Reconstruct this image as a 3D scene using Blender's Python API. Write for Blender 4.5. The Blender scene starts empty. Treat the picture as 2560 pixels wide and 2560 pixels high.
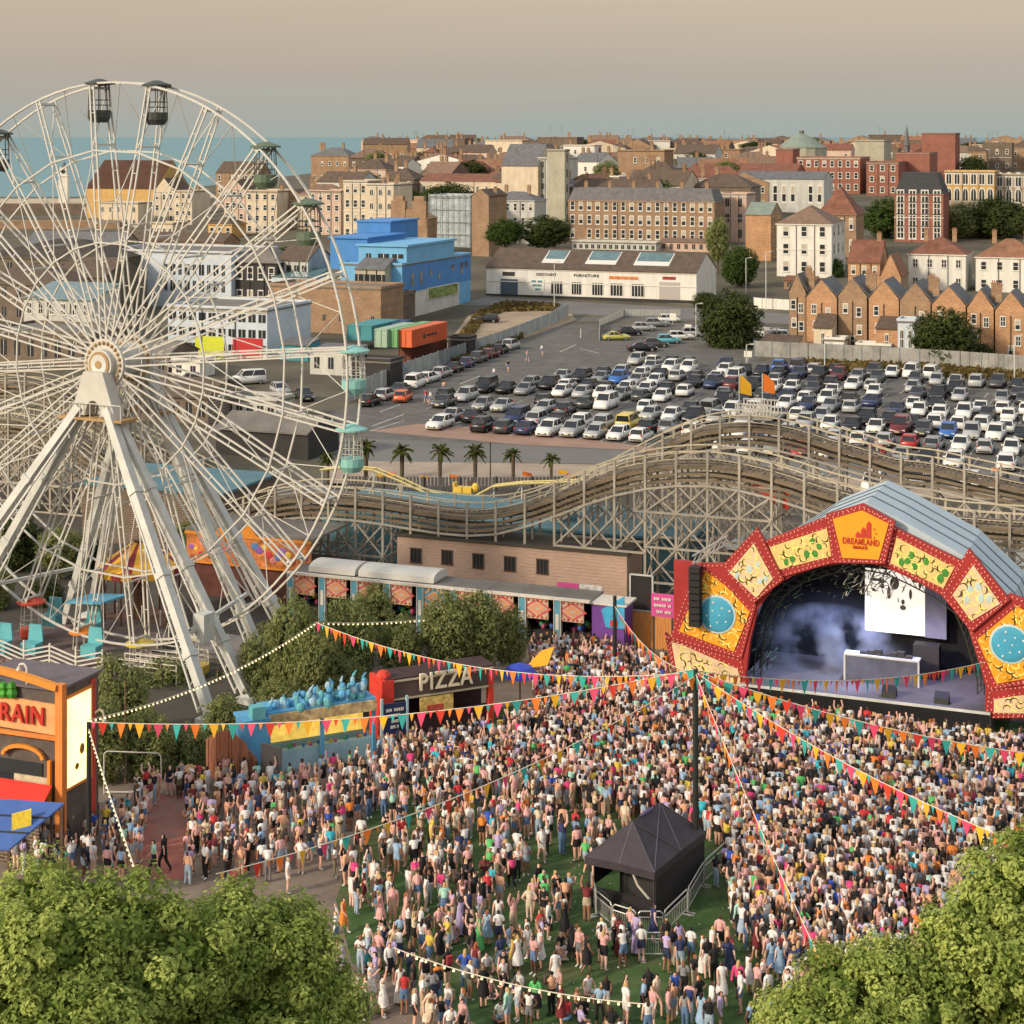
import bpy, bmesh, math, random
import numpy as np
from math import radians as R, sin, cos, pi, sqrt
from mathutils import Vector, Matrix
random.seed(11)
RNG = np.random.default_rng(11)
sc = bpy.context.scene
COL = sc.collection
# ---------------------------------------------------------------- camera
F, H, CX, CY = 4500.0, 33.0, 1280.0, 341.0        # focal length in photo pixels, eye height, horizon point
cam = bpy.data.cameras.new("camera"); camo = bpy.data.objects.new("camera", cam); COL.objects.link(camo)
camo.location = (0, 0, H); camo.rotation_euler = (R(90), 0, 0)
cam.sensor_width = 36; cam.lens = 36 * F / 2560; cam.shift_y = -(1280 - CY) / 2560
cam.clip_start = 1; cam.clip_end = 80000
sc.camera = camo
# ---------------------------------------------------------------- light
SUN_EL, SUN_AZ = R(25), R(236)                     # azimuth clockwise from +Y: low, behind and to the side of the camera
w = bpy.data.worlds.new("World"); sc.world = w; w.use_nodes = True
nt = w.node_tree; nt.nodes.clear()
def N(nt, t, **k):
    n = nt.nodes.new(t)
    for a, b in k.items(): setattr(n, a, b)
    return n
sky = N(nt, 'ShaderNodeTexSky', sky_type='NISHITA', sun_disc=False)
sky.sun_elevation = SUN_EL; sky.sun_rotation = SUN_AZ; sky.dust_density = 4; sky.air_density = 1.5
tc = N(nt, 'ShaderNodeTexCoord'); sx = N(nt, 'ShaderNodeSeparateXYZ')
mp = N(nt, 'ShaderNodeMapping'); mp.inputs['Scale'].default_value = (3, 3, 60)
nz = N(nt, 'ShaderNodeTexNoise'); nz.inputs['Scale'].default_value = 1.3; nz.inputs['Detail'].default_value = 4
mad = N(nt, 'ShaderNodeMath', operation='MULTIPLY_ADD'); mad.inputs[1].default_value = 0.036; mad.inputs[2].default_value = -0.018
add = N(nt, 'ShaderNodeMath', operation='ADD')
rp = N(nt, 'ShaderNodeValToRGB')
el = rp.color_ramp.elements
stops = [(0.0, (.325, .37, .35)), (.016, (.35, .36, .335)), (.036, (.365, .322, .285)), (.075, (.39, .305, .25)),
         (.25, (.66, .58, .50)), (.6, (.60, .60, .60)), (1.0, (.53, .56, .60))]
while len(el) < len(stops): el.new(.5)
for e, (p, c) in zip(el, stops): e.position = p; e.color = (*c, 1)
mixs = N(nt, 'ShaderNodeMix', data_type='RGBA', blend_type='ADD'); mixs.inputs[0].default_value = 1
bgs = N(nt, 'ShaderNodeBackground'); bgs.inputs[1].default_value = 0.05
bgr = N(nt, 'ShaderNodeBackground'); bgr.inputs[1].default_value = 0.80
adds = N(nt, 'ShaderNodeAddShader'); wo = N(nt, 'ShaderNodeOutputWorld')
L = nt.links.new
L(tc.outputs['Generated'], sx.inputs[0]); L(tc.outputs['Generated'], mp.inputs[0]); L(mp.outputs[0], nz.inputs[0])
L(nz.outputs[0], mad.inputs[0]); L(sx.outputs[2], add.inputs[0]); L(mad.outputs[0], add.inputs[1]); L(add.outputs[0], rp.inputs[0])
L(sky.outputs[0], bgs.inputs[0]); L(rp.outputs[0], bgr.inputs[0]); L(bgs.outputs[0], adds.inputs[0]); L(bgr.outputs[0], adds.inputs[1]); L(adds.outputs[0], wo.inputs[0])
sun = bpy.data.lights.new("sun", 'SUN'); suno = bpy.data.objects.new("sun", sun); COL.objects.link(suno)
sun.energy = 2.4; sun.angle = R(5); sun.color = (1, .85, .67)
sd = Vector((sin(SUN_AZ) * cos(SUN_EL), cos(SUN_AZ) * cos(SUN_EL), sin(SUN_EL)))
suno.rotation_euler = sd.to_track_quat('Z', 'Y').to_euler()
sc.view_settings.view_transform = 'Standard'; sc.view_settings.look = 'None'
sc.view_settings.exposure = 0.42; sc.view_settings.gamma = 1
sc.cycles.max_bounces = 5; sc.cycles.diffuse_bounces = 3; sc.cycles.glossy_bounces = 2; sc.cycles.transmission_bounces = 3
sc.cycles.volume_bounces = 0; sc.cycles.caustics_reflective = False; sc.cycles.caustics_refractive = False
sc.cycles.sample_clamp_indirect = 4; sc.cycles.volume_step_rate = 1.0; sc.cycles.volume_max_steps = 48
# ---------------------------------------------------------------- geometry of the place
A = R(21)                                          # the whole quarter is turned 21 degrees
U = Vector((cos(A), -sin(A), 0)); V = Vector((sin(A), cos(A), 0)); UP = Vector((0, 0, 1))
def sst(t): t = min(1, max(0, t)); return t * t * (3 - 2 * t)
def coast(y): return -238 + max(0, y - 1150) * .06 if y > 1000 else -260 + (y - 1000) * 1.2
def gz(x, y):
    h = 14 * sst((y - 290) / 420) * sst((x + 150) / 130) if y > 290 else 0.0
    if y > 500:
        if y > 980: h -= 12 * sst((coast(y) - x) / 70 + .5)
        if y > 2500: h -= 30 * sst((y - 2500) / 500)
    return h
def pt(px, py, D): return Vector(((px - CX) * D / F, D, H - (py - CY) * D / F))
def gnd(px, py, z0=0.0):
    lo, hi = 20.0, 3000.0
    kx, ky = (px - CX) / F, (py - CY) / F
    y = lo
    while y < hi:
        if H - ky * y <= gz(kx * y, y) + z0: break
        y += 2 if y < 400 else 6
    a, b = y - (2 if y < 402 else 6), y
    for _ in range(20):
        m = (a + b) / 2
        if H - ky * m <= gz(kx * m, m) + z0: b = m
        else: a = m
    return Vector((kx * b, b, H - ky * b))
def onplane(px, py, p0, ang=A):
    """pixel -> (distance along the plane's horizontal, z) on the vertical plane through p0 turned by ang"""
    kx, ky = (px - CX) / F, (py - CY) / F
    n = Vector((sin(ang), cos(ang), 0)); D = p0.dot(n) / (kx * n.x + n.y)
    p = Vector((kx * D, D, H - ky * D)); u = Vector((cos(ang), -sin(ang), 0))
    return ((p - p0).dot(u), p.z)
def proj(p): return (CX + F * p[0] / p[1], CY + F * (H - p[2]) / p[1])
# ---------------------------------------------------------------- materials
MATS = {}
def mat(name, c, rough=.8, var=.18, scale=1.5, metal=0, emit=0, bump=0, kind=None, c2=None, spec=.3, sc3=None):
    if name in MATS: return MATS[name]
    m = bpy.data.materials.new(name); m.use_nodes = True; t = m.node_tree; b = t.nodes['Principled BSDF']
    b.inputs['Roughness'].default_value = rough; b.inputs['Metallic'].default_value = metal
    b.inputs['Specular IOR Level'].default_value = spec
    lk = t.links.new
    co = N(t, 'ShaderNodeTexCoord'); out = None
    if kind == 'objcol':
        oi = N(t, 'ShaderNodeObjectInfo'); src = oi.outputs['Color']
    elif kind == 'attr':
        at = N(t, 'ShaderNodeAttribute', attribute_name='col'); src = at.outputs['Color']
    else: src = None
    vec = co.outputs['Object']
    if sc3:
        mpg = N(t, 'ShaderNodeMapping'); mpg.inputs['Scale'].default_value = sc3; lk(vec, mpg.inputs[0]); vec = mpg.outputs[0]
    if kind == 'brick':
        bt = N(t, 'ShaderNodeTexBrick'); bt.inputs['Color1'].default_value = (*c, 1); bt.inputs['Color2'].default_value = (*[x * .72 for x in c], 1)
        bt.inputs['Mortar'].default_value = (*(c2 or (.3, .27, .22)), 1); bt.inputs['Scale'].default_value = 1; bt.inputs['Mortar Size'].default_value = .015
        bt.inputs['Brick Width'].default_value = .45; bt.inputs['Row Height'].default_value = .16
        mpb = N(t, 'ShaderNodeMapping'); mpb.inputs['Rotation'].default_value = (R(90), 0, 0); lk(co.outputs['Object'], mpb.inputs[0]); lk(mpb.outputs[0], bt.inputs[0]); src = bt.outputs[0]
    if src is None and kind != 'wave':
        rgb = N(t, 'ShaderNodeRGB'); rgb.outputs[0].default_value = (*c, 1); src = rgb.outputs[0]
    if kind == 'wave':
        wv = N(t, 'ShaderNodeTexWave', bands_direction='Z' if c2 is None or len(c2) == 3 else c2[3]); wv.inputs['Scale'].default_value = scale; wv.inputs['Distortion'].default_value = 1.2
        lk(co.outputs['Object'], wv.inputs[0]); r = N(t, 'ShaderNodeValToRGB'); r.color_ramp.elements[0].color = (*[x * .55 for x in c], 1); r.color_ramp.elements[1].color = (*c, 1)
        r.color_ramp.elements[1].position = .35; lk(wv.outputs[0], r.inputs[0]); src = r.outputs[0]
    if var:
        n1 = N(t, 'ShaderNodeTexNoise'); n1.inputs['Scale'].default_value = scale; n1.inputs['Detail'].default_value = 6; n1.inputs['Roughness'].default_value = .65
        lk(vec, n1.inputs[0])
        mr = N(t, 'ShaderNodeMapRange'); mr.inputs[1].default_value = .28; mr.inputs[2].default_value = .72; mr.inputs[3].default_value = 1 - var; mr.inputs[4].default_value = 1 + var
        lk(n1.outputs[0], mr.inputs[0])
        mx = N(t, 'ShaderNodeVectorMath', operation='SCALE'); lk(src, mx.inputs[0]); lk(mr.outputs[0], mx.inputs['Scale']); src = mx.outputs[0]
        if bump:
            bp = N(t, 'ShaderNodeBump'); bp.inputs['Strength'].default_value = bump; bp.inputs['Distance'].default_value = .05; lk(n1.outputs[0], bp.inputs['Height']); lk(bp.outputs[0], b.inputs['Normal'])
    if kind == 'patch':
        n2 = N(t, 'ShaderNodeTexNoise'); n2.inputs['Scale'].default_value = .22; n2.inputs['Detail'].default_value = 7; n2.inputs['Roughness'].default_value = .7; lk(vec, n2.inputs[0])
        r2 = N(t, 'ShaderNodeMapRange'); r2.inputs[1].default_value = .50; r2.inputs[2].default_value = .68; lk(n2.outputs[0], r2.inputs[0])
        mc = N(t, 'ShaderNodeMix', data_type='RGBA'); lk(r2.outputs[0], mc.inputs[0]); lk(src, mc.inputs[6]); mc.inputs[7].default_value = (*c2, 1); src = mc.outputs[2]
    lk(src, b.inputs['Base Color'])
    if emit:
        lk(src, b.inputs['Emission Color']); b.inputs['Emission Strength'].default_value = emit
    MATS[name] = m; return m
def leafmat(name, c, c2):
    m = bpy.data.materials.new(name); m.use_nodes = True; t = m.node_tree; t.nodes.clear(); lk = t.links.new
    at = N(t, 'ShaderNodeAttribute', attribute_name='tint'); r = N(t, 'ShaderNodeValToRGB')
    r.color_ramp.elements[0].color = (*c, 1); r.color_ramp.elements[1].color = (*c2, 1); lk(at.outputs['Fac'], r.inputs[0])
    d = N(t, 'ShaderNodeBsdfDiffuse'); tr = N(t, 'ShaderNodeBsdfTranslucent'); mi = N(t, 'ShaderNodeMixShader'); mi.inputs[0].default_value = .38
    o = N(t, 'ShaderNodeOutputMaterial'); lk(r.outputs[0], d.inputs[0]); lk(r.outputs[0], tr.inputs[0]); lk(d.outputs[0], mi.inputs[1]); lk(tr.outputs[0], mi.inputs[2]); lk(mi.outputs[0], o.inputs[0])
    return m
# ---------------------------------------------------------------- mesh builder
class MB:
    def __init__(s): s.v = []; s.f = []; s.m = []
    def add(s, vs, fs, m=0):
        o = len(s.v); s.v += [tuple(v) for v in vs]; s.f += [tuple(i + o for i in f) for f in fs]; s.m += [m] * len(fs); return s
    def box(s, x0, x1, y0, y1, z0, z1, m=0):
        return s.add([(x0, y0, z0), (x1, y0, z0), (x1, y1, z0), (x0, y1, z0), (x0, y0, z1), (x1, y0, z1), (x1, y1, z1), (x0, y1, z1)],
                     [(0, 3, 2, 1), (4, 5, 6, 7), (0, 1, 5, 4), (1, 2, 6, 5), (2, 3, 7, 6), (3, 0, 4, 7)], m)
    def bar(s, a, b, w, h=None, m=0, up=UP):
        a, b = Vector(a), Vector(b); d = (b - a)
        if d.length < 1e-6: return s
        d.normalize(); h = h or w; x = d.cross(up)
        if x.length < 1e-3: x = d.cross(Vector((0, 1, 0)))
        x.normalize(); y = x.cross(d); x *= w / 2; y *= h / 2
        return s.add([a - x - y, a + x - y, a + x + y, a - x + y, b - x - y, b + x - y, b + x + y, b - x + y],
                     [(0, 1, 2, 3), (7, 6, 5, 4), (0, 4, 5, 1), (1, 5, 6, 2), (2, 6, 7, 3), (3, 7, 4, 0)], m)
    def tube(s, a, b, r, n=6, m=0, r2=None):
        a, b = Vector(a), Vector(b); d = (b - a)
        if d.length < 1e-6: return s
        d.normalize(); r2 = r if r2 is None else r2
        x = d.cross(UP)
        if x.length < 1e-3: x = Vector((1, 0, 0))
        x.normalize(); y = d.cross(x); vs = []
        for p, q in ((a, r), (b, r2)):
            for i in range(n): t = 2 * pi * i / n; vs.append(p + x * (cos(t) * q) + y * (sin(t) * q))
        return s.add(vs, [(i, (i + 1) % n, n + (i + 1) % n, n + i) for i in range(n)] + [tuple(range(n))[::-1], tuple(range(n, 2 * n))], m)
    def path(s, pts, r, n=5, m=0):
        for a, b in zip(pts, pts[1:]): s.tube(a, b, r, n, m)
        return s
    def prism(s, pts, vec, m=0, mside=None):
        n = len(pts); vec = Vector(vec); pts = [Vector(p) for p in pts]
        s.add(pts + [p + vec for p in pts], [tuple(range(n)), tuple(range(2 * n - 1, n - 1, -1))], m)
        o = len(s.v) - 2 * n; s.f += [(o + i, o + n + i, o + n + (i + 1) % n, o + (i + 1) % n) for i in range(n)]; s.m += [m if mside is None else mside] * n
        return s
    def ball(s, c, r, m=0, n=6, k=4, sq=(1, 1, 1)):
        vs = [(c[0], c[1], c[2] + r * sq[2])]
        for j in range(1, k):
            for i in range(n):
                a, b = pi * j / k, 2 * pi * i / n; vs.append((c[0] + r * sq[0] * sin(a) * cos(b), c[1] + r * sq[1] * sin(a) * sin(b), c[2] + r * sq[2] * cos(a)))
        vs.append((c[0], c[1], c[2] - r * sq[2])); fs = [(0, 1 + i, 1 + (i + 1) % n) for i in range(n)]
        for j in range(k - 2):
            for i in range(n): a = 1 + j * n; fs.append((a + i, a + n + i, a + n + (i + 1) % n, a + (i + 1) % n))
        a = 1 + (k - 2) * n; fs += [(a + i, len(vs) - 1, a + (i + 1) % n) for i in range(n)]
        return s.add(vs, fs, m)
    def mesh(s, name, mats, smooth=False):
        me = bpy.data.meshes.new(name); me.from_pydata(s.v, [], s.f)
        for m in (mats if isinstance(mats, (list, tuple)) else [mats]): me.materials.append(m)
        me.polygons.foreach_set('material_index', s.m)
        if smooth: me.polygons.foreach_set('use_smooth', [True] * len(s.f))
        bm = bmesh.new(); bm.from_mesh(me); bmesh.ops.recalc_face_normals(bm, faces=bm.faces); bm.to_mesh(me); bm.free()
        return me
    def build(s, name, mats, parent=None, loc=None, rz=None, smooth=False):
        return link(name, s.mesh(name, mats, smooth), parent, loc, rz)
def link(name, me, parent=None, loc=None, rz=None, color=None, scale=None):
    o = bpy.data.objects.new(name, me); COL.objects.link(o)
    if parent is not None: o.parent = parent
    if loc is not None: o.location = loc
    if rz is not None: o.rotation_euler = (0, 0, rz)
    if color is not None: o.color = (*color, 1)
    if scale is not None: o.scale = scale
    return o
LABELS = set()
def tag(o, label, cat, group=None, kind=None):
    if label:
        k = label.lower()
        if k in LABELS and not group: print("DUP LABEL", label)
        LABELS.add(k); o['label'] = label
    if cat: o['category'] = cat
    if group: o['group'] = group
    if kind: o['kind'] = kind
    return o
def thing(name, label, cat, loc, rz=-A, group=None):
    o = bpy.data.objects.new(name, None); COL.objects.link(o); o.location = loc; o.rotation_euler = (0, 0, rz); o.empty_display_size = .1
    return tag(o, label, cat, group)
def struct(name, mb, m): return tag(mb.build(name, m), None, None, None, 'structure')
def marks(width, h, m, parent, loc, seed=1):
    """a line of lettering too small to read in the photo: a row of short strokes"""
    rg = random.Random(seed); b = MB(); x = -width / 2
    while x < width / 2:
        w_ = h * rg.uniform(.35, .75)
        if rg.random() < .86: b.box(x, min(x + w_, width / 2), -.02, .02, -h / 2 * rg.uniform(.8, 1), h / 2); b.box(x, min(x + w_ * .35, width / 2), -.02, .019, -h / 2, h / 2 * .9)
        x += w_ * 1.3
    return b.build('lettering', m, parent, loc)
def text_mesh(body, size, depth, m, name='lettering', parent=None, loc=(0, 0, 0), rz=0, width=None, sx=1):
    cu = bpy.data.curves.new(name, 'FONT'); cu.body = body; cu.size = size; cu.extrude = depth / 2; cu.align_x = 'CENTER'; cu.align_y = 'CENTER'; cu.offset = size * .012; cu.resolution_u = 3; cu.space_character = 1.12
    o = bpy.data.objects.new(name, cu); COL.objects.link(o)
    dg = bpy.context.evaluated_depsgraph_get(); me = bpy.data.meshes.new_from_object(o.evaluated_get(dg)); bpy.data.objects.remove(o)
    rot = Matrix.Rotation(R(90), 4, 'X'); me.transform(rot)
    xs = [v.co.x for v in me.vertices]; wd = max(xs) - min(xs)
    if width: me.transform(Matrix.Diagonal((width / wd, 1, 1, 1)))
    me.materials.clear(); me.materials.append(m)
    return link(name, me, parent, loc, rz)
# ---------------------------------------------------------------- palettes
WHITE = mat('white paint', (.66, .64, .58), .6, .16, .9, sc3=(1, 1, .22)); CREAM = mat('cream render', (.58, .49, .36), .85, .22, .7, sc3=(1, 1, .22))
PINKC = mat('pink render', (.52, .38, .30), .85, .22, .7, sc3=(1, 1, .22)); PALE = mat('pale grey render', (.48, .48, .44), .85, .24, .7, sc3=(1, 1, .22))
BRICK = mat('brown brick', (.34, .20, .105), .9, .25, .35, kind='brick'); REDB = mat('red brick', (.30, .075, .045), .9, .2, .3, kind='brick')
GING = mat('ginger brick', (.52, .265, .12), .9, .22, .35, kind='brick'); DKB = mat('dark brick', (.13, .085, .06), .9, .25, .35, kind='brick')
OCHRE = mat('ochre render', (.52, .33, .12), .85, .15, .5); BLUEW = mat('blue cladding', (.055, .21, .50), .55, .12, .4)
LBLUE = mat('light blue cladding', (.14, .38, .62), .55, .12, .4); WBLUE = mat('bluish white render', (.50, .56, .62), .8, .14, .4)
BLACKW = mat('black boarding', (.035, .033, .033), .7, .2, .8)
SLATE = mat('grey slate', (.13, .13, .135), .75, .3, .9); BSLATE = mat('brown slate', (.105, .075, .055), .85, .3, .8); TILE = mat('red tile', (.185, .080, .052), .85, .35, .5)
OTILE = mat('orange tile', (.235, .118, .068), .85, .35, .5); FELT = mat('grey felt', (.17, .155, .135), .9, .25, .4); TANT = mat('tan tile', (.19, .125, .088), .85, .25, .8)
COPPER = mat('green grey roof', (.20, .24, .20), .7, .2, .6); CONC = mat('concrete', (.38, .36, .28), .9, .2, .3)
GLASS = mat('window glass', (.03, .035, .04), .12, .1, .3, spec=.6); GLASSB = mat('skylight glass', (.10, .17, .18), .2, .3, .8, spec=.5)
FRAME = mat('white window frame', (.62, .60, .54), .6, 0); DARKF = mat('dark frame', (.04, .04, .04), .6, 0)
BLIND = mat('pale blind', (.42, .38, .30), .8, .1); POT = mat('chimney pot', (.36, .16, .09), .9, .1)
def wnd(style):
    b = MB()
    if style == 'arch':
        n = 9; arc = [(.5 * cos(pi * i / (n - 1)), 0, .62 + .38 * sin(pi * i / (n - 1))) for i in range(n)]
        b.prism([(-.5, .02, 0), (.5, .02, 0)] + [(x, .02, z) for x, _, z in arc], (0, -.10, 0), 0)
        b.prism([(-.33, -.085, .08), (.33, -.085, .08)] + [(x * .66, -.085, .08 + (z - .08) * .9) for x, _, z in arc], (0, -.02, 0), 1)
        b.box(-.04, .04, -.115, -.106, .08, .9, 0)
    elif style == 'dark':
        b.box(-.5, .5, -.035, .02, 0, 1, 1); b.box(-.03, .03, -.045, -.036, 0, 1, 0)
    elif style == 'shop':
        b.box(-.5, .5, -.06, .02, 0, 1, 1)
        for x in (-.5, -.27, -.02, .21, .46): b.box(x, x + .04, -.09, -.061, 0, 1, 0)
    else:
        b.box(-.5, .5, -.06, .02, -.06, 1.05, 0); b.box(-.36, .36, -.08, -.061, .06, .48, 1); b.box(-.36, .36, -.075, -.061, .54, .95, 2 if style == 'blind' else 1)
        b.box(-.58, .58, -.14, -.061, -.08, -.02, 0)
        if style == 'two': b.box(-.05, .05, -.09, -.081, .06, .95, 0)
    return b.mesh('window', [FRAME, GLASS, BLIND])
WND = {k: wnd(k) for k in ('sash', 'blind', 'two', 'arch', 'dark', 'shop')}
CHIM = MB().box(-.5, .5, -.3, .3, -1.2, 1.5, 0).box(-.58, .58, -.38, .38, 1.5, 1.68, 0)
for i in (-.32, 0, .32): CHIM.tube((i, 0, 1.68), (i, 0, 2.1), .1, 6, 1)
CHIMS = {}
def chimney(parent, x, y, z, m=BRICK, s=1):
    if m.name not in CHIMS: CHIMS[m.name] = CHIM.mesh('chimney', [m, POT])
    link('chimney', CHIMS[m.name], parent, (x, y, z), None, None, (s, s, s))
def windows(root, w, h, rows, cols, style='sash', ww=1.0, wh=None, y=0, z0=0, x0=None, x1=None, side=None, skip=0):
    """rows x cols of window objects on the facade (y=0, facing -y) or on the x=side wall"""
    x0 = 0 if x0 is None else x0; x1 = w if x1 is None else x1; fh = (h - z0) / rows; wh = wh or fh * .52
    for r in range(rows):
        for c in range(cols):
            if cols > 3 and style in ('sash', 'two') and random.random() < .05: continue
            if skip and random.random() < skip: continue
            x = x0 + (x1 - x0) * (c + .5) / cols; z = z0 + r * fh + fh * .28
            st = 'blind' if style == 'sash' and random.random() < .3 else style
            if side is None: link('window', WND[st], root, (x, y - .004, z), 0, None, (ww, 1, wh))
            else: link('window', WND[st], root, (side + .004, x, z), pi / 2, None, (ww, 1, wh))
def roofmesh(kind, w, d, h, rise, m, mw=None, o=.3):
    b = MB(); e = .18; mats = [m, mw or m]
    if kind == 'flat':
        b.box(-.15, w + .15, -.15, d + .15, h, h + .25, 0); t = .35
        b.box(-.15, w + .15, -.15, .2, h + .25, h + .25 + t, 1).box(-.15, w + .15, d - .2, d + .15, h + .25, h + .25 + t, 1)
        b.box(-.15, .2, .2, d - .2, h + .25, h + .25 + t, 1).box(w - .2, w + .15, .2, d - .2, h + .25, h + .25 + t, 1)
    elif kind == 'gable':                                     # ridge along x
        b.prism([(-.1, -o, h - .1), (-.1, d / 2, h + rise), (-.1, d / 2, h + rise + e), (-.1, -o, h - .1 + e)], (w + .2, 0, 0), 0)
        b.prism([(-.1, d + o, h - .1), (-.1, d / 2 + .01, h + rise), (-.1, d / 2 + .01, h + rise + e), (-.1, d + o, h - .1 + e)], (w + .2, 0, 0), 0)
        b.prism([(0.01, .02, h - .02), (0.01, d - .02, h - .02), (0.01, d / 2, h + rise - .05)], (w - .02, 0, 0), 1)
    elif kind == 'front':                                     # ridge along y, gable towards the viewer
        b.prism([(-o, .12, h - .1), (w / 2, .12, h + rise), (w / 2, .12, h + rise + e), (-o, .12, h - .1 + e)], (0, d, 0), 0)
        b.prism([(w + o, .12, h - .1), (w / 2 + .01, .12, h + rise), (w / 2 + .01, .12, h + rise + e), (w + o, .12, h - .1 + e)], (0, d, 0), 0)
        b.prism([(.02, .006, h - .02), (w - .02, .006, h - .02), (w / 2, .006, h + rise + .1)], (0, d - .02, 0), 1)
    elif kind == 'hip':
        k = min(w, d) / 2; P = [(-o, -o, h), (w + o, -o, h), (w + o, d + o, h), (-o, d + o, h)]
        if w >= d: q = [(k, d / 2, h + rise), (w - k + .01, d / 2, h + rise)]; fs = [(0, 1, 5, 4), (1, 2, 5), (2, 3, 4, 5), (3, 0, 4)]
        else: q = [(w / 2, k, h + rise), (w / 2, d - k + .01, h + rise)]; fs = [(0, 1, 4), (1, 2, 5, 4), (2, 3, 5), (3, 0, 4, 5)]
        b.add(P + q, fs + [(3, 2, 1, 0)], 0); b.box(-o, w + o, -o, d + o, h - .2, h - .004, 1)
    elif kind == 'mansard':
        k = rise * .35; b.add([(0, 0, h), (w, 0, h), (w, d, h), (0, d, h), (k, k, h + rise), (w - k, k, h + rise), (w - k, d - k, h + rise), (k, d - k, h + rise)],
                              [(0, 1, 5, 4), (1, 2, 6, 5), (2, 3, 7, 6), (3, 0, 4, 7), (4, 5, 6, 7)], 0); b.box(-.2, w + .2, -.2, d + .2, h - .3, h - .004, 1)
    elif kind == 'mono':                                      # low at the front
        b.prism([(-.1, -o, h - .1), (-.1, d, h + rise), (-.1, d, h + rise + e), (-.1, -o, h - .1 + e)], (w + .2, 0, 0), 0)
        b.prism([(.01, .02, h - .02), (.01, d - .02, h - .02), (.01, d - .02, h + rise - .05)], (w - .02, 0, 0), 1)
    return b.mesh('roof', mats)
def building(name, label, pl, pr, pyt, pyb, wall, roof='flat', rm=None, rise=2.5, depth=9, pside=None, rows=0, cols=0, style='sash', ww=1.0, wh=None, z0=0,
             chim=0, chm=BRICK, srows=0, scols=0, group=None, cat='house', ang=A, base=None, trim=None):
    P = gnd(pl, pyb) if base is None else base
    kx = (pr - CX) / F; s = (kx * P.y - P.x) / (cos(ang) + kx * sin(ang))
    if pside is not None:
        C = P + Vector((cos(ang), -sin(ang), 0)) * s; kx = (pside - CX) / F; depth = max(4, min(60, (kx * C.y - C.x) / (sin(ang) - kx * cos(ang))))
    h = H - (pyt - CY) * P.y / F - P.z
    r = thing(name, label, cat, P, -ang, group)
    b = MB().box(0, s, 0, depth, -4, h, 0)
    b.build('wall', [wall], r)
    ro = link('roof', roofmesh(roof, s, depth, h, rise, rm or FELT, wall), r)
    if trim: MB().box(-.1, s + .1, -.12, -.006, h - .35, h - .05).box(-.08, s + .08, -.1, -.006, h * .5, h * .5 + .2).build('cornice', trim, r)
    for i in range(chim):
        t = (i + .5) / chim if chim > 1 else .85
        chimney(ro, s * t, depth * .5, h + (rise if roof in ('gable', 'hip', 'mansard') else .3), chm, .9)
    if rows >= 2 and h > 6:
        for k in range(1, 3): x_ = s * k / 3 + .3; b.__init__(); b.tube((x_, -.12, 0), (x_, -.12, h), .07, 5); b.build('drainpipe', DARKF, r)
        if not trim: MB().box(-.05, s + .05, -.10, -.006, h - .25, h - .02).build('cornice', CONC, r)
    if rows: windows(r, s, h, rows, cols, style, ww, wh, z0=z0)
    if srows: windows(r, depth, h, srows, scols, style, ww, wh, z0=z0, side=s)
    return r, s, depth, h
# ---------------------------------------------------------------- the ground
def grid_axis(stops):
    out = []
    for (a, b, n) in stops: out += [a + (b - a) * i / n for i in range(n)]
    return out + [stops[-1][1]]
gxs = grid_axis([(-900, -300, 12), (-300, 60, 60), (60, 400, 20), (400, 2500, 12)]); gys = grid_axis([(5, 290, 6), (290, 720, 40), (720, 1500, 60), (1500, 3000, 20), (3000, 3200, 2)])
b = MB(); nx = len(gxs)
b.add([(x, y, gz(x, y)) for y in gys for x in gxs], [(j * nx + i, j * nx + i + 1, (j + 1) * nx + i + 1, (j + 1) * nx + i) for j in range(len(gys) - 1) for i in range(nx - 1)])
struct('ground', b, mat('town ground', (.10, .088, .06), .95, .45, .06))
SEA = mat('sea water', (.13, .25, .275), .6, .26, .009, spec=.3, sc3=(1, 6, 1))
b = MB().add([(-30000, 700, -4), (30000, 700, -4), (30000, 70000, -4), (-30000, 70000, -4)], [(0, 1, 2, 3)]); struct('sea', b, SEA)
def sheet(name, pts, off, m, px=True, sub=0, kind='structure'):
    g = [gnd(*p) for p in pts] if px else [Vector((p[0], p[1], 0)) for p in pts]
    bm = bmesh.new(); f = bm.faces.new([bm.verts.new((p.x, p.y, 0)) for p in g]); f.normal_update()
    bmesh.ops.triangulate(bm, faces=[f])
    if sub: bmesh.ops.subdivide_edges(bm, edges=bm.edges, cuts=sub, use_grid_fill=True)
    for v in bm.verts: v.co.z = gz(v.co.x, v.co.y) + off
    bmesh.ops.recalc_face_normals(bm, faces=bm.faces)
    me = bpy.data.meshes.new(name); bm.to_mesh(me); bm.free(); me.materials.append(m)
    o = link(name, me); tag(o, None, None, None, kind); return o
TARM = mat('park tarmac', (.21, .165, .13), .95, .3, .5, kind='patch', c2=(.13, .10, .08)); GRASS = mat('artificial grass', (.05, .10, .028), .95, .38, 1.6, kind='patch', c2=(.115, .12, .05))
ASPH = mat('car park asphalt', (.112, .105, .096), .9, .3, .5, kind='patch', c2=(.15, .138, .12)); BRK = mat('brick paving', (.30, .19, .145), .9, .2, .3); ROADG = mat('road asphalt', (.155, .15, .14), .9, .15, .1)
EARTH = mat('bare earth', (.33, .25, .17), .95, .3, .12); DARKG = mat('dark yard', (.07, .062, .05), .95, .35, .25); REDP = mat('red lit path', (.33, .12, .09), .9, .35, .8, kind='patch', c2=(.24, .15, .12))
sheet('park_ground', [(-45, 40), (45, 40), (45, 118), (8, 132), (-45, 140)], .004, TARM, False)
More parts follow.
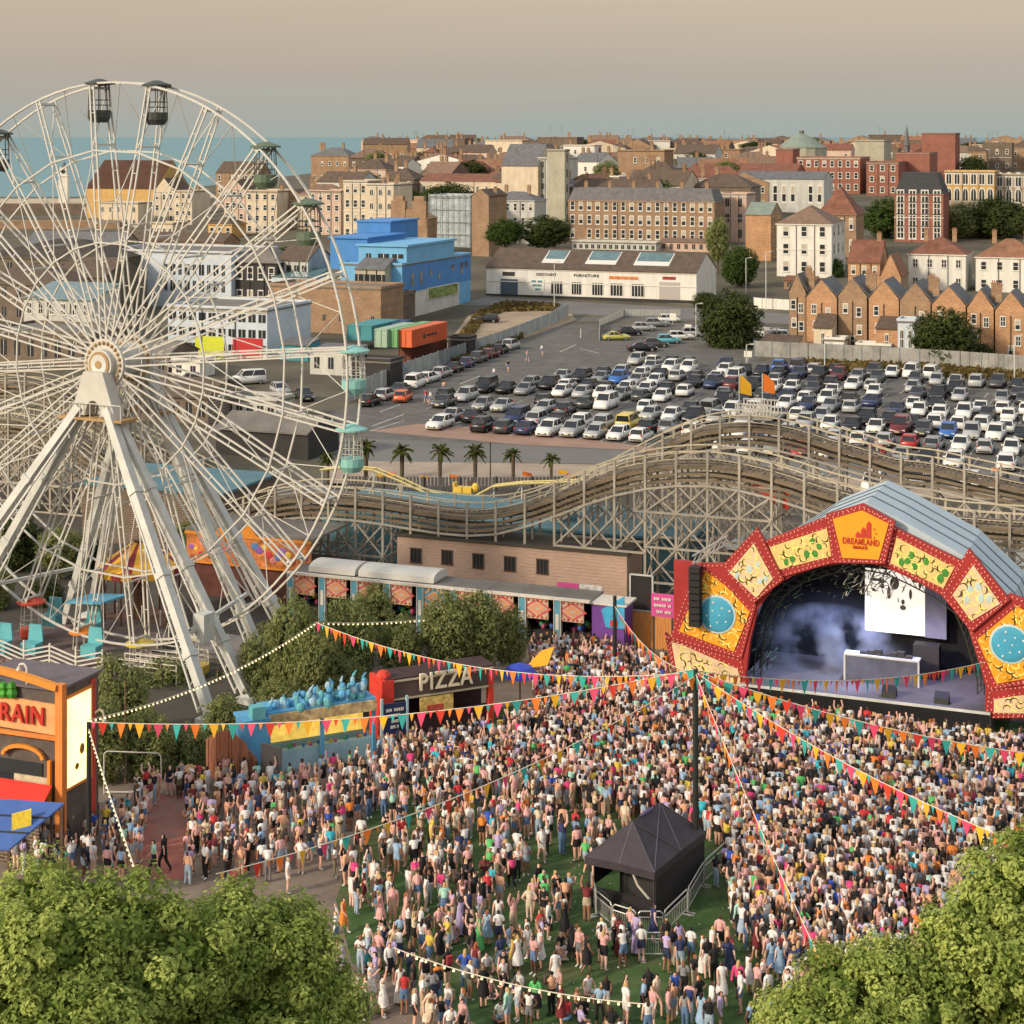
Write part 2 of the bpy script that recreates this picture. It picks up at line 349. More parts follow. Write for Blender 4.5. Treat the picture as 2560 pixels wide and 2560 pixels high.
sheet('ride_yard', [(-60, 100), (-5, 100), (-4, 122), (60, 112), (70, 160), (-70, 178)], .008, DARKG, False)
sheet('lawn', [(905, 2050), (1250, 1770), (1750, 1690), (2480, 1800), (3000, 1860), (3000, 2900), (1250, 2900), (1190, 2560), (1010, 2455), (880, 2410), (840, 2250)], .012, GRASS)
sheet('red_lit_path', [(385, 1985), (470, 1985), (470, 2080), (478, 2200), (330, 2200), (360, 2080)], .012, REDP)  # red path whose colour also holds the red light falling on it
sheet('pavement', [(820, 1150), (1700, 1165), (2700, 1240), (2700, 1260), (1700, 1215), (820, 1215)], .008, mat('pale paving', (.33, .26, .20), .9, .2, .3))
sheet('service_road', [(640, 1100), (900, 1095), (1640, 1130), (2700, 1190), (2700, 1240), (1700, 1162), (640, 1150)], .012, ROADG)
sheet('car_park', [(640, 1095), (860, 1020), (1400, 812), (1460, 776), (1900, 800), (1900, 900), (2700, 985), (2700, 1190), (1640, 1130), (900, 1095)], .004, ASPH, sub=4)
sheet('brick_strip', [(925, 1078), (1040, 1060), (1250, 1072), (1640, 1120), (1640, 1128), (1300, 1112)], .016, BRK)
sheet('vacant_lot', [(1100, 880), (1170, 790), (1250, 762), (1420, 772), (1440, 800), (1260, 862), (1120, 905)], .012, EARTH, sub=2)
sheet('street', [(1140, 764), (1215, 742), (1760, 772), (1985, 785), (2000, 812), (1440, 786), (1250, 762)], .02, ROADG, sub=2)
# ---------------------------------------------------------------- named buildings, nearest first
BH = building
for i, (pl, pr, pk, ev, pb) in enumerate([(1973, 2014, 703, 728, 868), (2016, 2092, 703, 742, 872), (2096, 2167, 705, 738, 876), (2172, 2247, 709, 745, 880),
                                  (2250, 2326, 717, 750, 884), (2330, 2414, 723, 760, 890), (2418, 2484, 732, 768, 895), (2488, 2566, 738, 775, 900), (2570, 2640, 745, 780, 905)]):
    lab = ['narrow end house of the brown brick gabled terrace, beside the street', 'second gabled brick terrace house, with a cream lean-to in front', 'third gabled brick terrace house, with a tall pale stair window',
           'fourth gabled brick terrace house, with a pitched brick outhouse', 'fifth gabled brick terrace house, with a white block at its foot', 'sixth gabled brick terrace house, half hidden by the dark tree',
           'seventh gabled brick terrace house, behind the dark tree crown', 'eighth gabled brick terrace house, ginger with paired windows', 'last gabled brick terrace house at the picture edge'][i]
    r, s, d, h = BH('terraced_house', lab, pl, pr, ev, pb, [BRICK, GING][i % 2 if i < 6 else 1], 'front', SLATE, 2.6, 9, chim=0, group='brown brick gabled terrace')
    chimney(r, s * (.05 if i % 2 else .95), 3.0, h + 2.0, BRICK, .9)
    for k, (fx, fz) in enumerate([(.25, .68), (.72, .62), (.3, .36), (.74, .3), (.5, .1)]):
        if (i + k) % 5 != 4: link('window', WND[['sash', 'two', 'blind'][(i + k) % 3]], r, (s * fx, -.004, h * fz), 0, None, (.85, 1, 1.45))
    MB().tube((s * .5, -.1, .2), (s * .5, -.1, h * .9), .06).build('drainpipe', DARKF, r)
for (lab, pl, pr, pyt, pyb, m, rf, rm, ri, dp, wn) in [
    ('low cream conservatory with a row of panes at the terrace foot', 1916, 1997, 852, 872, CREAM, 'mono', BSLATE, .6, 3, 6),
    ('cream monopitch lean-to behind the car park fence', 2044, 2080, 818, 876, CREAM, 'mono', BSLATE, 1.6, 4, 1),
    ('low white outhouse with two panes and a dark flat roof', 2072, 2110, 852, 880, WHITE, 'flat', FELT, .3, 3, 2),
    ('brick outhouse with a sloping roof and round topped window', 2198, 2244, 820, 886, GING, 'mono', BSLATE, 1.2, 5, 1),
    ('long low white shed against the fence', 2150, 2226, 866, 886, WHITE, 'flat', FELT, .2, 3, 0),
    ('white two storey block beside the bushy dark tree', 2252, 2286, 806, 890, WBLUE, 'flat', FELT, .3, 4, 2)]:
    BH('outhouse', lab, pl, pr, pyt, pyb, m, rf, rm, ri, dp, rows=1 if wn else 0, cols=wn, ww=.6, style='two', base=gnd(pl, pyb) - V * 3.0 if True else None, cat='outhouse')
BH('villa', 'tall cream villa with hipped tan roof and a small balcony', 1942, 2079, 559, 690, WHITE, 'hip', TANT, 3.8, 9, pside=2112, rows=3, cols=3, ww=1.5, wh=2.3, trim=FRAME, srows=3, scols=3)
r, s, d, h = BH('shop_building', 'long low white furniture shop with three skylights and DISCOUNT FURNITURE lettering', 1216, 1741, 668, 738, WHITE, 'gable', BSLATE, 3.4, 15, cat='shop', trim=FRAME)
BLK = mat('black lettering', (.03, .03, .03), .6, 0); TEALP = mat('teal paint', (.05, .25, .30), .6, .1); ORNG = mat('orange paint', (.75, .22, .03), .6, .1)
for fx0, fx1 in ((.22, .31), (.43, .56), (.66, .81)):
    z = lambda t: h - .1 + (3.5) * t + .3
    sk = MB(); x0, x1 = s * fx0 + 1.5, s * fx1 + 2.2
    for (m_, e_, o_) in ((0, .0, 0), (1, .3, .06)):
        sk.prism([(x0 + e_, 7.5 * .25 + e_, z(.25) + o_), (x1 - e_, 7.5 * .25 + e_, z(.25) + o_), (x1 - e_, 7.5 * .88 - e_, z(.88) + o_), (x0 + e_, 7.5 * .88 - e_, z(.88) + o_)], (0, 0, -.5 if m_ == 0 else -.2), m_)
    sk.build('skylight', [FRAME, GLASSB], r)
marks(6.0, .6, ORNG, r, (s * .665, -.06, h * .76), 4)
for t, fx, wd, m_, zz in (('DISCOUNT', .295, 4.2, BLK, .80), ('FURNITURE', .487, 5.2, BLK, .80)):
    text_mesh(t, .75, .08, m_, 'lettering', r, (s * fx, -.06, h * zz), 0, wd)
for fx, wd, sty in ((.345, 2.5, 'shop'), (.44, 2.1, 'shop'), (.54, 2.3, 'shop'), (.63, 2.6, 'shop'), (.73, 2.6, 'shop')): link('window', WND[sty], r, (s * fx, -.004, h * .14), 0, None, (wd, 1, h * .42))
MB().box(s * .07, s * .155, -.05, .02, 0, h * .6).build('door', mat('blue grey shutter', (.07, .10, .13), .6, .15), r)
MB().box(s * .83, s * .925, -.05, .02, 0, h * .66).build('shutter', mat('grey roller shutter', (.40, .36, .34), .6, .1, 3), r)
sg = MB().box(s * .215, s * .285, -.09, -.01, h * .18, h * .62).build('sign_board', mat('white board', (.7, .68, .62), .6, .1), r)
for k in range(3): marks(2.3 - .4 * k, .42, TEALP, sg, (s * .25, -.11, h * (.55 - .14 * k)), k)
MB().box(s * .08, s * .14, -.09, -.01, h * .72, h * .86).build('sign_board', BLACKW, r); MB().box(s * .845, s * .905, -.09, -.01, h * .75, h * .85).build('sign_board', mat('red board', (.25, .04, .03), .6, .1), r)
MB().box(-.1, s + .1, -.08, -.006, -.3, h * .06).build('plinth', BLACKW, r)
# blue cinema building with white base
r, s, d, h = BH('blue_building', 'large bright blue boarded building with a white base and jungle billboard', 850, 1004, 662, 793, LBLUE, 'flat', FELT, .3, pside=1176, cat='building')
b = MB().box(s + .01, s + .06, .0, d * .82, -1, h * .48).box(s - 9, s + .01, -.06, -.01, -1, h * .28); b.build('base_wall', mat('white base wall', (.55, .53, .50), .8, .15, .4), r)
bb = MB().box(s + .08, s + .22, d * .34, d * .80, h * .26, h * .50).build('billboard', FRAME, r)
b = MB().box(s + .23, s + .26, d * .355, d * .785, h * .275, h * .485).build('poster', mat('jungle poster', (.20, .26, .08), .6, .75, .45, sc3=(1, 1, 3)), bb)
MB().box(s - .02, s + .10, -.1, .25, -1, h).build('corner_trim', LBLUE, r)
bu = MB().box(3, s + .3, 1.5, d * .72, h + .3, h + 3.4, 0).box(2.6, s + .7, 1.1, d * .74, h + 3.4, h + 3.8, 0); bu.build('upper_storey', [LBLUE], r)
MB().box(-3.5, 4, 3, d * .6, h - 1, h + 4.6, 0).box(-3.8, 4.3, 2.6, d * .62, h + 4.6, h + 4.9).box(-6, 1, d * .6 + .02, d, h - 1, h + 6.8).box(-6.3, 1.3, d * .6 - .2, d + .3, h + 6.8, h + 7.1).build('rear_wing', [BLUEW], r)
MB().box(s + .01, s + .07, 0, d, h * .5, h + .2).build('side_cladding', BLUEW, r)
for (fy, fz) in ((.14, .72), (.26, .72), (.14, .60), (.26, .60), (.4, .74), (.52, .62), (.72, .76), (.86, .78), (.93, .78), (.86, .66)): link('window', WND['dark'], r, (s + .075, d * fy, h * fz), pi / 2, None, (1.2, 1, 1.1))
for fx, ww_ in ((5, 1.0), (8, 2.2), (10.8, 2.2)): link('window', WND['dark'], r, (fx, 1.49, h + 1.3), 0, None, (ww_, 1, .8))
# long brown shed, containers
BH('brick_shed', 'long windowless brown brick shed beside the blue building', 672, 952, 716, 826, BRICK, 'flat', FELT, .3, 9, cat='shed', rows=1, cols=7, style='dark', ww=.5, wh=1.0)
BH('brick_annex', 'low dark brick annex between shed and blue building', 953, 1003, 738, 806, DKB, 'flat', FELT, .3, 6, cat='annex')
BH('clubhouse', 'old brown two storey clubhouse with sloping grey roof under the blue wing', 838, 962, 672, 740, CONC, 'gable', SLATE, 1.6, 8, cat='building', rows=2, cols=5, ww=1.3, style='dark', base=gnd(838, 812) + V * 8)
def container(name, label, pl, pr, pside, pyt, pyb, c, z0=0.0, lab2=None):
    m = mat(name + str(c), c, .6, .12, .6); P = gnd(pl, pyb, z0); kx = (pr - CX) / F; s = (kx * P.y - P.x) / (cos(A) + kx * sin(A)); C = P + U * s; kx = (pside - CX) / F; d = (kx * C.y - C.x) / (sin(A) - kx * cos(A)); h = H - (pyt - CY) * P.y / F - P.z
    r = thing(name, label, 'container', P); b = MB().box(0, s, 0, d, 0, h)
    n = int(d / .5)
    for i in range(n): b.box(s + .001, s + .06, d * i / n + .05, d * i / n + .28, .15, h - .15)
    b.build('body', m, r); b = MB()
    for x in (.05, s * .48, s * .52, s - .05): b.bar((x, -.05, .1), (x, -.05, h - .1), .07)
    b.box(0, s, -.06, -.001, .05, .15).box(0, s, -.06, -.001, h - .15, h - .05); b.build('door', m, r)
    return r, s, d, h
r, s, d, h = container('shipping_container', 'orange shipping container on top of a rusty one, doors towards the car park', 996, 1030, 1118, 824, 868, (.62, .13, .045), 3.0)
r2, s2, d2, h2 = container('shipping_container', 'rusty red container beneath the orange one', 996, 1030, 1118, 868, 908, (.16, .055, .035))
o_ = MB().box(s + .061, s + .09, d * .30, d * .36, h * .36, h * .62).box(s + .061, s + .09, d * .40, d * .68, h * .44, h * .56).build('logo', mat('dark lettering', (.05, .04, .05), .6, 0), r)
container('shipping_container', 'pale green container beside the orange one', 936, 968, 1040, 822, 868, (.30, .42, .32), 3.0)
container('shipping_container', 'green doored container touching the orange one', 970, 994, 1080, 823, 868, (.16, .36, .16), 3.0)
container('shipping_container', 'teal container stacked behind the pale green one', 868, 930, 1000, 812, 850, (.06, .25, .27), 1.5)
container('shipping_container', 'navy container at the back of the stack', 925, 990, 1030, 806, 840, (.03, .06, .15), 1.5)
BH('site_hoarding', 'dark boarded hut at the corner of the vacant lot', 1120, 1170, 850, 890, BLACKW, 'flat', FELT, .2, 3, cat='hut')
# street behind the shop
BH('terrace_block', 'long brown brick four storey block with white dormers in its mansard', 1421, 1786, 500, 603, BRICK, 'mansard', SLATE, 3.2, 10, rows=3, cols=17, ww=1.25, chim=6, cat='apartment block', wh=2.3)
BH('stair_tower', 'slim white rendered stair tower on the brown block', 1658, 1684, 476, 606, WHITE, 'flat', FELT, .3, 3, rows=4, cols=1, style='dark', cat='tower', base=gnd(1658, 603) - V * 1.6)
BH('stair_shaft', 'white shaft with glazed bays on the brown block', 1500, 1521, 512, 600, WHITE, 'flat', FELT, .3, 2, rows=3, cols=1, style='two', cat='tower', base=gnd(1500, 602) - V * 1.2, ww=1.4)
BH('dormer_row', 'row of dark dormer attics behind the brown block', 1430, 1640, 470, 560, PALE, 'gable', BSLATE, 2.6, 8, rows=4, cols=9, chim=4, base=gnd(1430, 560))
BH('chapel', 'cream windowless chapel hall with a steep slate roof', 1254, 1345, 414, 590, CREAM, 'gable', SLATE, 6.0, 14, cat='chapel', base=gnd(1254, 560))
BH('chapel_tower', 'grey stair wing between chapel and tower', 1345, 1368, 398, 580, PALE, 'flat', SLATE, .3, 8, rows=6, cols=1, style='dark', cat='tower', base=gnd(1345, 562), ww=.8)
BH('square_tower', 'tall plain concrete tower beside the chapel', 1368, 1412, 378, 590, CONC, 'flat', FELT, .5, pside=1420, cat='tower', base=gnd(1368, 566), srows=5, scols=1, style='dark')
BH('gable_house', 'brown brick gable end with two chimney stacks above the blue building', 975, 1068, 545, 640, BRICK, 'front', BRICK, 2.2, 6, base=gnd(975, 640))
r_ = bpy.data.objects['gable_house']
_g = gnd(975, 640); _k = (1068 - CX) / F; _s = (_k * _g.y - _g.x) / (cos(A) + _k * sin(A)); _h = H - (545 - CY) * _g.y / F - _g.z
for t in (.22, .78): MB().box(_s * t - 1.9, _s * t + 1.9, -.15, 1.2, _h - 2, _h + 4.2).box(_s * t - 1.3, _s * t + 1.3, -.15, 1.2, _h + 4.2, _h + 5.4).build('chimney', BRICK, r_)
BH('terraced_house', 'tall cream rendered terrace house beside the brown gable, nearest the sea', 859, 918, 456, 600, CREAM, 'flat', FELT, .3, 12, rows=4, cols=3, ww=1.3, trim=FRAME)
BH('terraced_house', 'cream four storey terrace house joined to its taller neighbour', 918, 984, 464, 602, CREAM, 'flat', SLATE, .3, 12, rows=4, cols=3, ww=1.4, style='arch', trim=FRAME, chim=2)
r, s, d, h = BH('scaffolded_house', 'house wrapped in pale blue scaffold sheeting', 1074, 1176, 492, 615, mat('scaffold sheet', (.36, .42, .44), .7, .45, .35, sc3=(1, 1, 2.2)), 'flat', FELT, .4, 10, cat='house')
b = MB()
for i in range(8): b.tube((s * i / 7, -.5, 0), (s * i / 7, -.5, h + 1), .09, 5)
for k in range(5): b.tube((0, -.5, h * k / 4), (s, -.5, h * k / 4), .08, 5)
b.build('scaffold', mat('scaffold pole', (.35, .36, .34), .5, .1, metal=.3), r)
BH('gable_house', 'plain brown side wall house beside the sheeted scaffold', 1180, 1222, 490, 640, BRICK, 'front', BSLATE, 1.5, 12, chim=1)
BH('guest_house', 'grey stone house with blue slate roof in front of the chapel', 1222, 1336, 500, 610, PALE, 'hip', SLATE, 2.2, 9, rows=3, cols=6, chim=2, base=gnd(1222, 606))
BH('market_hall', 'long cream classical building with red roof and small pediment', 1050, 1250, 452, 540, CREAM, 'gable', TILE, 2.0, 12, rows=2, cols=9, style='arch', cat='hall', trim=FRAME)
BH('gatehouse', 'ginger brick cube with greenish roof beside the street', 1864, 1927, 536, 650, GING, 'gable', COPPER, 2.6, pside=1955, srows=4, scols=2)
BH('pink_house', 'faded pink block with white cornice', 1802, 1866, 488, 605, PINKC, 'flat', FELT, .3, 10, rows=3, cols=2, style='dark', trim=FRAME, base=gnd(1802, 604))
BH('hotel', 'brown brick house with red pyramid roof', 2044, 2140, 535, 660, BRICK, 'hip', TILE, 6.5, 11, rows=2, cols=4, base=gnd(2044, 640))
BH('brick_house', 'orange brick house with big red tiled roof behind the terrace', 2102, 2200, 656, 745, GING, 'gable', TILE, 4.2, 10, pside=None, rows=2, cols=3, style='blind', chim=1, base=gnd(2102, 745) + V * 8)
BH('brick_house', 'orange brick front gable with one round vent, joined to red roofed house', 2190, 2252, 690, 750, GING, 'front', OTILE, 4.2, 9, rows=1, cols=2, style='blind', base=gnd(2190, 750) + V * 5)
BH('semi_house', 'cream two storey house with grey and red hipped roof', 2254, 2414, 634, 735, WHITE, 'hip', TILE, 3.4, 11, rows=2, cols=4, ww=1.2, wh=1.7, chim=2, base=gnd(2254, 735) + V * 9, style='two')
BH('semi_house', 'cream two storey house with orange tiled roof at the picture edge', 2426, 2600, 642, 740, WHITE, 'hip', OTILE, 3.6, 11, rows=2, cols=4, ww=1.3, wh=1.7, chim=2, base=gnd(2426, 740) + V * 9)
BH('town_house', 'red and white striped four storey house with black mansard', 2236, 2358, 484, 610, REDB, 'mansard', mat('black slate', (.035, .037, .042), .7, .25), 5.5, 12, rows=4, cols=4, ww=2.0, wh=3.2, trim=FRAME, style='two', base=gnd(2236, 604))
BH('arcade_house', 'ochre terrace with white arched windows behind the trees', 2362, 2486, 432, 560, OCHRE, 'flat', FELT, .3, 12, rows=3, cols=6, style='arch', ww=1.9, wh=4.0, trim=FRAME, base=gnd(2362, 585), z0=3)
BH('arcade_house', 'white arched terrace house next to the ochre one', 2488, 2580, 440, 570, mat('grey brown render', (.33, .26, .18), .85, .15), 'flat', FELT, .3, 12, rows=3, cols=4, style='arch', ww=1.9, wh=4.2, trim=FRAME, base=gnd(2488, 585), z0=3)
# red brick college on the hill
def far(px, py, D): p = pt(px, py, D); p.z = gz(p.x, p.y); return p
for (nm, lab, pl, pr, pyt, D, m, rf, rm, ri, dp, rows, cols) in [
    ('college', 'dark red brick block with a plain front and green band', 2240, 2324, 385, 640, REDB, 'flat', COPPER, .5, 20, 0, 0),
    ('college', 'red brick box tower topmost on the hill', 2304, 2388, 336, 700, REDB, 'flat', FELT, .5, 14, 0, 0),
    ('college', 'red brick wing with white corner windows', 2166, 2246, 408, 625, REDB, 'flat', FELT, .5, 20, 3, 3),
    ('college', 'long red brick college wing with a glazed top storey', 1992, 2150, 396, 640, REDB, 'flat', CONC, .5, 20, 3, 8),
    ('office_tower', 'pale concrete panel tower above the red college', 2138, 2210, 354, 670, CONC, 'flat', FELT, .5, 16, 0, 0),
    ('college', 'red brick hall with striped windows and red roof', 1720, 1990, 432, 600, REDB, 'gable', TILE, 3, 16, 2, 16),
    ('college', 'squat red brick stair block between hall and college', 1940, 1982, 376, 660, REDB, 'flat', FELT, .5, 12, 0, 0),
    ('library', 'grey flat building with glass front below the college', 1840, 2060, 446, 560, PALE, 'gable', SLATE, 2, 14, 1, 10)]:
    BH(nm, lab, pl, pr, pyt, 0, m, rf, rm, ri, dp, rows=rows, cols=cols, ww=1.5, cat='college' if nm == 'college' else 'building', base=far(pl, 450, D))
p = far(2004, 400, 800); r = thing('domed_hall', 'hall with wide shallow grey dome and lantern on the skyline', 'hall', p, 0)
b = MB(); pr_ = [(11.5, 14), (9.5, 15.2), (6.5, 17.4), (3, 19.3), (1.2, 20.2)]
for (r1, z1), (r2, z2) in zip(pr_, pr_[1:]):
    b.tube((0, 0, z1), (0, 0, z2), r1, 16, 0, r2)
b.build('dome', COPPER, r); MB().tube((0, 0, 20.2), (0, 0, 21.6), 1.1, 8).build('lantern', SLATE, r); MB().tube((0, 0, 0), (0, 0, 14), 11.2, 16).build('wall', CONC, r)
p = far(2267, 400, 1000); r = thing('church_spire', 'thin dark church spire on the skyline', 'church', p, 0)
MB().tube((0, 0, 0), (0, 0, 14), 1.7, 4).build('tower', SLATE, r); MB().tube((0, 0, 14), (0, 0, 25.5), 1.9, 8, 0, .05).build('spire', SLATE, r)
# sea front, left
for (nm, lab, pl, pr, pyt, pyb, m, rf, rm, ri, dp, rows, cols, sty) in [
    ('theatre', 'big windowless theatre with a huge dark brown roof by the sea', 216, 388, 470, 545, OCHRE, 'gable', mat('theatre roof', (.075, .035, .022), .85, .2, .3), 11, 26, 0, 0, 'sash'),
    ('seafront_house', 'cream stepped gable house on the sea front beside the theatre', 384, 436, 480, 560, CREAM, 'front', BSLATE, 5, 12, 3, 3, 'sash'),
    ('seafront_house', 'cream four storey sea front house with grey side wall', 436, 480, 480, 566, CREAM, 'flat', FELT, .3, 12, 4, 3, 'sash'),
    ('seafront_arcade', 'low cream arcade building in front of the theatre', 247, 345, 508, 570, CREAM, 'flat', FELT, .3, 10, 2, 5, 'arch'),
    ('seafront_house', 'pink fronted gabled house on the sea front', 560, 612, 474, 582, PINKC, 'front', BSLATE, 3, 12, 4, 3, 'sash'),
    ('seafront_house', 'cream flat topped five storey house beside the pink gable', 614, 692, 480, 585, CREAM, 'flat', TILE, .3, 12, 4, 4, 'sash'),
    ('seafront_house', 'dark slate hipped house above the pink front', 540, 640, 432, 520, BRICK, 'gable', BSLATE, 5, 14, 3, 6, 'sash'),
    ('seafront_house', 'brown gabled house next to the cream terrace', 694, 772, 500, 575, BRICK, 'front', BSLATE, 3, 12, 3, 3, 'arch'),
    ('scaffolded_house', 'pale pink house with scaffold bars across its front', 772, 852, 480, 588, PINKC, 'flat', BSLATE, .3, 12, 4, 4, 'sash'),
    ('seafront_house', 'small ochre house with a red chimney below the pink front', 520, 580, 560, 600, OCHRE, 'hip', BSLATE, 2, 8, 1, 3, 'sash'),
    ('pier_kiosk', 'low cream kiosk on the sea front', 376, 432, 560, 598, CREAM, 'flat', FELT, .3, 8, 1, 4, 'arch')]:
    BH(nm, lab, pl, pr, pyt, pyb, m, rf, rm, ri, dp, rows=rows, cols=cols, style=sty, ww=1.4, chim=1 if rows > 2 else 0)
r, s, d, h = BH('deco_building', 'white art deco block with tall dark slit windows behind the wheel', 256, 578, 628, 760, WBLUE, 'flat', FELT, .5, 18, cat='building')
for c in range(9): 
    for k in range(2): link('window', WND['dark'], r, (s * (.50 + c * .055), -.004, h * (.30 + .30 * k)), 0, None, (1.1 if c % 2 else .7, 1, h * .2))
MB().prism([(s * .02, -.05, -1), (s * .22, -.05, -1)] + [(s * .12 + s * .10 * cos(t), -.05, h * .35 + h * .25 * sin(t)) for t in [pi * i / 10 for i in range(11)]], (0, .06, 0)).build('arched_door', BLACKW, r)
r, s, d, h = BH('deco_building', 'lower bluish white block with small square windows beside the yellow doors', 420, 668, 770, 884, WBLUE, 'flat', FELT, .5, 14, cat='building', rows=3, cols=10, style='dark', ww=1.2)
for k, (nm, c) in enumerate((('yellow', (.55, .60, .04)), ('red', (.45, .03, .03)))): MB().box(s * .28 + k * 6.5, s * .28 + k * 6.5 + 5, -.1, -.01, -.1, 2.9).build('door', mat(nm + ' door', c, .6, .1), r)
BH('black_house', 'black boarded house with white sash windows', 586, 692, 655, 740, BLACKW, 'hip', FELT, 3, 10, rows=2, cols=4, ww=1.3, base=gnd(586, 770))
BH('mews_house', 'grey house with narrow dark windows beside the black one', 694, 770, 650, 735, PALE, 'gable', BSLATE, 2.5, 10, rows=2, cols=4, style='dark', base=gnd(694, 770))
BH('mews_house', 'white glazed sun room in front of the grey house', 698, 790, 690, 735, WBLUE, 'mono', GLASSB, 1.2, 6, rows=1, cols=6, style='two', base=gnd(698, 770) - V * 3)
BH('flat_roof_block', 'wide dark flat roofed block left of the white deco building', -60, 250, 640, 770, mat('dark render', (.13, .11, .08), .9, .25, .3), 'hip', mat('dark felt', (.06, .05, .04), .9, .3, .3), 3, 22, cat='building', rows=2, cols=9, style='dark')
BH('flat_roof_block', 'brown brick block with red roof behind the wheel hub', -40, 230, 830, 905, DKB, 'flat', FELT, .3, 12, cat='building', rows=1, cols=8, style='dark')
BH('flat_roof_block', 'small grey block with teal glass front by the wheel', 60, 230, 745, 850, PALE, 'mono', GLASSB, 2, 8, cat='building', rows=2, cols=6, style='two')
r = thing('clock_tower', 'white clock tower standing before the sea', 'clock tower', far(160, 505, 900), 0)
MB().box(-2.2, 2.2, -2.2, 2.2, 0, 13).box(-2.6, 2.6, -2.6, 2.6, 13, 13.6).box(-1.7, 1.7, -1.7, 1.7, 13.6, 17.5).build('tower', WHITE, r)
MB().tube((0, 0, 17.5), (0, 0, 20.5), 1.6, 8, 0, .2).build('cap', SLATE, r); MB().tube((0, -1.9, 15.5), (0, -1.72, 15.5), 1.1, 12).build('clock_face', BLACKW, r)
for (lab, x0, x1, py, D, hh, m) in [('long dark stone harbour wall along the beach', -120, 230, 545, 760, 4.5, DKB), ('low brown promenade wall behind the beach', -120, 300, 575, 640, 3, BRICK)]:
    p = far((x0 + x1) / 2, py, D); tag(MB().box(x0 * D / F - CX * D / F, x1 * D / F - CX * D / F, D, D + 6, -6, hh).build('harbour_wall', m), lab, 'wall')
sheet('beach', [(-280, 820), (-170, 820), (-160, 1000), (-260, 1040), (-330, 1000)], .06, mat('pale sand', (.45, .36, .25), .95, .2, .05), False, sub=3)
r = thing('seafront_hotel', 'white flat roofed block with blue glass on the cliff', 'hotel', far(900, 385, 1250), -A)
MB().box(0, 30, 0, 15, -6, 17).build('wall', WHITE, r); MB().box(1, 22, -.3, -.01, 6, 14).build('window', GLASSB, r); MB().box(20, 38, 4, 18, -6, 21).build('wing', CREAM, r); MB().box(-1, 31, -1, 16, 17, 17.8).build('roof', FELT, r)
# yards and sheds left of and below the deco buildings
for (nm, lab, pl, pr, pyt, pyb, m, rf, rm, ri, dp, rows, cols) in [
    ('shed', 'long low dark shed with grey roof behind the wheel spokes', 230, 420, 880, 930, DKB, 'gable', FELT, 1.5, 8, 1, 6),
    ('shed', 'long dark boarded ride store below the yard', 540, 770, 1070, 1135, BLACKW, 'gable', FELT, 1.2, 7, 0, 0),
    ('shed', 'brown roofed workshop at the edge of the yard behind the spokes', 330, 520, 985, 1050, DKB, 'gable', BSLATE, 1.6, 8, 1, 6),
    ('shed', 'low grey container office in the yard', 560, 690, 1000, 1045, PALE, 'flat', FELT, .2, 4, 1, 5),
    ('shed', 'small white shed beside the dark long one', 430, 500, 905, 940, WHITE, 'flat', FELT, .2, 4, 1, 2),
    ('shed', 'open fronted grey store near the wheel rim', 775, 880, 880, 935, PALE, 'mono', SLATE, .6, 5, 1, 3),
    ('shed', 'dark hoarding shed below the red containers', 880, 975, 905, 960, BLACKW, 'flat', FELT, .2, 4, 0, 0),
    ('shed', 'teal boarded hut between wheel rim and hoarding', 700, 770, 860, 900, TEALP, 'mono', SLATE, .5, 4, 0, 0),
    ('flat_roof_block', 'wide brown block with felt roof at the far edge', -80, 140, 705, 800, DKB, 'hip', BSLATE, 3, 14, 2, 6),
    ('flat_roof_block', 'dark gabled workshop joined to the deco building', 130, 262, 690, 790, mat('dark render', (0, 0, 0)), 'gable', BSLATE, 3, 14, 1, 4),
    ('flat_roof_block', 'low brown roofed row before the sea front', 300, 560, 600, 640, BRICK, 'gable', BSLATE, 2, 8, 1, 12),
    ('flat_roof_block', 'dark slate roofed row near the pier kiosk', 60, 300, 610, 660, DKB, 'gable', SLATE, 3, 10, 1, 10),
    ('garage_row', 'low row of grey garages behind the brown block', 1430, 1640, 606, 625, PALE, 'flat', FELT, .2, 4, 1, 14),
    ('garage_row', 'low pink walled yard sheds at the end of the brown block', 1650, 1800, 604, 628, PINKC, 'mono', TANT, .6, 4, 1, 8),
    ('shed', 'small brick lean-to in front of the tan villa', 1960, 2040, 700, 722, BRICK, 'mono', TILE, .6, 3, 1, 3)]:
    BH(nm, lab, pl, pr, pyt, pyb, m, rf, rm, ri, dp, rows=rows, cols=cols, style='dark', cat='shed' if nm == 'shed' else 'building', ww=.8)
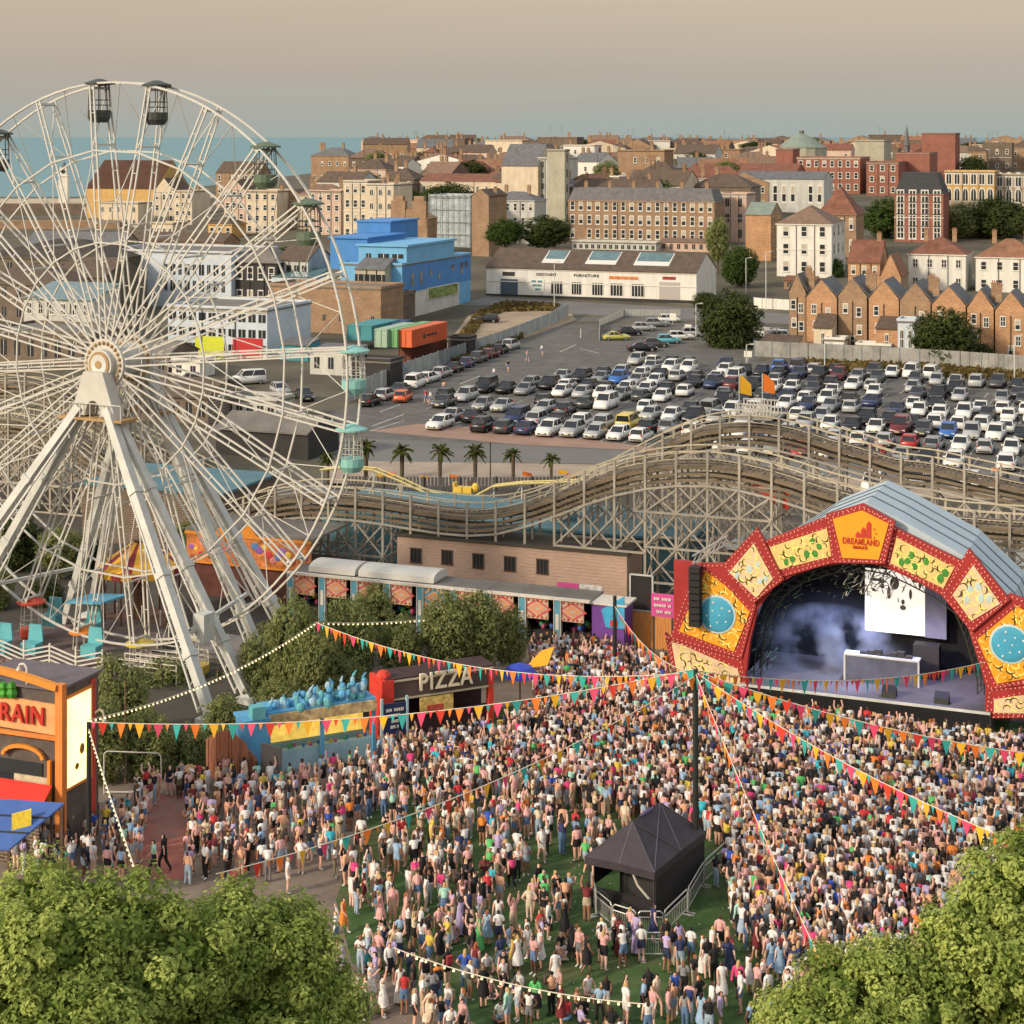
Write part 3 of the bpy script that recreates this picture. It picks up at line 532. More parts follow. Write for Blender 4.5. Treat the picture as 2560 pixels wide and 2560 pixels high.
# hundred-odd further houses up the hill
WALLS = [('cream', CREAM), ('brown brick', BRICK), ('pale grey', PALE), ('pink', PINKC), ('dark brick', DKB), ('white', WHITE), ('ginger brick', GING), ('red brick', REDB)]
ROOFS = [('brown slate', BSLATE), ('red tiled', TILE), ('grey slate', SLATE), ('orange tiled', OTILE), ('tan tiled', TANT)]
KINDS = [('gable', 'long gabled'), ('front', 'front gabled'), ('hip', 'hipped'), ('flat', 'flat topped')]
PLACE = ['on the skyline', 'high on the hill', 'in mid town', 'just behind the street blocks', 'near the furniture shop']
cnt = {}
ORD = ['', 'second ', 'third ', 'fourth ', 'fifth ', 'sixth ', 'seventh ', 'eighth ', 'ninth ', 'tenth ', 'eleventh ', 'twelfth ', 'thirteenth ']
HG = 'houses crowded up the hill'
for bi, (D, n, xa, xb, hh) in enumerate([(1250, 34, 860, 2600, (13, 19)), (980, 34, 880, 2600, (10, 16)), (800, 30, 760, 2590, (9, 14)), (660, 22, 860, 1960, (8, 12)), (560, 16, 700, 1860, (8, 11))]):
    for i in range(n):
        px = xa + (xb - xa) * (i + random.uniform(.05, .95)) / n; wd = random.uniform(10, 22) * (1 if D < 900 else 1.3)
        Dj = D + random.uniform(-50, 50); p = far(px, 400, Dj)
        if p.x < coast(Dj) + 60 or (bi >= 2 and px > 1900): continue
        wi, ri, ki = random.choice([0, 1, 1, 2, 3, 4, 5, 4, 1, 4, 0]), random.choice([0, 0, 0, 1, 2, 2, 2, 3, 4, 4]), random.choice([0, 0, 1, 2, 2, 3])
        rise = random.uniform(2.5, 4.5); dp = random.uniform(9, 14); yt = random.uniform(*[(337, 352), (345, 366), (358, 384), (378, 402), (395, 425)][bi]); h_ = max(5, H - (yt - CY) * Dj / F - p.z - rise * (1 if ki != 3 else 0)) if bi < 4 else random.uniform(*hh)
        key = (wi, ri, ki, bi); k = cnt.get(key, 0); cnt[key] = k + 1
        lab = f"{ORD[k]}{WALLS[wi][0]} {KINDS[ki][1]} house with {ROOFS[ri][0]} roof {PLACE[bi]}"
        r = thing('town_house', lab, 'house', p, -A + random.choice([0, 0, pi / 2 * 0, .25, -.2]), HG)
        MB().box(0, wd, 0, dp, -6, h_).build('wall', WALLS[wi][1], r); ro = link('roof', roofmesh(KINDS[ki][0], wd, dp, h_, rise, ROOFS[ri][1], WALLS[wi][1]), r)
        for q in range(random.choice([1, 2, 2, 3])): chimney(ro, wd * random.uniform(.05, .95), dp * .5, h_ + (rise if ki in (0, 2) else 1), BRICK, 1.1)
        for q in range(random.choice([0, 0, 1, 2])): x = wd * random.uniform(.1, .9); MB().bar((x, dp * .5, h_ + rise * .6), (x, dp * .5, h_ + rise + 3), .10).bar((x - .8, dp * .5, h_ + rise + 2.8), (x + .8, dp * .5, h_ + rise + 2.8), .07).build('aerial', DARKF, r)
        if random.random() < .4: MB().box(-.05, wd + .05, -.12, -.006, h_ * .5, h_ * .5 + .25).build('string_course', random.choice([FRAME, CONC, PALE]), r)
        if D < 900: windows(r, wd, h_, 3 if h_ > 10 else 2, max(2, int(wd / 3.5)), 'sash', 1.2, 1.8)
        else: windows(r, wd, h_, 2, max(2, int(wd / 5)), 'sash', 1.6, 2.4)
# ---------------------------------------------------------------- ferris wheel
WWH = mat('wheel white paint', (.52, .505, .455), .5, .12, .6); WST = mat('weathered white steel', (.54, .545, .51), .55, .18, .7); RUST = mat('rusty ochre steel', (.38, .24, .11), .7, .3, .8)
WB = R(28); hubp = pt(299, 903, 113); zc = hubp.z; RW = 17.5
wheel = thing('ferris_wheel', 'giant white ferris wheel on splayed legs with open gondolas', 'ferris wheel', (hubp.x, hubp.y, 0), -WB)
C0 = Vector((0, 0, zc)); NS = 24; HWD = .72
def wp(a, r, y=0): return (sin(a) * r, y, zc + cos(a) * r)
for y in (-HWD, HWD):
    b = MB(); n = 96
    for i in range(n): b.bar(wp(2 * pi * i / n, RW, y), wp(2 * pi * (i + 1.02) / n, RW, y), .12, .13, 0, Vector((0, 1, 0)))
    b.build('rim', WWH, wheel)
PH = R(-5.4)
sp = MB()
for s in (-1, 1):
    for dx in (-.15, .15): sp.bar((dx * 1.6, s * 1.35, 1.0), (dx, s * HWD, RW), .085, .10, 0, Vector((1, 0, 0)))
    for k in range(1, 9): sp.bar((-.15, s * (1.35 - .63 * k / 9), 1 + (RW - 1) * k / 9), (.15, s * (1.35 - .63 * k / 9), 1 + (RW - 1) * k / 9), .05)
sp.bar((0, -HWD, RW * .985), (0, HWD, RW * .985), .15).bar((0, -.95, RW * .78), (0, .95, RW * .78), .1).bar((0, -1.2, RW * .5), (0, 1.2, RW * .5), .1)
sp.bar((0, -.95, RW * .78), (0, HWD, RW * .985), .06)
spm = sp.mesh('spoke', [WWH]); cb = MB(); dA = 2 * pi / NS
def lp(k, r, y): a = dA * k; return (sin(a) * r, y, cos(a) * r)
for s in (-1, 1):
    for f, yy, th in ((.76, .93, .10), (.43, 1.15, .09)): cb.bar(lp(0, RW * f, s * yy), lp(1, RW * f, s * yy), th)
    cb.bar(lp(0, RW * .43, s * 1.15), lp(1, RW * .76, s * .93), .05) if s < 0 else cb.bar(lp(0, RW * .76, s * .93), lp(.5, RW * .997, -s * HWD), .045).bar(lp(1, RW * .76, s * .93), lp(.5, RW * .997, -s * HWD), .045)
cbm = cb.mesh('cross_brace', [WWH])
for k in range(NS):
    a = PH + k * dA
    for nm, me in (('spoke', spm), ('cross_brace', cbm)):
        o = link(nm, me, wheel, C0); o.rotation_euler = (0, a, 0)
hb = MB().tube((0, -1.9, zc), (0, 1.9, zc), .95, 24)
hb.build('axle', WST, wheel)
b = MB()
for y in (-1.5, 1.2):
    b = MB().tube((0, y, zc), (0, y + .3, zc), 1.55, 32)
    for i in range(24): a = 2 * pi * i / 24; b.ball(wp(a, 1.3, y - .03), .13, 1)
    b.build('hub_flange', [WWH, RUST], wheel)
for y in (-1.97, 1.9): MB().tube((0, y, zc), (0, y + .08, zc), .80, 20, 1).tube((0, y - .02, zc), (0, y + .1, zc), .62, 20, 0).tube((0, y - .06, zc), (0, y + .14, zc), .25, 12, 1).build('hub_cap', [WST, RUST], wheel)
for y, s in ((-2.5, -1), (1.7, 1)):                        # tower heads
    n = 10; arch = [(.62 * cos(pi * i / n), zc - 3.1 + .95 * sin(pi * i / n)) for i in range(n + 1)]
    out = [(.75, zc - .4), (1.75, zc - 3.1)]
    poly = [(x, y, z) for x, z in [(-1.75, zc - 3.1), (-.75, zc - .4), (.75, zc - .4), (1.75, zc - 3.1)] + arch]
    MB().prism(poly, (0, .9, 0), 0).build('tower_head', WWH, wheel)
    MB().box(-2.5, 2.5, y - .3, y + 1.2, zc - 3.35, zc - 3.2).build('platform', RUST, wheel)
    b = MB(); b.bar((-2.4, y - .25, zc - 2.3), (2.4, y - .25, zc - 2.3), .05)
    for i in range(7): b.bar((-2.4 + .8 * i, y - .25, zc - 3.2), (-2.4 + .8 * i, y - .25, zc - 2.3), .04)
    b.build('guard_rail', WST, wheel)
for sx in (-1, 1):
    for (yt, yb, xb) in ((-2.4, -6.6, 12.3), (-2.0, -2.6, 12.0), (2.0, 4.0, 8.2), (2.4, 7.2, 8.6)):
        top = Vector((sx * 1.1, yt, zc - 2.6)); bot = Vector((sx * xb, yb, .05)); b = MB()
        b.bar(top, bot, .48, .55, 0, Vector((0, 1, 0)))
        d = bot - top; off = Vector((sx * -.75, 0, -.2)); b.bar(top + off * .5, top + d * .97 + off, .12, .12, 0, Vector((0, 1, 0)))
        for t in (.28, .55, .8): p = top + d * t; b.bar(p - d.normalized() * .18, p + d.normalized() * .18, .64, .7, 0, Vector((0, 1, 0)))
        for t in [i / 14 for i in range(1, 14)]: b.bar(top + d * t, top + d * (t + .035) + off, .06)
        b.box(bot.x - .7, bot.x + .7, bot.y - .7, bot.y + .7, 0, .3); b.build('leg', WST, wheel)
for sx in (-1, 1): MB().box(sx * 9.6 - .4, sx * 9.6 + .4, -4.4, -3.4, 3.6, 5.2).build('control_box', WST, wheel)
for sx in (-1, 1): MB().bar((sx * 9.4, -5.2, 4.3), (sx * 7.0, 4, 4.3), .2).bar((sx * 9.4, -5.2, 4.3), (sx * 9.4, -2.6, 4.3), .2).build('tie_beam', WST, wheel)
def gondola_mesh(c, dark):
    bd = mat('gondola ' + c[0], c[1], .5, .1); fr = mat('dark gondola steel', (.07, .07, .06), .6, .1) if dark else WWH  # dark sets paint the backlit silhouette into tub, canopy and frame colours
    can = MB().tube((0, 0, -.08), (0, 0, .02), 1.12, 16).tube((0, 0, .02), (0, 0, .3), 1.12, 16, 0, .25).mesh('canopy', [bd])
    tub = MB().tube((0, 0, -2.7), (0, 0, -2.35), .62, 14, 0, .86).tube((0, 0, -2.35), (0, 0, -1.85), .86, 14, 0, .86).mesh('tub', [bd])
    f = MB()
    for i in range(8):
        a = 2 * pi * i / 8; f.tube((.8 * cos(a), .8 * sin(a), -1.9), (.72 * cos(a), .72 * sin(a), -.05), .035, 4)
    for z in (-1.5, -1.15):
        for i in range(12): a, a2 = 2 * pi * i / 12, 2 * pi * (i + 1) / 12; f.tube((.83 * cos(a), .83 * sin(a), z), (.83 * cos(a2), .83 * sin(a2), z), .025, 4)
    return can, tub, f.mesh('gondola_frame', [fr])
GC = {'dark': gondola_mesh(('dark', (.05, .055, .05)), True), 'teal': gondola_mesh(('teal', (.22, .46, .42)), False), 'red': gondola_mesh(('red', (.55, .07, .035)), False),  # dark set: teal gondolas with their silhouette painted in
      'orange': gondola_mesh(('orange', (.65, .20, .03)), False), 'yellow': gondola_mesh(('yellow', (.55, .42, .07)), False), 'green': gondola_mesh(('green', (.10, .14, .09)), True)}
for k, c in ((-2, 'dark'), (0, 'dark'), (1, 'dark'), (3, 'green'), (4, 'green'), (6, 'teal'), (7, 'teal'), (11, 'yellow'), (12, 'yellow'), (13, 'orange'), (14, 'red'), (-4, 'green'), (-6, 'teal')):
    a = PH + k * dA; g = bpy.data.objects.new('gondola', None); COL.objects.link(g); g.parent = wheel; g.location = wp(a, RW + .05); g.scale = (.84, .84, .92)
    for nm, me in zip(('canopy', 'tub', 'gondola_frame'), GC[c]): link(nm, me, g)
# ---------------------------------------------------------------- wooden coaster
WOODP = mat('weathered pale timber', (.37, .335, .275), .9, .28, .6); WOODB = mat('brown track timber', (.185, .145, .10), .9, .45, .8, sc3=(.3, 1, 3)); RAILP = mat('pale yellow hand rail', (.50, .44, .31), .7, .15, .8); RAILS = mat('track steel', (.25, .22, .19), .4, .2, metal=.6)
P0 = gnd(998, 1482); P0.z = 0
def coaster(name, label, pix, yoff, level0=0.0, base=0.0, step=2.2, brace_from=None, posts=True, wide=2.8, xrows=3, s_lo=None, s_hi=None):
    org = P0 + V * yoff
    q = [onplane(px, py, org) for px, py in pix]; S = np.array([a for a, _ in q]); Z = np.array([z for _, z in q])
    r = thing(name, label, 'roller coaster', (org.x, org.y, 0))
    fine = np.arange(S[0], S[-1] + .01, step / 3)
    def z(s):                                              # smooth interpolation
        i = int(np.clip(np.searchsorted(S, s) - 1, 0, len(S) - 2)); h = S[i + 1] - S[i]; t = (s - S[i]) / h
        m = lambda j: (Z[min(j + 1, len(Z) - 1)] - Z[max(j - 1, 0)]) / (S[min(j + 1, len(S) - 1)] - S[max(j - 1, 0)])
        return float((2 * t**3 - 3 * t**2 + 1) * Z[i] + (t**3 - 2 * t**2 + t) * h * m(i) + (-2 * t**3 + 3 * t**2) * Z[i + 1] + (t**3 - t**2) * h * m(i + 1))
    bt = MB(); bhs = {0: MB(), wide: MB()}; brs = {.75: MB(), wide - .75: MB()}; lats = {-.2: MB(), wide + .2: MB()}
    for a, c in zip(fine, fine[1:]):
        za, zb = z(a), z(c); e = .01
        for yy in (0, wide):
            for k in range(3): bt.bar((a, yy - .05 * k, za - 1.12 - .42 * k), (c + e, yy - .05 * k, zb - 1.12 - .42 * k), .12, .20)
            bh = bhs[yy]; bh.bar((a, yy, za), (c + e, yy, zb), .08, .09); bh.bar((a, yy, za - .5), (c + e, yy, zb - .5), .05, .05)
        for yy, br in brs.items(): br.bar((a, yy, za - .85), (c + e, yy, zb - .85), .10, .12)
        bt.bar((a, .35, za - .98), (c + e, .35, zb - .98), .65, .06); bt.bar((a, wide - .35, za - .98), (c + e, wide - .35, zb - .98), .65, .06)
        bt.bar((a, 0, za - 1.0), (a, wide, za - 1.0), .16, .14); m_ = (a + c) / 2; bt.bar((m_, .7, z(m_) - 1.0), (m_, wide - .7, z(m_) - 1.0), .16, .14)
    bt.build('track_bed', WOODB, r); [q.build('hand_rail', RAILP, r) for q in bhs.values()]; [q.build('rail', RAILS, r) for q in brs.values()]
    xs = np.arange(S[0] + .01, S[-1], step)
    for i, s in enumerate(xs):
        zt = z(s); zb = base(s) if callable(base) else base; b = MB()
        for yy in (-.12, wide + .12): b.box(s - .08, s + .08, yy - .07, yy + .07, zb, zt + .06)
        b.box(s - .06, s + .06, wide / 2 - .06, wide / 2 + .06, zb, zt - 1.2)
        lv = zb + 2.4
        while lv < zt - 2.4: b.bar((s, -.12, lv), (s, wide + .12, lv), .1); b.bar((s, -.12, lv), (s, wide + .12, lv + 2.2), .08); lv += 2.4
        b.build('trestle', WOODP, r)
        if i + 1 < len(xs):
            s2 = xs[i + 1]; z2 = z(s2); zb2 = base(s2) if callable(base) else base; lv = max(zb, zb2) + .1; k = 0
            while lv + 1.6 < min(zt, z2) - 2.2:
                top = min(lv + 2.35, min(zt, z2) - 2.2)
                for yy, lat in lats.items():
                    lat.bar((s, yy, lv), (s2, yy, lv), .12, .14); lat.bar((s, yy, lv), (s2, yy, top), .10, .11); lat.bar((s, yy + .1, top), (s2, yy + .1, lv), .10, .11)
                lv += 2.4; k += 1
            for yy, lat in lats.items(): lat.bar((s, yy, zt - 2.3), (s2, yy, z2 - 2.3), .12, .14)
    for lat in lats.values(): lat.build('lattice_bracing', WOODP, r)
    return r
FR = [(560, 1262), (620, 1238), (690, 1222), (741, 1215), (838, 1217), (923, 1225), (1003, 1237), (1077, 1249), (1157, 1257), (1236, 1254), (1316, 1234), (1396, 1205), (1476, 1174), (1561, 1148), (1641, 1134),
      (1720, 1128), (1800, 1132), (1888, 1148), (1972, 1171), (2056, 1199), (2144, 1222), (2240, 1246), (2340, 1268), (2460, 1280), (2620, 1290)]
def fbase(s): return 4.35 if 0 < s < 17.2 else 0.0
coaster('wooden_coaster', 'front run of weathered timber roller coaster above the plank building', FR, 0, base=fbase)
BK = [(1380, 1240), (1440, 1200), (1500, 1165), (1580, 1122), (1660, 1082), (1744, 1051), (1832, 1039), (1902, 1041), (1986, 1055), (2070, 1081), (2154, 1104), (2238, 1130), (2326, 1141), (2410, 1160), (2498, 1178), (2600, 1200)]
coaster('wooden_coaster', 'rear run of timber roller coaster with flagged crest platform', BK, 11)
LK = [(-80, 948), (0, 938), (60, 940), (120, 955), (180, 985), (240, 1025), (320, 1075), (420, 1130), (520, 1180), (620, 1225), (690, 1262)]
coaster('wooden_coaster', 'timber roller coaster curve dropping behind the ferris wheel', LK, 24, xrows=2)
LK2 = [(-80, 1035), (0, 1030), (100, 1050), (200, 1100), (300, 1180), (400, 1250), (480, 1290), (560, 1300)]
coaster('wooden_coaster', 'lower timber roller coaster run beneath the ferris wheel legs', LK2, 14, xrows=2)
# white crest platform with flags
s_, z_ = onplane(1838, 1036, P0 + V * 11); org = P0 + V * 11 + U * s_
r = thing('lookout_platform', 'small white railed platform on the coaster crest', 'platform', (org.x, org.y, z_ - .2)); b = MB()
for yy in (.1, 2.7):
    b = MB()
    for z in (.1, .55, 1.0): b.bar((0, yy, z), (2.6, yy, z), .07)
    for i in range(11): b.bar((.26 * i, yy, 0), (.26 * i, yy, 1.05), .07)
    b.build('railing', WWH, r)
MB().box(-.1, 2.7, 0, 2.8, -.12, -.02).build('deck', WOODP, r)
FLAGC = {'yellow': (.78, .42, .03), 'orange': (.80, .20, .03), 'pink': (.72, .07, .16), 'teal': (.04, .36, .33), 'red': (.62, .05, .03), 'purple': (.20, .08, .28)}
OBJC = mat('coloured cloth', (1, 1, 1), .8, .08, 6, kind='objcol')
def banner(p, h, c, label, up=2.0, grp=None):
    r = thing('feather_flag', label, 'flag', p, -A + .5, grp); MB().tube((0, 0, 0), (0, 0, h + up), .04, 5).build('pole', WST, r)
    pts = [(.03, 0, h + up), (.35, 0, h + up - .1), (.95, 0, h * .55 + up), (1.0, 0, h * .2 + up * .8), (.03, 0, h * .35 + up * .8)]
    o = MB().prism(pts, (0, .015, 0)).build('cloth', OBJC, r); o.color = (*FLAGC[c], 1)
for k, (px, py, c, D) in enumerate([(1848, 1040, 'yellow', 138), (1906, 1036, 'orange', 137)]):
    banner(pt(px, py, D), 1.6, c, f"{c} flag flying over the coaster crest platform", 1.5)
# plank building under the coaster
Pb = P0 - V * .35; r = thing('plank_building', 'long weathered plank building with five small dark windows under the coaster', 'building', Pb)
kx = (1567 - CX) / F; sL = (kx * Pb.y - Pb.x) / (cos(A) + kx * sin(A)); PLK = mat('pinkish grey planks', (.50, .35, .27), .9, .3, 6, sc3=(.25, 1, 5), )
b = MB(); nP = 18
for i in range(nP): b.box(0, sL, .002 * (i % 3), 3.6, 4.2 * i / nP, 4.2 * (i + .94) / nP)
b.box(.02, sL - .02, .03, 3.58, 0, 4.19); b.build('wall', PLK, r)
MB().box(-.15, sL + .15, -.15, 3.75, 4.2, 4.34).build('roof', mat('dark roofing', (.07, .06, .045), .9, .2), r)
for px, py in ((1040, 1388), (1118, 1393), (1196, 1402), (1275, 1409), (1356, 1416)):
    sx_, z_ = onplane(px, py, Pb); w_ = MB().box(-.42, .42, -.08, -.004, -.5, .5, 1)
    for x in (-.42, -.16, .10, .36): w_.box(x, x + .06, -.10, -.081, -.5, .5, 0)
    w_.box(-.46, .46, -.10, -.081, .46, .54, 0).box(-.46, .46, -.10, -.081, -.54, -.46, 0); w_.build('window', [mat('brown frame', (.09, .055, .035), .8, .1), GLASS], r, (sx_, 0, z_))
b = MB()
for x in (sL * .27, sL * .40): b.bar((x, -.25, .2), (x, -.25, 1.6), .05).bar((x + 1.6, -.25, .2), (x + 1.6, -.25, 1.6), .05).bar((x, -.25, 1.6), (x + 1.6, -.25, 1.6), .05)
b.build('poster_frame', DARKF, r)
# teal roofed building and other roofs behind the coaster
TEALR = mat('teal roof sheet', (.07, .16, .19), .6, .2, .5)
def lowbox(name, label, cat, px, py, D, sw, dp, h, wm, rm, ang=A, extra=None):
    p = pt(px, py, D); p.z = 0; r = thing(name, label, cat, p, -ang); MB().box(0, sw, 0, dp, 0, h).build('wall', wm, r); MB().box(-.2, sw + .2, -.2, dp + .2, h, h + .2).build('roof', rm, r); return r
lowbox('teal_hall', 'long low teal roofed hall behind the front coaster run', 'hall', 800, 1400, 142, 30, 9, 3.4, mat('teal wall', (.07, .16, .19), .7, .3, .6), TEALR)
lowbox('teal_hall', 'flat blue teal roof seen between the ferris wheel legs', 'hall', 205, 1400, 147, 13, 9, 4.6, DKB, TEALR)
lowbox('white_marquee', 'long white roofed marquee behind the lattice and stage', 'marquee', 1820, 1400, 130, 26, 6, 3.2, mat('dark side', (.06, .06, .055), .9, .2), mat('white sheet roof', (.55, .55, .5), .6, .15, .5))
lowbox('ride_shed', 'dark shed with grey roof in the ride yard by the coaster', 'shed', 600, 1400, 150, 8, 6, 2.6, DKB, FELT)
p = pt(1905, 1215, 132); r = thing('red_banner', 'red triangular banner hung in the coaster lattice', 'banner', p); MB().prism([(-2.0, 0, .5), (2.0, 0, -.3), (2.0, 0, -1.6), (.8, 0, -1.3)], (0, .05, 0)).build('cloth', mat('red cloth', (.60, .05, .03), .7, .1), r)
p = gnd(1840, 1225); p2 = pt(2190, 1235, 165)
# yellow children's coaster
YEL = mat('yellow track paint', (.50, .43, .17), .5, .15); r = thing('kids_coaster', "small yellow children's roller coaster behind the timber one", 'roller coaster', pt(850, 1170, 158) * 1, -A); org = r.location.copy(); org.z = 0; r.location = org
pts = [onplane(px, py, org) for px, py in [(800, 1172), (860, 1166), (930, 1172), (1000, 1200), (1070, 1232), (1140, 1246), (1190, 1236), (1230, 1214), (1300, 1206), (1380, 1204), (1450, 1200)]]
b = MB(); sup = MB()
for yy in (0, .9):
    b.path([(s, yy, z - .1) for s, z in pts], .10)
for (s, z), (s2, z2) in zip(pts, pts[1:]):
    for t in (0, .33, .66): a, zz = s + (s2 - s) * t, z + (z2 - z) * t - .1; b.bar((a, 0, zz), (a, .9, zz), .07)
    sup.tube((s, .45, 0), (s, .45, z - .1), .08); sup.bar((s, .45, 0), (s2, .45, z2 - .3), .05)
b.build('track', YEL, r); sup.build('support', WST, r)
s_, z_ = onplane(1155, 1235, org); MB().box(s_ - .9, s_ - .1, .1, .8, z_ + .05, z_ + .55).box(s_, s_ + .8, .1, .8, z_ + .05, z_ + .55).ball((s_ + 1.05, .45, z_ + .55), .34, 0, 8, 5, (1, .8, 1.2)).box(s_ - .9, s_ - .75, .1, .8, z_ + .55, z_ + .9).build('train_car', mat('yellow car', (.65, .45, .06), .5, .1), r)
# ---------------------------------------------------------------- rides below the wheel
p = pt(352, 1500, 122); p.z = 0; r = thing('carousel', 'round ride with orange and maroon striped canopy under the wheel', 'carousel', p, 0)
OR_ = mat('orange stripe', (.86, .44, .04), .6, .1); MA_ = mat('maroon stripe', (.26, .03, .035), .6, .1); b = MB(); n = 24
for i in range(n):
    a, a2 = 2 * pi * i / n, 2 * pi * (i + 1) / n; b.add([(2.9 * cos(a), 2.9 * sin(a), 4.0), (2.9 * cos(a2), 2.9 * sin(a2), 4.0), (.25 * cos(a2), .25 * sin(a2), 5.7), (.25 * cos(a), .25 * sin(a), 5.7)], [(0, 1, 2, 3)], 1 if i % 3 == 2 else 0)
    b.add([(2.9 * cos(a), 2.9 * sin(a), 4.0), (2.9 * cos(a2), 2.9 * sin(a2), 4.0), (2.9 * cos(a2), 2.9 * sin(a2), 3.5), (2.9 * cos(a), 2.9 * sin(a), 3.5)], [(0, 1, 2, 3)], (i + 1) % 2)
b.build('canopy', [OR_, MA_], r); b = MB().tube((0, 0, 0), (0, 0, 5.7), .5, 10).tube((0, 0, 0), (0, 0, .3), 3.0, 20)
for i in range(10): a = 2 * pi * i / 10; b.tube((2.6 * cos(a), 2.6 * sin(a), .3), (2.6 * cos(a), 2.6 * sin(a), 3.9), .07)
b.build('deck', mat('ride brown', (.16, .08, .05), .8, .2), r)
p = pt(470, 1500, 130); p.z = 0; r = thing('fun_house', 'orange ride front with painted scroll fascia behind the wheel legs', 'ride', p)
FASC = mat('painted orange fascia', (.55, .19, .06), .6, .75, 1.6); ORP = mat('bright orange trim', (.70, .26, .04), .6, .1)
b = MB().box(0, 10, 0, 5, 0, 2.4); b.build('wall', mat('ride dark red', (.13, .05, .04), .8, .3), r); MB().box(0, 10, -.2, -.01, 2.5, 4.4).build('fascia', FASC, r)
b = MB().box(-.1, 10.1, -.3, -.21, 4.4, 4.6).box(-.1, 10.1, -.3, -.21, 2.35, 2.5)
for x in (2.4, 4.2): b.prism([(x, -.3, 4.6), (x + 1.6, -.3, 4.6), (x + .8, -.3, 5.5)], (0, .12, 0))
b.build('trim', ORP, r); b = MB()
for i in range(26): b.ball((.4 + i * .37, -.22, 3.0 + .9 * random.random()), random.uniform(.14, .34), i % 5, 9, 5, (1.2, .12, 1))
b.build('motifs', [mat('motif ' + n, c, .6, .2) for n, c in (('violet', (.28, .12, .40)), ('yellow', (.75, .50, .08)), ('red', (.55, .05, .05)), ('pink', (.65, .25, .25)), ('blue', (.10, .22, .45)))], r); MB().box(-.2, 10.2, -.1, 5.2, 4.6, 4.75).build('roof', FELT, r)
# teal twist ride with white fences at the lower left
p = pt(70, 1650, 114); p.z = 0; r = thing('twist_ride', 'fairground ride with teal cars and white stepped fences beside the wheel', 'ride', p)
TEAL = mat('teal ride paint', (.12, .40, .44), .5, .15); WHR = mat('white ride rail', (.62, .58, .52), .6, .1)
MB().tube((2, 3, 0), (2, 3, .5), 5.5, 24).build('deck', mat('ride deck', (.16, .12, .11), .9, .25), r)
for x, y, z in ((-1.3, -1, .5), (.7, -.6, .5), (4.6, .2, .5), (2.6, 3, 1.0), (-.5, 3.2, 1.2)):
    c = MB(); c.box(x - .55, x + .55, y - .4, y + .4, z, z + .7).prism([(x - .55, y + .4, z + .7), (x + .55, y + .4, z + .7), (x + .45, y + .4, z + 1.7), (x - .45, y + .4, z + 1.7)], (0, .12, 0)); c.build('ride_car', TEAL, r)
b = MB()
for k in range(4):
    for i in range(5): b.bar((-2.5 + i * 1.9, -2.2, .3 + .28 * k + (.5 if i % 2 else 0)), (-.6 + i * 1.9, -2.2, .3 + .28 * k + (0 if i % 2 else .5)), .08)
for i in range(6): b.bar((-2.5 + i * 1.9, -2.2, 0), (-2.5 + i * 1.9, -2.2, 1.8), .1)
for i in range(9): b.bar((2 + 5.6 * cos(i * .35), 3 + 5.6 * sin(i * .35), .5), (2 + 5.6 * cos(i * .35), 3 + 5.6 * sin(i * .35), 1.5), .08)
b.build('fence', WHR, r)
MB().prism([(1.2, 2.2, 3.0), (4.2, 1.8, 3.3), (4.4, 4.6, 3.2), (1.4, 5.0, 2.9)], (0, 0, .12)).build('canopy', mat('blue ride roof', (.10, .38, .55), .5, .1), r)
p = pt(285, 1650, 110); p.z = 0; r = thing('barrier_fence', 'maze of white queue rails in front of the wheel legs', 'fence', p); b = MB()
for j in range(4):
    for z in (.5, .8, 1.1): b.bar((0, j * 1.2, z), (4.4, j * 1.2, z), .06)
    for i in range(5): b.bar((i * 1.1, j * 1.2, 0), (i * 1.1, j * 1.2, 1.1), .06)
b.build('rail', WHR, r)
MB().box(2.0, 9.0, 4.5, 8.5, 0, .7).build('platform', mat('grey deck', (.22, .20, .19), .9, .2), r)
# ---------------------------------------------------------------- game stalls below the plank building
Ps = gnd(724, 1545); Ps.z = 0; kx = (1478 - CX) / F; sS = (kx * Ps.y - Ps.x) / (cos(A) + kx * sin(A)); NB = 9; bw = sS / NB
SBL = mat('stall blue paint', (.10, .30, .40), .6, .2, 1); SWH = mat('stall white trim', (.66, .60, .52), .6, .1); SCR = mat('stall cream panel', (.56, .40, .30), .7, .3, 2); SPK = mat('stall pink motif', (.58, .12, .10), .6, .2); SOR = mat('stall orange motif', (.68, .28, .12), .6, .2); SDK = mat('stall dark inside', (.035, .03, .03), .9, .2)
PRIZ = [mat('prize ' + n, c, .7, .2) for n, c in (('blue', (.05, .15, .45)), ('pink', (.55, .08, .2)), ('yellow', (.6, .4, .05)), ('green', (.06, .3, .1)))]
SLAB = ['at the end nearest the wheel', 'under the first white canopy', 'beside the first white canopy', 'under the long white canopy', 'with a ringed blue emblem', 'with a white letter on its front', 'behind the tallest bush', 'with pink diamonds, last but one', 'with pink diamonds at the open end']
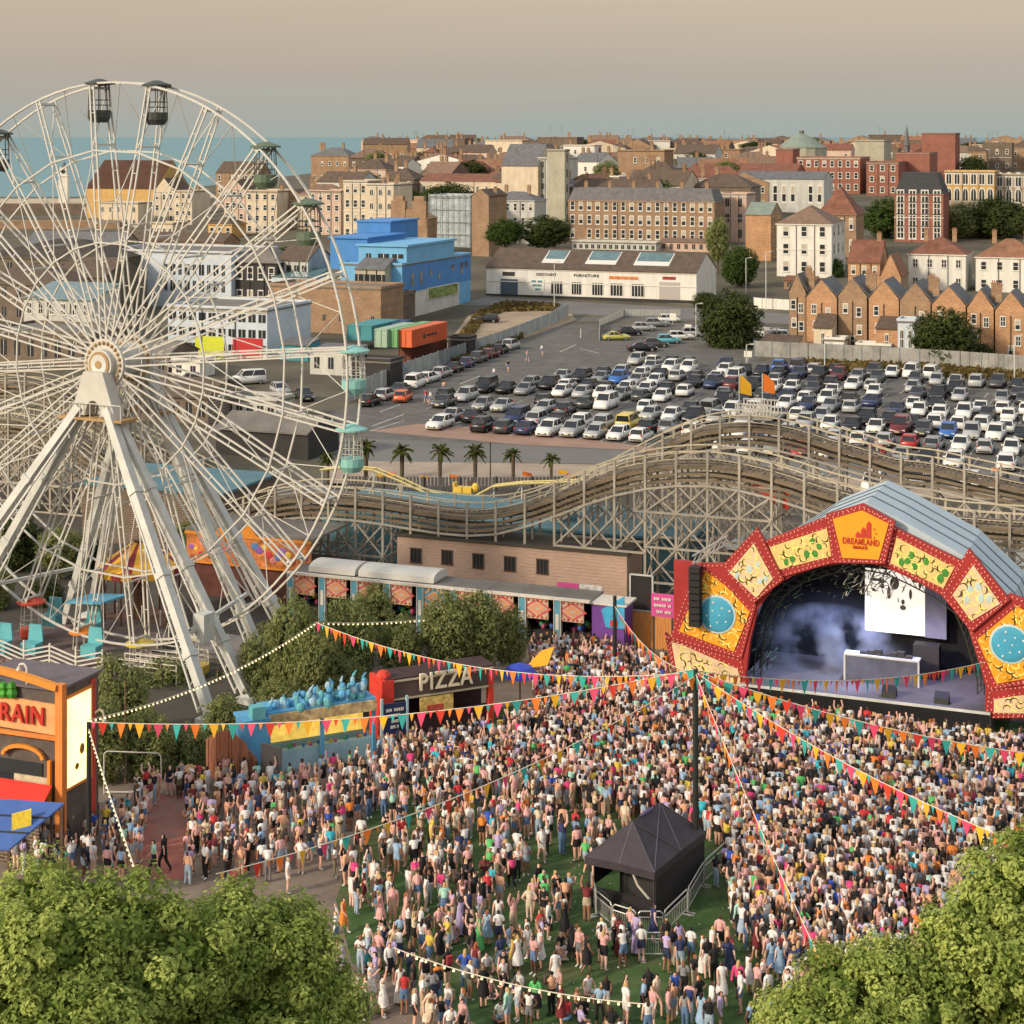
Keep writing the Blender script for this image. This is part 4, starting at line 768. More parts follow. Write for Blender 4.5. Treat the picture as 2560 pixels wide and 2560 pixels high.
for i in range(NB):
    r = thing('game_stall', 'blue and white fairground game stall ' + SLAB[i], 'stall', Ps + U * (bw * i), group='row of game stalls')
    b = MB().box(0, bw - .03, 2.2, 2.4, 0, 3.0).box(0, .06, 0, 2.2, 0, 2.9).box(0, bw - .03, .2, 2.3, 0, .9); b.build('booth', SDK, r)
    MB().box(-.03, bw, -.1, 2.6, 3.1, 3.2, 0).box(-.03, bw, -.38, -.101, 3.1, 3.26, 1).build('roof', [FELT, SWH], r)
    f = MB().box(.45, bw - .45, -.2, -.05, 1.75, 3.08, 0); c_ = bw / 2
    for rr, m_ in ((.62, 1), (.46, 0), (.34, 2), (.18, 0)): e = .004 * (5 - rr * 5); f.prism([(c_ - rr * 1.6, -.21 - e, 2.42), (c_, -.21 - e, 2.42 - rr), (c_ + rr * 1.6, -.21 - e, 2.42), (c_, -.21 - e, 2.42 + rr)], (0, .02, 0), m_)
    for k in range(5):
        x = .6 + (bw - 1.2) * k / 4; f.ball((x, -.22, 1.9), .09, 1 if k % 2 else 2); f.ball((x, -.22, 2.95), .09, 2 if k % 2 else 1)
    f.build('fascia', [SCR, SPK if i not in (4,) else SBL, SOR], r)
    b = MB()
    for x in (.2,): b.box(x - .2, x + .22, -.3, -.02, 0, 3.1, 0).box(x - .24, x - .2, -.33, -.02, 0, 3.1, 1).box(x + .22, x + .26, -.33, -.02, 0, 3.1, 1).box(x - .1, x + .12, -.33, -.301, 1.2, 2.2, 1)
    b.build('pillar', [SBL, SWH], r)
    b = MB()
    for k in range(10): b.ball((random.uniform(.7, bw - .5), random.uniform(.6, 1.8), random.uniform(1.0, 1.5)), .2, k % 4)
    b.build('prizes', PRIZ, r)
WSH = mat('white canopy sheet', (.60, .58, .52), .5, .1, .5)
for (lab, x0, x1, yd) in (('small white arched canopy over the stalls', bw * .55, bw * 2.0, 3.2), ('long white arched canopy over the stalls', bw * 2.1, bw * 4.4, 3.2)):
    n = 8; pts = [(x0, 1.5 - 1.3 * cos(pi * i / n), 3.25 + .62 * sin(pi * i / n) ** .6) for i in range(n + 1)]
    r = thing('stall_canopy', lab, 'canopy', Ps); MB().prism(pts, (x1 - x0, 0, 0)).build('sheet', WSH, r)
# purple end stall, orange fence, pink signs, doorway
PUR = mat('purple paint', (.16, .06, .28), .6, .15); PNK = mat('pink sign', (.56, .08, .27), .5, .12)
p = Ps + U * sS; r = thing('purple_kiosk', 'purple and bright blue kiosk at the end of the stalls', 'kiosk', p); MB().box(.05, 2.2, 0, 2, 0, 3.0).build('wall', PUR, r); MB().prism([(1.0, -.06, 1.6), (2.25, -.06, 1.6), (2.25, -.06, 3.7), (.7, -.06, 2.7)], (0, .05, 0)).build('panel', mat('sky blue panel', (.06, .36, .60), .5, .25, 2), r)
MB().box(1.3, 1.8, -.1, -.061, 1.7, 2.1).build('badge', mat('red badge', (.5, .05, .06), .5, .1), r); MB().box(-.05, 2.4, -.1, 2.1, 3.0, 3.12).build('roof', SWH, r)
def board(name, label, cat, px0, py0, px1, py1, D, m, lines=None, tm=None, post=True, fr=None, ang=A):
    a = pt(px0, py1, D); a.z = 0; s1, zt = onplane(px1, py0, a, ang); _, zb = onplane(px0, py1, a, ang); s0 = 0
    r = thing(name, label, cat, a, -ang); MB().box(0, s1, 0, .1, zb, zt).build('panel', m, r)
    if fr: b = MB(); b.bar((0, -.03, zb), (s1, -.03, zb), .1).bar((0, -.03, zt), (s1, -.03, zt), .1).bar((0, -.03, zb), (0, -.03, zt), .1).bar((s1, -.03, zb), (s1, -.03, zt), .1); b.build('frame', fr, r)
    if post and zb > .2: b = MB(); b.box(.1, .2, .02, .1, 0, zb).box(s1 - .2, s1 - .1, .02, .1, 0, zb); b.build('post', DARKF, r)
    if lines:
        for k in range(lines): marks(s1 * .75, (zt - zb) / (lines + 1) * .45, tm, r, (s1 / 2, -.04, zt - (zt - zb) * (k + .8) / (lines + .6)), k)
    return r
WHL = mat('white lettering', (.72, .68, .62), .6, 0)
board('menu_sign', 'pink sign board between the stalls and plank building', 'sign', 1392, 1460, 1446, 1492, 119.5, PNK, 1, mat('dark pink lettering', (.25, .02, .09), .6, 0))
board('scrawl_sign', 'white panel with teal scrawl beside the pink sign', 'sign', 1448, 1466, 1506, 1500, 119, mat('white scrawl panel', (.55, .55, .52), .6, .6, 3))
board('ticket_sign', 'pink ticket sign against the red stage wing', 'sign', 1628, 1488, 1686, 1540, 113, PNK, 3, WHL)
FN = mat('orange stained fence', (.56, .24, .07), .8, .25, 4, sc3=(4, 1, .3)); a0 = gnd(1478, 1605); a0.z = 0
r = thing('timber_fence', 'orange stained board fence between the stalls and stage', 'fence', a0); kx = (1688 - CX) / F; sF = (kx * a0.y - a0.x) / (cos(A) + kx * sin(A)); b = MB(); n = int(sF / .18)
for i in range(n): b.box(i * .18, i * .18 + .165, 0, .05, 0, 2.35 - .03 * (i % 3))
b.build('boards', FN, r); MB().box(0, sF, -.05, .0, 2.3, 2.42).build('top_rail', WOODP, r)
board('dark_doorway', 'dark framed doorway between plank building and lattice', 'doorway', 1576, 1440, 1632, 1540, 121, SDK, fr=WST, post=False)
# ---------------------------------------------------------------- food stalls in front of the bushes
LIT = mat('lit yellow counter', (.95, .62, .12), .6, .35, 2.5, emit=.55)
F1 = gnd(672, 1935); F1.z = 0; af = R(-26)
def fru(o, a, x, y=0, z=0): return o + Vector((cos(a) * x + sin(a) * y, -sin(a) * x + cos(a) * y, z))
r = thing('seafood_stall', 'long bright blue food stall with lit yellow counter and blue sculpted roof', 'stall', F1, -af)
SB2 = mat('sky blue stall paint', (.10, .33, .56), .6, .2, 1); LB2 = mat('pale blue stall paint', (.32, .50, .56), .6, .15, 1)
MB().box(0, 5.8, 1.5, 1.7, 0, 3.0).box(-.1, .1, 0, 1.6, 0, 3).box(0, 5.8, .1, .5, 0, 1.05).build('booth', LB2, r)
b = MB().box(.12, 5.75, 1.40, 1.49, 1.1, 2.8); b.build('lit_back', LIT, r)
b = MB().box(-.1, 5.9, -.25, -.1, 2.55, 3.1); b.build('fascia', mat('bright fascia', (.55, .40, .20), .6, .7, 3), r)
MB().box(-.1, 5.9, -.15, 1.8, 3.1, 3.2).build('roof', SB2, r); b = MB()
for x in (-.05, 2.9, 5.8): b.box(x - .09, x + .09, -.15, .03, 0, 3.1)
b.build('pillar', SB2, r); b = MB()
SCM = [SB2, mat('pale sculpture blue', (.30, .48, .58), .6, .2), mat('sculpture teal', (.12, .38, .42), .6, .2)]
for k in range(9):                                         # sea creatures made of piled blobs and horns
    x = .35 + k * .62; top = .35 + .85 * (k / 8) * random.uniform(.7, 1.15); b = MB(); n = 4 + k // 2
    for i in range(n): f = i / n; b.ball((x + random.uniform(-.32, .32) * (1 - f), random.uniform(-.1, .7), 3.2 + top * f), (.26 - .12 * f) * random.uniform(.8, 1.2), (i + k) % 3, 8, 6, (1, 1, random.uniform(.9, 1.5)))
    q = Vector((x + random.uniform(-.2, .2), .3, 3.2 + top)); b.tube((x, .3, 3.2), q, .16, 7, k % 3, .06).tube(q, q + Vector((random.uniform(-.25, .25), 0, .28)), .09, 6, (k + 1) % 3, .03); b.build('sculpture', SCM, r)

MB().box(-1.4, -.12, -.4, 1.2, 0, 2.9).box(-1.5, -.05, -.5, 1.3, 2.9, 3.05).build('side_kiosk', SB2, r); MB().box(-1.05, -.35, -.55, .1, 3.05, 3.7).build('chimney', mat('sculpture teal', (0, 0, 0)), r)
b = MB()
for i in range(14): b.ball((random.uniform(.3, 5.5), random.uniform(.2, .45), 1.15), .1, i % 4)
b.build('prizes', PRIZ, r)
p = fru(F1, af, 6.1, -.6); r = thing('menu_board', 'dark blue menu board on blue posts at the end of the seafood stall', 'sign', p, -af)
MB().box(0, 1.35, 0, .08, 1.3, 2.9).build('panel', mat('navy board', (.02, .03, .09), .6, .1), r); b = MB()
for x in (-.05, 1.4): b.box(x - .06, x + .06, -.05, .1, 0, 3.2)
b.build('post', LB2, r)
for k in range(4): marks(1.0 - .18 * k, .15, WHL, r, (.68, -.02, 2.55 - .3 * k), k)
F2 = gnd(965, 1850); F2.z = 0
r = thing('pizza_stall', 'dark pizza stall with big cream PIZZA letters and red ends', 'stall', F2, -af); PZ = mat('dark maroon stall', (.055, .03, .03), .8, .3, 1)
MB().box(0, 6.4, 1.4, 1.6, 0, 3.1).box(0, 6.4, .1, .5, 0, 1.05).build('booth', PZ, r); MB().box(0, 6.4, -.2, -.05, 2.2, 3.2).build('fascia', mat('grey brown fascia', (.10, .07, .06), .8, .3, 1), r)
b = MB().box(0, 6.4, -.25, -.2, 3.15, 3.25).box(0, 6.4, -.25, -.2, 2.15, 2.25); b.build('trim', RAILP, r); MB().box(-.1, 6.5, -.2, 1.7, 3.25, 3.35).build('roof', PZ, r)
text_mesh('PIZZA', 1.3, .14, mat('cream bulb letters', (.75, .66, .48), .6, .1), 'lettering', r, (3.4, -.38, 2.95), 0, 3.2)
b = MB().box(-.35, .35, -.3, 1.6, 0, 3.3).ball((0, .4, 3.3), .45, 0, 8, 5); b.build('end_panel', mat('stall red', (.60, .05, .03), .6, .15), r); MB().box(6.1, 6.4, -.25, .1, 0, 2.9).build('end_post', mat('stall red', (0, 0, 0)), r)
b = MB().box(1.9, 3.9, -.3, -.22, 1.2, 2.1); b.build('menu_panel', mat('menu yellow', (.66, .46, .14), .6, .55, 4), r); MB().box(2.3, 3.3, -.33, -.301, 1.25, 1.65).build('food_picture', mat('food red', (.5, .09, .05), .6, .5, 6), r)
p = gnd(1300, 1775); p.z = 0; r = thing('parasol', 'glossy royal blue parasol beside the pizza stall', 'parasol', p, 0); b = MB(); n = 12
for i in range(n): a, a2 = 2 * pi * i / n, 2 * pi * (i + 1) / n; b.add([(1.15 * cos(a), 1.15 * sin(a), 2.0), (1.15 * cos(a2), 1.15 * sin(a2), 2.0), (.7 * cos(a2), .7 * sin(a2), 2.5), (.7 * cos(a), .7 * sin(a), 2.5), (0, 0, 2.75)], [(0, 1, 2, 3), (3, 2, 4)])
b.build('canopy', mat('royal blue', (.03, .06, .42), .35, .1), r); MB().tube((0, 0, 0), (0, 0, 2.75), .04).build('pole', DARKF, r)
p = gnd(1345, 1745); p.z = 0; r = thing('orange_banner', 'tilted orange banner above the queue near the blue parasol', 'banner', p, -A); MB().prism([(-.9, 0, 1.6), (.6, 0, 2.0), (1.0, 0, 3.1), (.2, 0, 2.8)], (0, .05, 0)).build('cloth', OR_, r); MB().tube((.3, .05, 0), (.3, .05, 2.6), .04).build('pole', DARKF, r)
# curved timber hut and white goal frame
p = gnd(640, 1975); p.z = 0; r = thing('timber_screen', 'curved brown board screen rising to a hump beside the blue stall', 'screen', p, R(-35)); b = MB()
for i in range(22): x = i * .16 - 3.5; hh = 1.5 + 1.1 * abs(cos((x + 2) * .8)); b.box(x, x + .15, .04 * sin(i * 1.3), .06 + .04 * sin(i * 1.3), 0, hh)
b.build('boards', mat('red brown boards', (.30, .12, .07), .85, .3, 3, sc3=(4, 1, .4)), r); MB().box(.05, 1.4, .3, .4, 0, 2.3).build('grey_panel', mat('grey board', (.15, .14, .14), .8, .2), r)
p = gnd(260, 1985); p.z = 0; r = thing('goal_frame', 'thin white rounded goal frame before the dark bushes', 'frame', p, 0); MB().path([(0, 0, 0), (0, 0, 2.0), (.15, 0, 2.15), (2.7, 0, 2.05), (2.85, 0, 1.9), (2.9, 0, .1), (0, 0, .1)], .035).build('tube', WHR, r)
p = gnd(450, 1975); p.z = 0; tag(MB().box(0, 1.0, 0, .8, 0, .9).box(-.1, 1.1, -.1, .9, .9, 1.0).build('brick_planter', GING, None, p, -A), 'small orange brick planter at the end of the bushes', 'planter')
# ---------------------------------------------------------------- kiosk with RAIN sign
K0 = pt(-60, 2130, 84); K0.z = 0; s1, z_ = onplane(152, 1740, K0); r = thing('train_kiosk', 'orange ride kiosk with red RAIN letters and a glowing yellow end panel', 'kiosk', K0)
OK_ = mat('kiosk orange', (.66, .22, .05), .6, .18, 1.2); zt = z_ + .35
MB().box(0, s1, 0, 3.0, 0, zt - .1).build('wall', mat('kiosk dark wall', (.11, .09, .08), .8, .3), r)
MB().box(-.2, s1 + .1, -.2, 3.2, zt - .1, zt + .02).build('roof', mat('kiosk grey roof', (.14, .12, .13), .8, .2), r)
n = 12; arc = [(s1 * i / n, zt + .55 * sin(pi * (.5 + .5 * i / n)) + .1) for i in range(n + 1)]
b = MB()
for (x, z), (x2, z2) in zip(arc, arc[1:]): b.bar((x, -.25, z), (x2, -.25, z2), .35, .28)
b.build('cornice', ORP, r)
MB().prism([(0, -.12, zt - 2.05)] + [(s1, -.12, zt - 2.15)] + [(s1, -.12, zt - .75), (0, -.12, zt - .6)], (0, .1, 0)).build('sign_panel', mat('sign orange', (.72, .36, .15), .6, .15), r)
xr, zr = onplane(62, 1760, K0)
text_mesh('RAIN', 1.15, .12, mat('sign red letters', (.52, .04, .03), .5, .05), 'lettering', r, (xr, -.2, zt - 1.38), 0, 2.35)
b = MB()
for i in range(9): b.ball((s1 * .35 + random.uniform(-.55, .55), -.2, zt - .35 + random.uniform(-.2, .3)), random.uniform(.18, .32))
b.build('bush_ornament', mat('ornament green', (.06, .30, .03), .6, .3), r)
b = MB().box(s1 - .1, s1 + .28, -.3, .05, 0, zt + .25).box(0, s1, -.25, -.13, zt - 2.35, zt - 2.16); b.build('frame', OK_, r)
n = 8; b = MB(); xa, xb2 = s1 * .28, s1 * .9
for i in range(n): t, t2 = pi * i / n, pi * (i + 1) / n; b.bar(((xa + xb2) / 2 + 1.1 * cos(t), -.2, zt - 3.3 + .5 * sin(t)), ((xa + xb2) / 2 + 1.1 * cos(t2), -.2, zt - 3.3 + .5 * sin(t2)), .16)
b.bar((xb2, -.2, 2.4), (xb2, -.2, zt - 3.3), .16); b.build('arch_trim', ORP, r)
b = MB().box(xa - .3, xb2 - .5, -.06, -.004, 3.2, 4.2); b.build('window', GLASS, r); MB().box(xa + .9, xb2 - .2, -.12, -.07, 2.9, 3.6).build('notice', mat('cream notice', (.55, .45, .3), .7, .3, 4), r)
MB().box(s1 + .02, s1 + .14, .12, 2.3, 2.95, 7.3).build('panel_frame', OK_, r)
GLW = mat('glowing panel', (1.0, .80, .30), .5, .28, .7, emit=1.5); MB().box(s1 + .141, s1 + .17, .30, 2.15, 3.1, 7.15).build('light_panel', GLW, r)
b = MB().ball((s1 + .19, 1.4, 4.6), .22, 0, 6, 4, (.1, 1, 1.2)).ball((s1 + .19, 1.0, 3.9), .16, 0, 6, 4, (.1, 1.2, 1)); b.build('motif', mat('brown motif', (.35, .17, .02), .6, .1), r)
MB().box(s1 - .2, s1 + .05, 2.3, 2.75, 0, 7.5).build('end_post', mat('kiosk red', (.45, .06, .04), .6, .2), r)
for x, y in ((s1 * .62, -.1), (s1 + .15, 2.5)):
    b = MB().path([(x, y, zt), (x, y, zt + .75), (x - .15, y, zt + .95), (x - .4, y, zt + .9), (x - .45, y, zt + .7)] if y < 1 else [(x, y, 5.9), (x + .25, y, 6.1), (x + .45, y, 6.0), (x + .5, y, 5.7)], .05); b.ball((x - .45, y, zt + .65) if y < 1 else (x + .5, y, 5.6), .13); b.build('swan_lamp', WHR, r)
p = pt(-40, 2060, 82); p.z = 0; r = thing('red_awning', 'bright red sloping awning below the kiosk windows', 'awning', p); RCL = mat('bright red canvas', (.66, .045, .03), .6, .1)
MB().prism([(-1, 0, 2.75), (3.1, 0, 2.75), (2.9, 1.1, 3.35), (-1, 1.1, 3.35)], (0, 0, .08)).build('canvas', RCL, r); MB().box(-1, 2.9, .1, .2, 0, 2.25).build('counter', DKB, r)
p = pt(-60, 2120, 77); p.z = 1.7; r = thing('blue_awning', 'blue sheeted stall roof with a yellow sign below the red awning', 'awning', p); BCL = mat('blue canvas', (.05, .11, .33), .5, .15, .8)
b = MB().prism([(-1.0, -1.2, 1.2), (2.6, -1.2, 1.55), (4.0, .7, 3.0), (-1.0, .7, 2.6)], (0, 0, .08)); b.build('canvas', BCL, r)
b = MB()
for t in (.33, .66): b.bar((-1, -1.2 + 1.9 * t, 1.2 + 1.4 * t + .1), (2.6 + 1.4 * t, -1.2 + 1.9 * t, 1.55 + 1.45 * t + .1), .06)
b.build('seam', BLACKW, r); MB().prism([(2.2, -.5, 1.75), (3.0, -.25, 2.0), (3.0, -.25, 3.0), (2.2, -.5, 2.75)], (-.05, .1, 0)).build('yellow_sign', mat('sign yellow', (.70, .52, .05), .6, .3, 5), r)
MB().box(3.85, 4.0, .55, .7, -1.7, 2.95).box(2.5, 2.62, -1.2, -1.1, -1.7, 1.5).box(3.4, 3.5, .5, .6, -1.7, 2.8).build('post', mat('brown post', (.10, .06, .045), .8, .2), r)
# ---------------------------------------------------------------- black gazebo on the lawn with its barriers
G0 = gnd(1632, 2305); G0.z = 0; ag = R(21); vL = Vector((-2.6, 1.55, 0)); vR = Vector((2.45, 4.2, 0))
gang = math.atan2(vL.y, -vL.x); Lw, Ld = vL.length, vR.length
r = thing('gazebo', 'black pop up gazebo tent with a ridge roof on the lawn', 'tent', G0, -gang)
BLC = mat('black canvas', (.040, .034, .042), .55, .25, 1.2); BL2 = mat('black side sheet', (.022, .020, .022), .75, .3, 1)
ez, rz_ = 2.15, 3.55
b = MB(); P = [(-Lw - .15, -.15, ez), (.15, -.15, ez), (.15, Ld + .15, ez), (-Lw - .15, Ld + .15, ez)]; rg = [(-Lw / 2, 1.1, rz_), (-Lw / 2, Ld - 1.1, rz_)]
mid = [(-Lw / 2, -.15, ez + .05), (.15, Ld / 2, ez + .05), (-Lw / 2, Ld + .15, ez + .05), (-Lw - .15, Ld / 2, ez + .05)]
VV = P + rg + mid; b.add(VV, [(0, 6, 4), (6, 1, 4), (1, 7, 5, 4), (7, 2, 5), (2, 8, 5), (8, 3, 5), (3, 9, 4, 5), (9, 0, 4)], 0)
for i, j in ((0, 6), (6, 1), (1, 7), (7, 2), (2, 8), (8, 3), (3, 9), (9, 0)):
    a, c = Vector(VV[i]), Vector(VV[j]); b.add([a, c, c - UP * .32, a - UP * .32], [(0, 1, 2, 3)], 0)
b.build('canopy', BLC, r)
b = MB()
for i, j in ((6, 4), (1, 4), (1, 5), (7, 4), (7, 5), (2, 5), (0, 4)): b.bar(Vector(VV[i]) + UP * .01, Vector(VV[j]) + UP * .01, .035, .02)
b.build('seam', mat('grey purple seam', (.11, .095, .12), .5, .1), r)
b = MB().box(.1, .14, 0, Ld, 0, ez).box(-Lw, 0, Ld - .04, Ld, 0, ez).box(-Lw, -Lw + .04, .4, Ld, .8, ez).box(-Lw, 0, 0, .04, 0, .9); b.build('side_sheet', BL2, r)
for x, y in ((-Lw, 0), (0.05, 0), (.05, Ld - .1), (-Lw, Ld - .1)): MB().box(x - .03, x + .03, y - .03, y + .03, 0, ez).build('leg', DARKF, r)
MB().path([(-.3, .6, .5), (-1.0, .6, 1.1), (-1.5, .7, 1.9)], .05).build('strap', WHR, r)
MB().ball((-Lw * .5, Ld / 2, rz_), .12, 0, 8, 5, (1, 6, .6)).build('ridge_sheen', mat('purple sheen cap', (.07, .05, .14), .4, .1), r)  # purple sheen along the ridge painted as a flattened blob
p = fru(G0, gang, -Lw * .5, Ld * .45); r = thing('mixing_desk', 'mixing desk covered in small lights inside the gazebo', 'desk', p, -gang); MB().box(-1, 1, -.35, .35, 0, .8).prism([(-1, -.35, .8), (1, -.35, .8), (1, .35, 1.05), (-1, .35, 1.05)], (0, 0, .1)).build('desk', DARKF, r)
b = MB()
for i in range(40): b.ball((random.uniform(-.9, .9), -.3 + .6 * (i % 5) / 5, .93 + .22 * (i % 5) / 5), .03)
b.build('faders', WHL, r)
BAR = mat('galvanised barrier', (.50, .50, .46), .45, .15, metal=.4)
def barrier(a, c, label):
    a, c = Vector((*a, 0)), Vector((*c, 0)); d = (c - a).length; r = thing('crowd_barrier', label, 'barrier', a, math.atan2(c.y - a.y, c.x - a.x), 'steel barriers around the gazebo'); b = MB()
    b.path([(0.05, 0, .1), (.05, 0, 1.0), (.15, 0, 1.1), (d - .15, 0, 1.1), (d - .05, 0, 1.0), (d - .05, 0, .1)], .03); b.tube((.05, 0, .25), (d - .05, 0, .25), .025).tube((.05, 0, .85), (d - .05, 0, .85), .025)
    for i in range(1, 14): b.tube((d * i / 14, 0, .25), (d * i / 14, 0, .85), .012, 4)
    b.build('frame', BAR, r); MB().box(-.05, .15, -.3, .3, 0, .04).build('foot', BAR, r); MB().box(d - .15, d + .05, -.3, .3, 0, .04).build('foot', BAR, r)
bp = [gnd(px, py) for px, py in [(1478, 2240), (1490, 2290), (1530, 2325), (1592, 2345), (1660, 2345), (1720, 2285), (1760, 2215), (1815, 2165)]]
bl = ['steel barrier nearest the security guard', 'steel barrier at the front corner of the gazebo, beside the lawn', 'steel barrier along the gazebo front', 'steel barrier under the gazebo front corner', 'steel barrier by the sheeted gazebo side', 'steel barrier beside the lamp mast', 'steel barrier behind the lamp mast']
for k, (a, c) in enumerate(zip(bp, bp[1:])): barrier((a.x, a.y), (c.x, c.y), bl[k])
a, c = gnd(1604, 2400), gnd(1650, 2400); barrier((a.x, a.y), (c.x + .6, c.y), 'lone steel barrier standing in front of the gazebo')
# ---------------------------------------------------------------- stage
AS = R(22); S0 = pt(1876, 1745, 104.6); S0.z = 0
def sp_(px, py): return onplane(px, py, S0, AS)
def zq(x, y): return (1650 + .471 * x, 1180 + .471 * y)
stage = thing('festival_stage', 'huge arched festival stage with red and yellow painted panels and glowing screen', 'stage', S0, -AS)
RED = mat('stage red', (.33, .030, .028), .55, .15, 1); SORN = mat('stage orange', (.80, .33, .02), .55, .12, .8); SCRM = mat('stage cream', (.70, .52, .32), .6, .12, 1); SYEL = mat('stage lime yellow', (.70, .52, .20), .6, .15, 1)
SBRN = mat('stage dark curl', (.07, .045, .02), .6, .1); SGRN = mat('stage green', (.06, .24, .04), .6, .15); SBAL = mat('stage blue ball', (.06, .32, .48), .5, .15, 1); BULB = mat('pale bulbs', (.72, .36, .28), .4, .05, emit=.15); SYL2 = mat('stage bright curl', (.86, .74, .20), .6, .1); SPAL = mat('stage pale blue', (.45, .56, .54), .6, .1)
def inside(p, poly):
    c = False; j = len(poly) - 1
    for i in range(len(poly)):
        (xi, yi), (xj, yj) = poly[i], poly[j]
        if (yi > p[1]) != (yj > p[1]) and p[0] < (xj - xi) * (p[1] - yi) / (yj - yi) + xi: c = not c
        j = i
    return c
def stage_panel(name, outer, inner, pm, y=-.25, ball=None, greens=0, pal=(SBRN, SYL2), ncurl=40, bulbs=True):
    out = [sp_(*zq(*q)) for q in outer]; inn = [sp_(*zq(*q)) for q in inner]
    g = bpy.data.objects.new(name, None)
    b = MB().prism([(x, y, z) for x, z in out], (0, .35, 0)); o = b.build(name, RED, stage)
    b = MB().prism([(x, y - .05, z) for x, z in inn], (0, .049, 0), 0); mats = [pm, *pal, SGRN, SPAL]
    xs = [p[0] for p in inn]; zs = [p[1] for p in inn]; done = []
    bc = sp_(*zq(*ball[:2])) if ball else None
    tries = 0
    while len(done) < ncurl and tries < 6000:
        tries += 1; c = (random.uniform(min(xs), max(xs)), random.uniform(min(zs), max(zs))); k = len(done); big = k < greens; rr = random.uniform(.20, .29) if big else random.uniform(.15, .27)
        if not all(inside((c[0] + rr * cos(t), c[1] + rr * sin(t)), inn) for t in (0, 1.57, 3.14, 4.71)): continue
        if any((c[0] - q[0])**2 + (c[1] - q[1])**2 < (.66 * (rr + q[2]))**2 for q in done): continue
        if bc and (c[0] - bc[0])**2 + (c[1] - bc[1])**2 < (ball[2] + .18)**2: continue
        done.append((c[0], c[1], rr)); yy = y - .055 - .002 * (k % 5); a0 = random.uniform(0, 6.28); span = 3.6; n = 7
        if big: b.ball((c[0], yy, c[1]), rr, 3 if pm is SYEL else 4, 10, 6, (.8, .08, 1.1))
        arc_o = [(c[0] + rr * cos(a0 + span * i / n), yy, c[1] + rr * sin(a0 + span * i / n)) for i in range(n + 1)]
        arc_i = [(c[0] + rr * (.50 + .48 * abs(i / n - .5) * 2) * cos(a0 + span * i / n), yy, c[1] + rr * (.62 + .36 * abs(i / n - .5) * 2) * sin(a0 + span * i / n)) for i in range(n, -1, -1)]
        b.prism(arc_o + arc_i, (0, -.012, 0), 2 if (k % 2 or big) else 1)
        if not big and k % 2 == 0: b.prism([(p[0] + .07, p[1] + .006, p[2] + .06) for p in arc_o + arc_i], (0, -.005, 0), 2)
    b.build('painted_face', mats, o)
    if ball:
        g = MB().ball((bc[0], y - .08, bc[1]), ball[2] * 1.12, 1, 20, 10, (1, .05, 1)).ball((bc[0], y - .1, bc[1]), ball[2], 0, 20, 10, (1, .12, 1))
        for i in range(9): a = i * 2.4; q = ball[2] * .85 * sqrt((i + .3) / 9); g.ball((bc[0] + q * cos(a), y - .17, bc[1] + q * sin(a)), .07, 2)
        g.build('blue_disc', [SBAL, SPAL, WHL], o)
    if bulbs:
        bb = MB()
        for ring, f in ((out, .12), (inn, -.13)):
            cx, cz = sum(p[0] for p in ring) / len(ring), sum(p[1] for p in ring) / len(ring)
            for (x, z), (x2, z2) in zip(ring, ring[1:] + ring[:1]):
                d = sqrt((x2 - x)**2 + (z2 - z)**2); n = max(1, int(d / .26))
                for i in range(n):
                    t = (i + .5) / n; X, Z = x + (x2 - x) * t, z + (z2 - z) * t; l = sqrt((cx - X)**2 + (cz - Z)**2) + 1e-6
                    bb.ball((X + (cx - X) / l * f, y - .03, Z + (cz - Z) / l * f), .045, 0, 5, 3)
        bb.build('bulbs', BULB, o)
    return o
stage_panel('arch_panel', [(205, 480), (350, 480), (520, 690), (440, 985), (60, 880), (120, 700)], [(252, 520), (360, 600), (485, 735), (400, 945), (110, 838), (185, 660)], SORN, ball=(312, 748, 1.02), ncurl=95, y=-.30)
stage_panel('arch_panel', [(30, 850), (60, 882), (440, 990), (465, 1100), (455, 1190), (85, 1140)], [(68, 898), (120, 910), (418, 1040), (432, 1090), (430, 1160), (105, 1110)], SCRM, ncurl=50, y=-.22)
stage_panel('arch_diamond', [(528, 285), (668, 560), (505, 690), (345, 482)], [(510, 368), (612, 556), (522, 655), (380, 522)], SCRM, greens=5, ncurl=34, y=-.52)
stage_panel('arch_panel', [(555, 365), (905, 225), (945, 470), (640, 555)], [(590, 392), (893, 292), (922, 438), (636, 512)], SYEL, greens=6, ncurl=70, y=-.34)
pen = stage_panel('arch_pentagon', [(1085, 158), (1258, 252), (1205, 475), (925, 470), (893, 215)], [(1085, 192), (1225, 262), (1172, 452), (980, 442), (930, 237)], SORN, ncurl=0, y=-.62)
stage_panel('arch_panel', [(1235, 280), (1612, 470), (1520, 650), (1205, 480)], [(1262, 340), (1567, 500), (1510, 608), (1228, 476)], SYEL, greens=7, ncurl=75, y=-.34)
stage_panel('arch_diamond', [(1645, 395), (1862, 668), (1660, 838), (1500, 640)], [(1670, 482), (1812, 686), (1660, 778), (1560, 640)], SCRM, greens=5, ncurl=34, y=-.52)
stage_panel('arch_panel', [(1860, 640), (1642, 832), (1745, 1150), (2150, 1090), (2120, 920), (1990, 690)], [(1900, 705), (1688, 882), (1790, 1115), (2100, 1060), (2070, 930), (1990, 760)], SORN, ball=(1860, 905, .98), ncurl=95, y=-.30)
stage_panel('arch_panel', [(1742, 1150), (2150, 1095), (2180, 1300), (1725, 1300)], [(1775, 1200), (2120, 1150), (2140, 1280), (1775, 1270)], SCRM, ncurl=36, y=-.22)
LOG = mat('logo red', (.50, .045, .03), .5, .05); b = MB()
x, z = sp_(*zq(1020, 330))
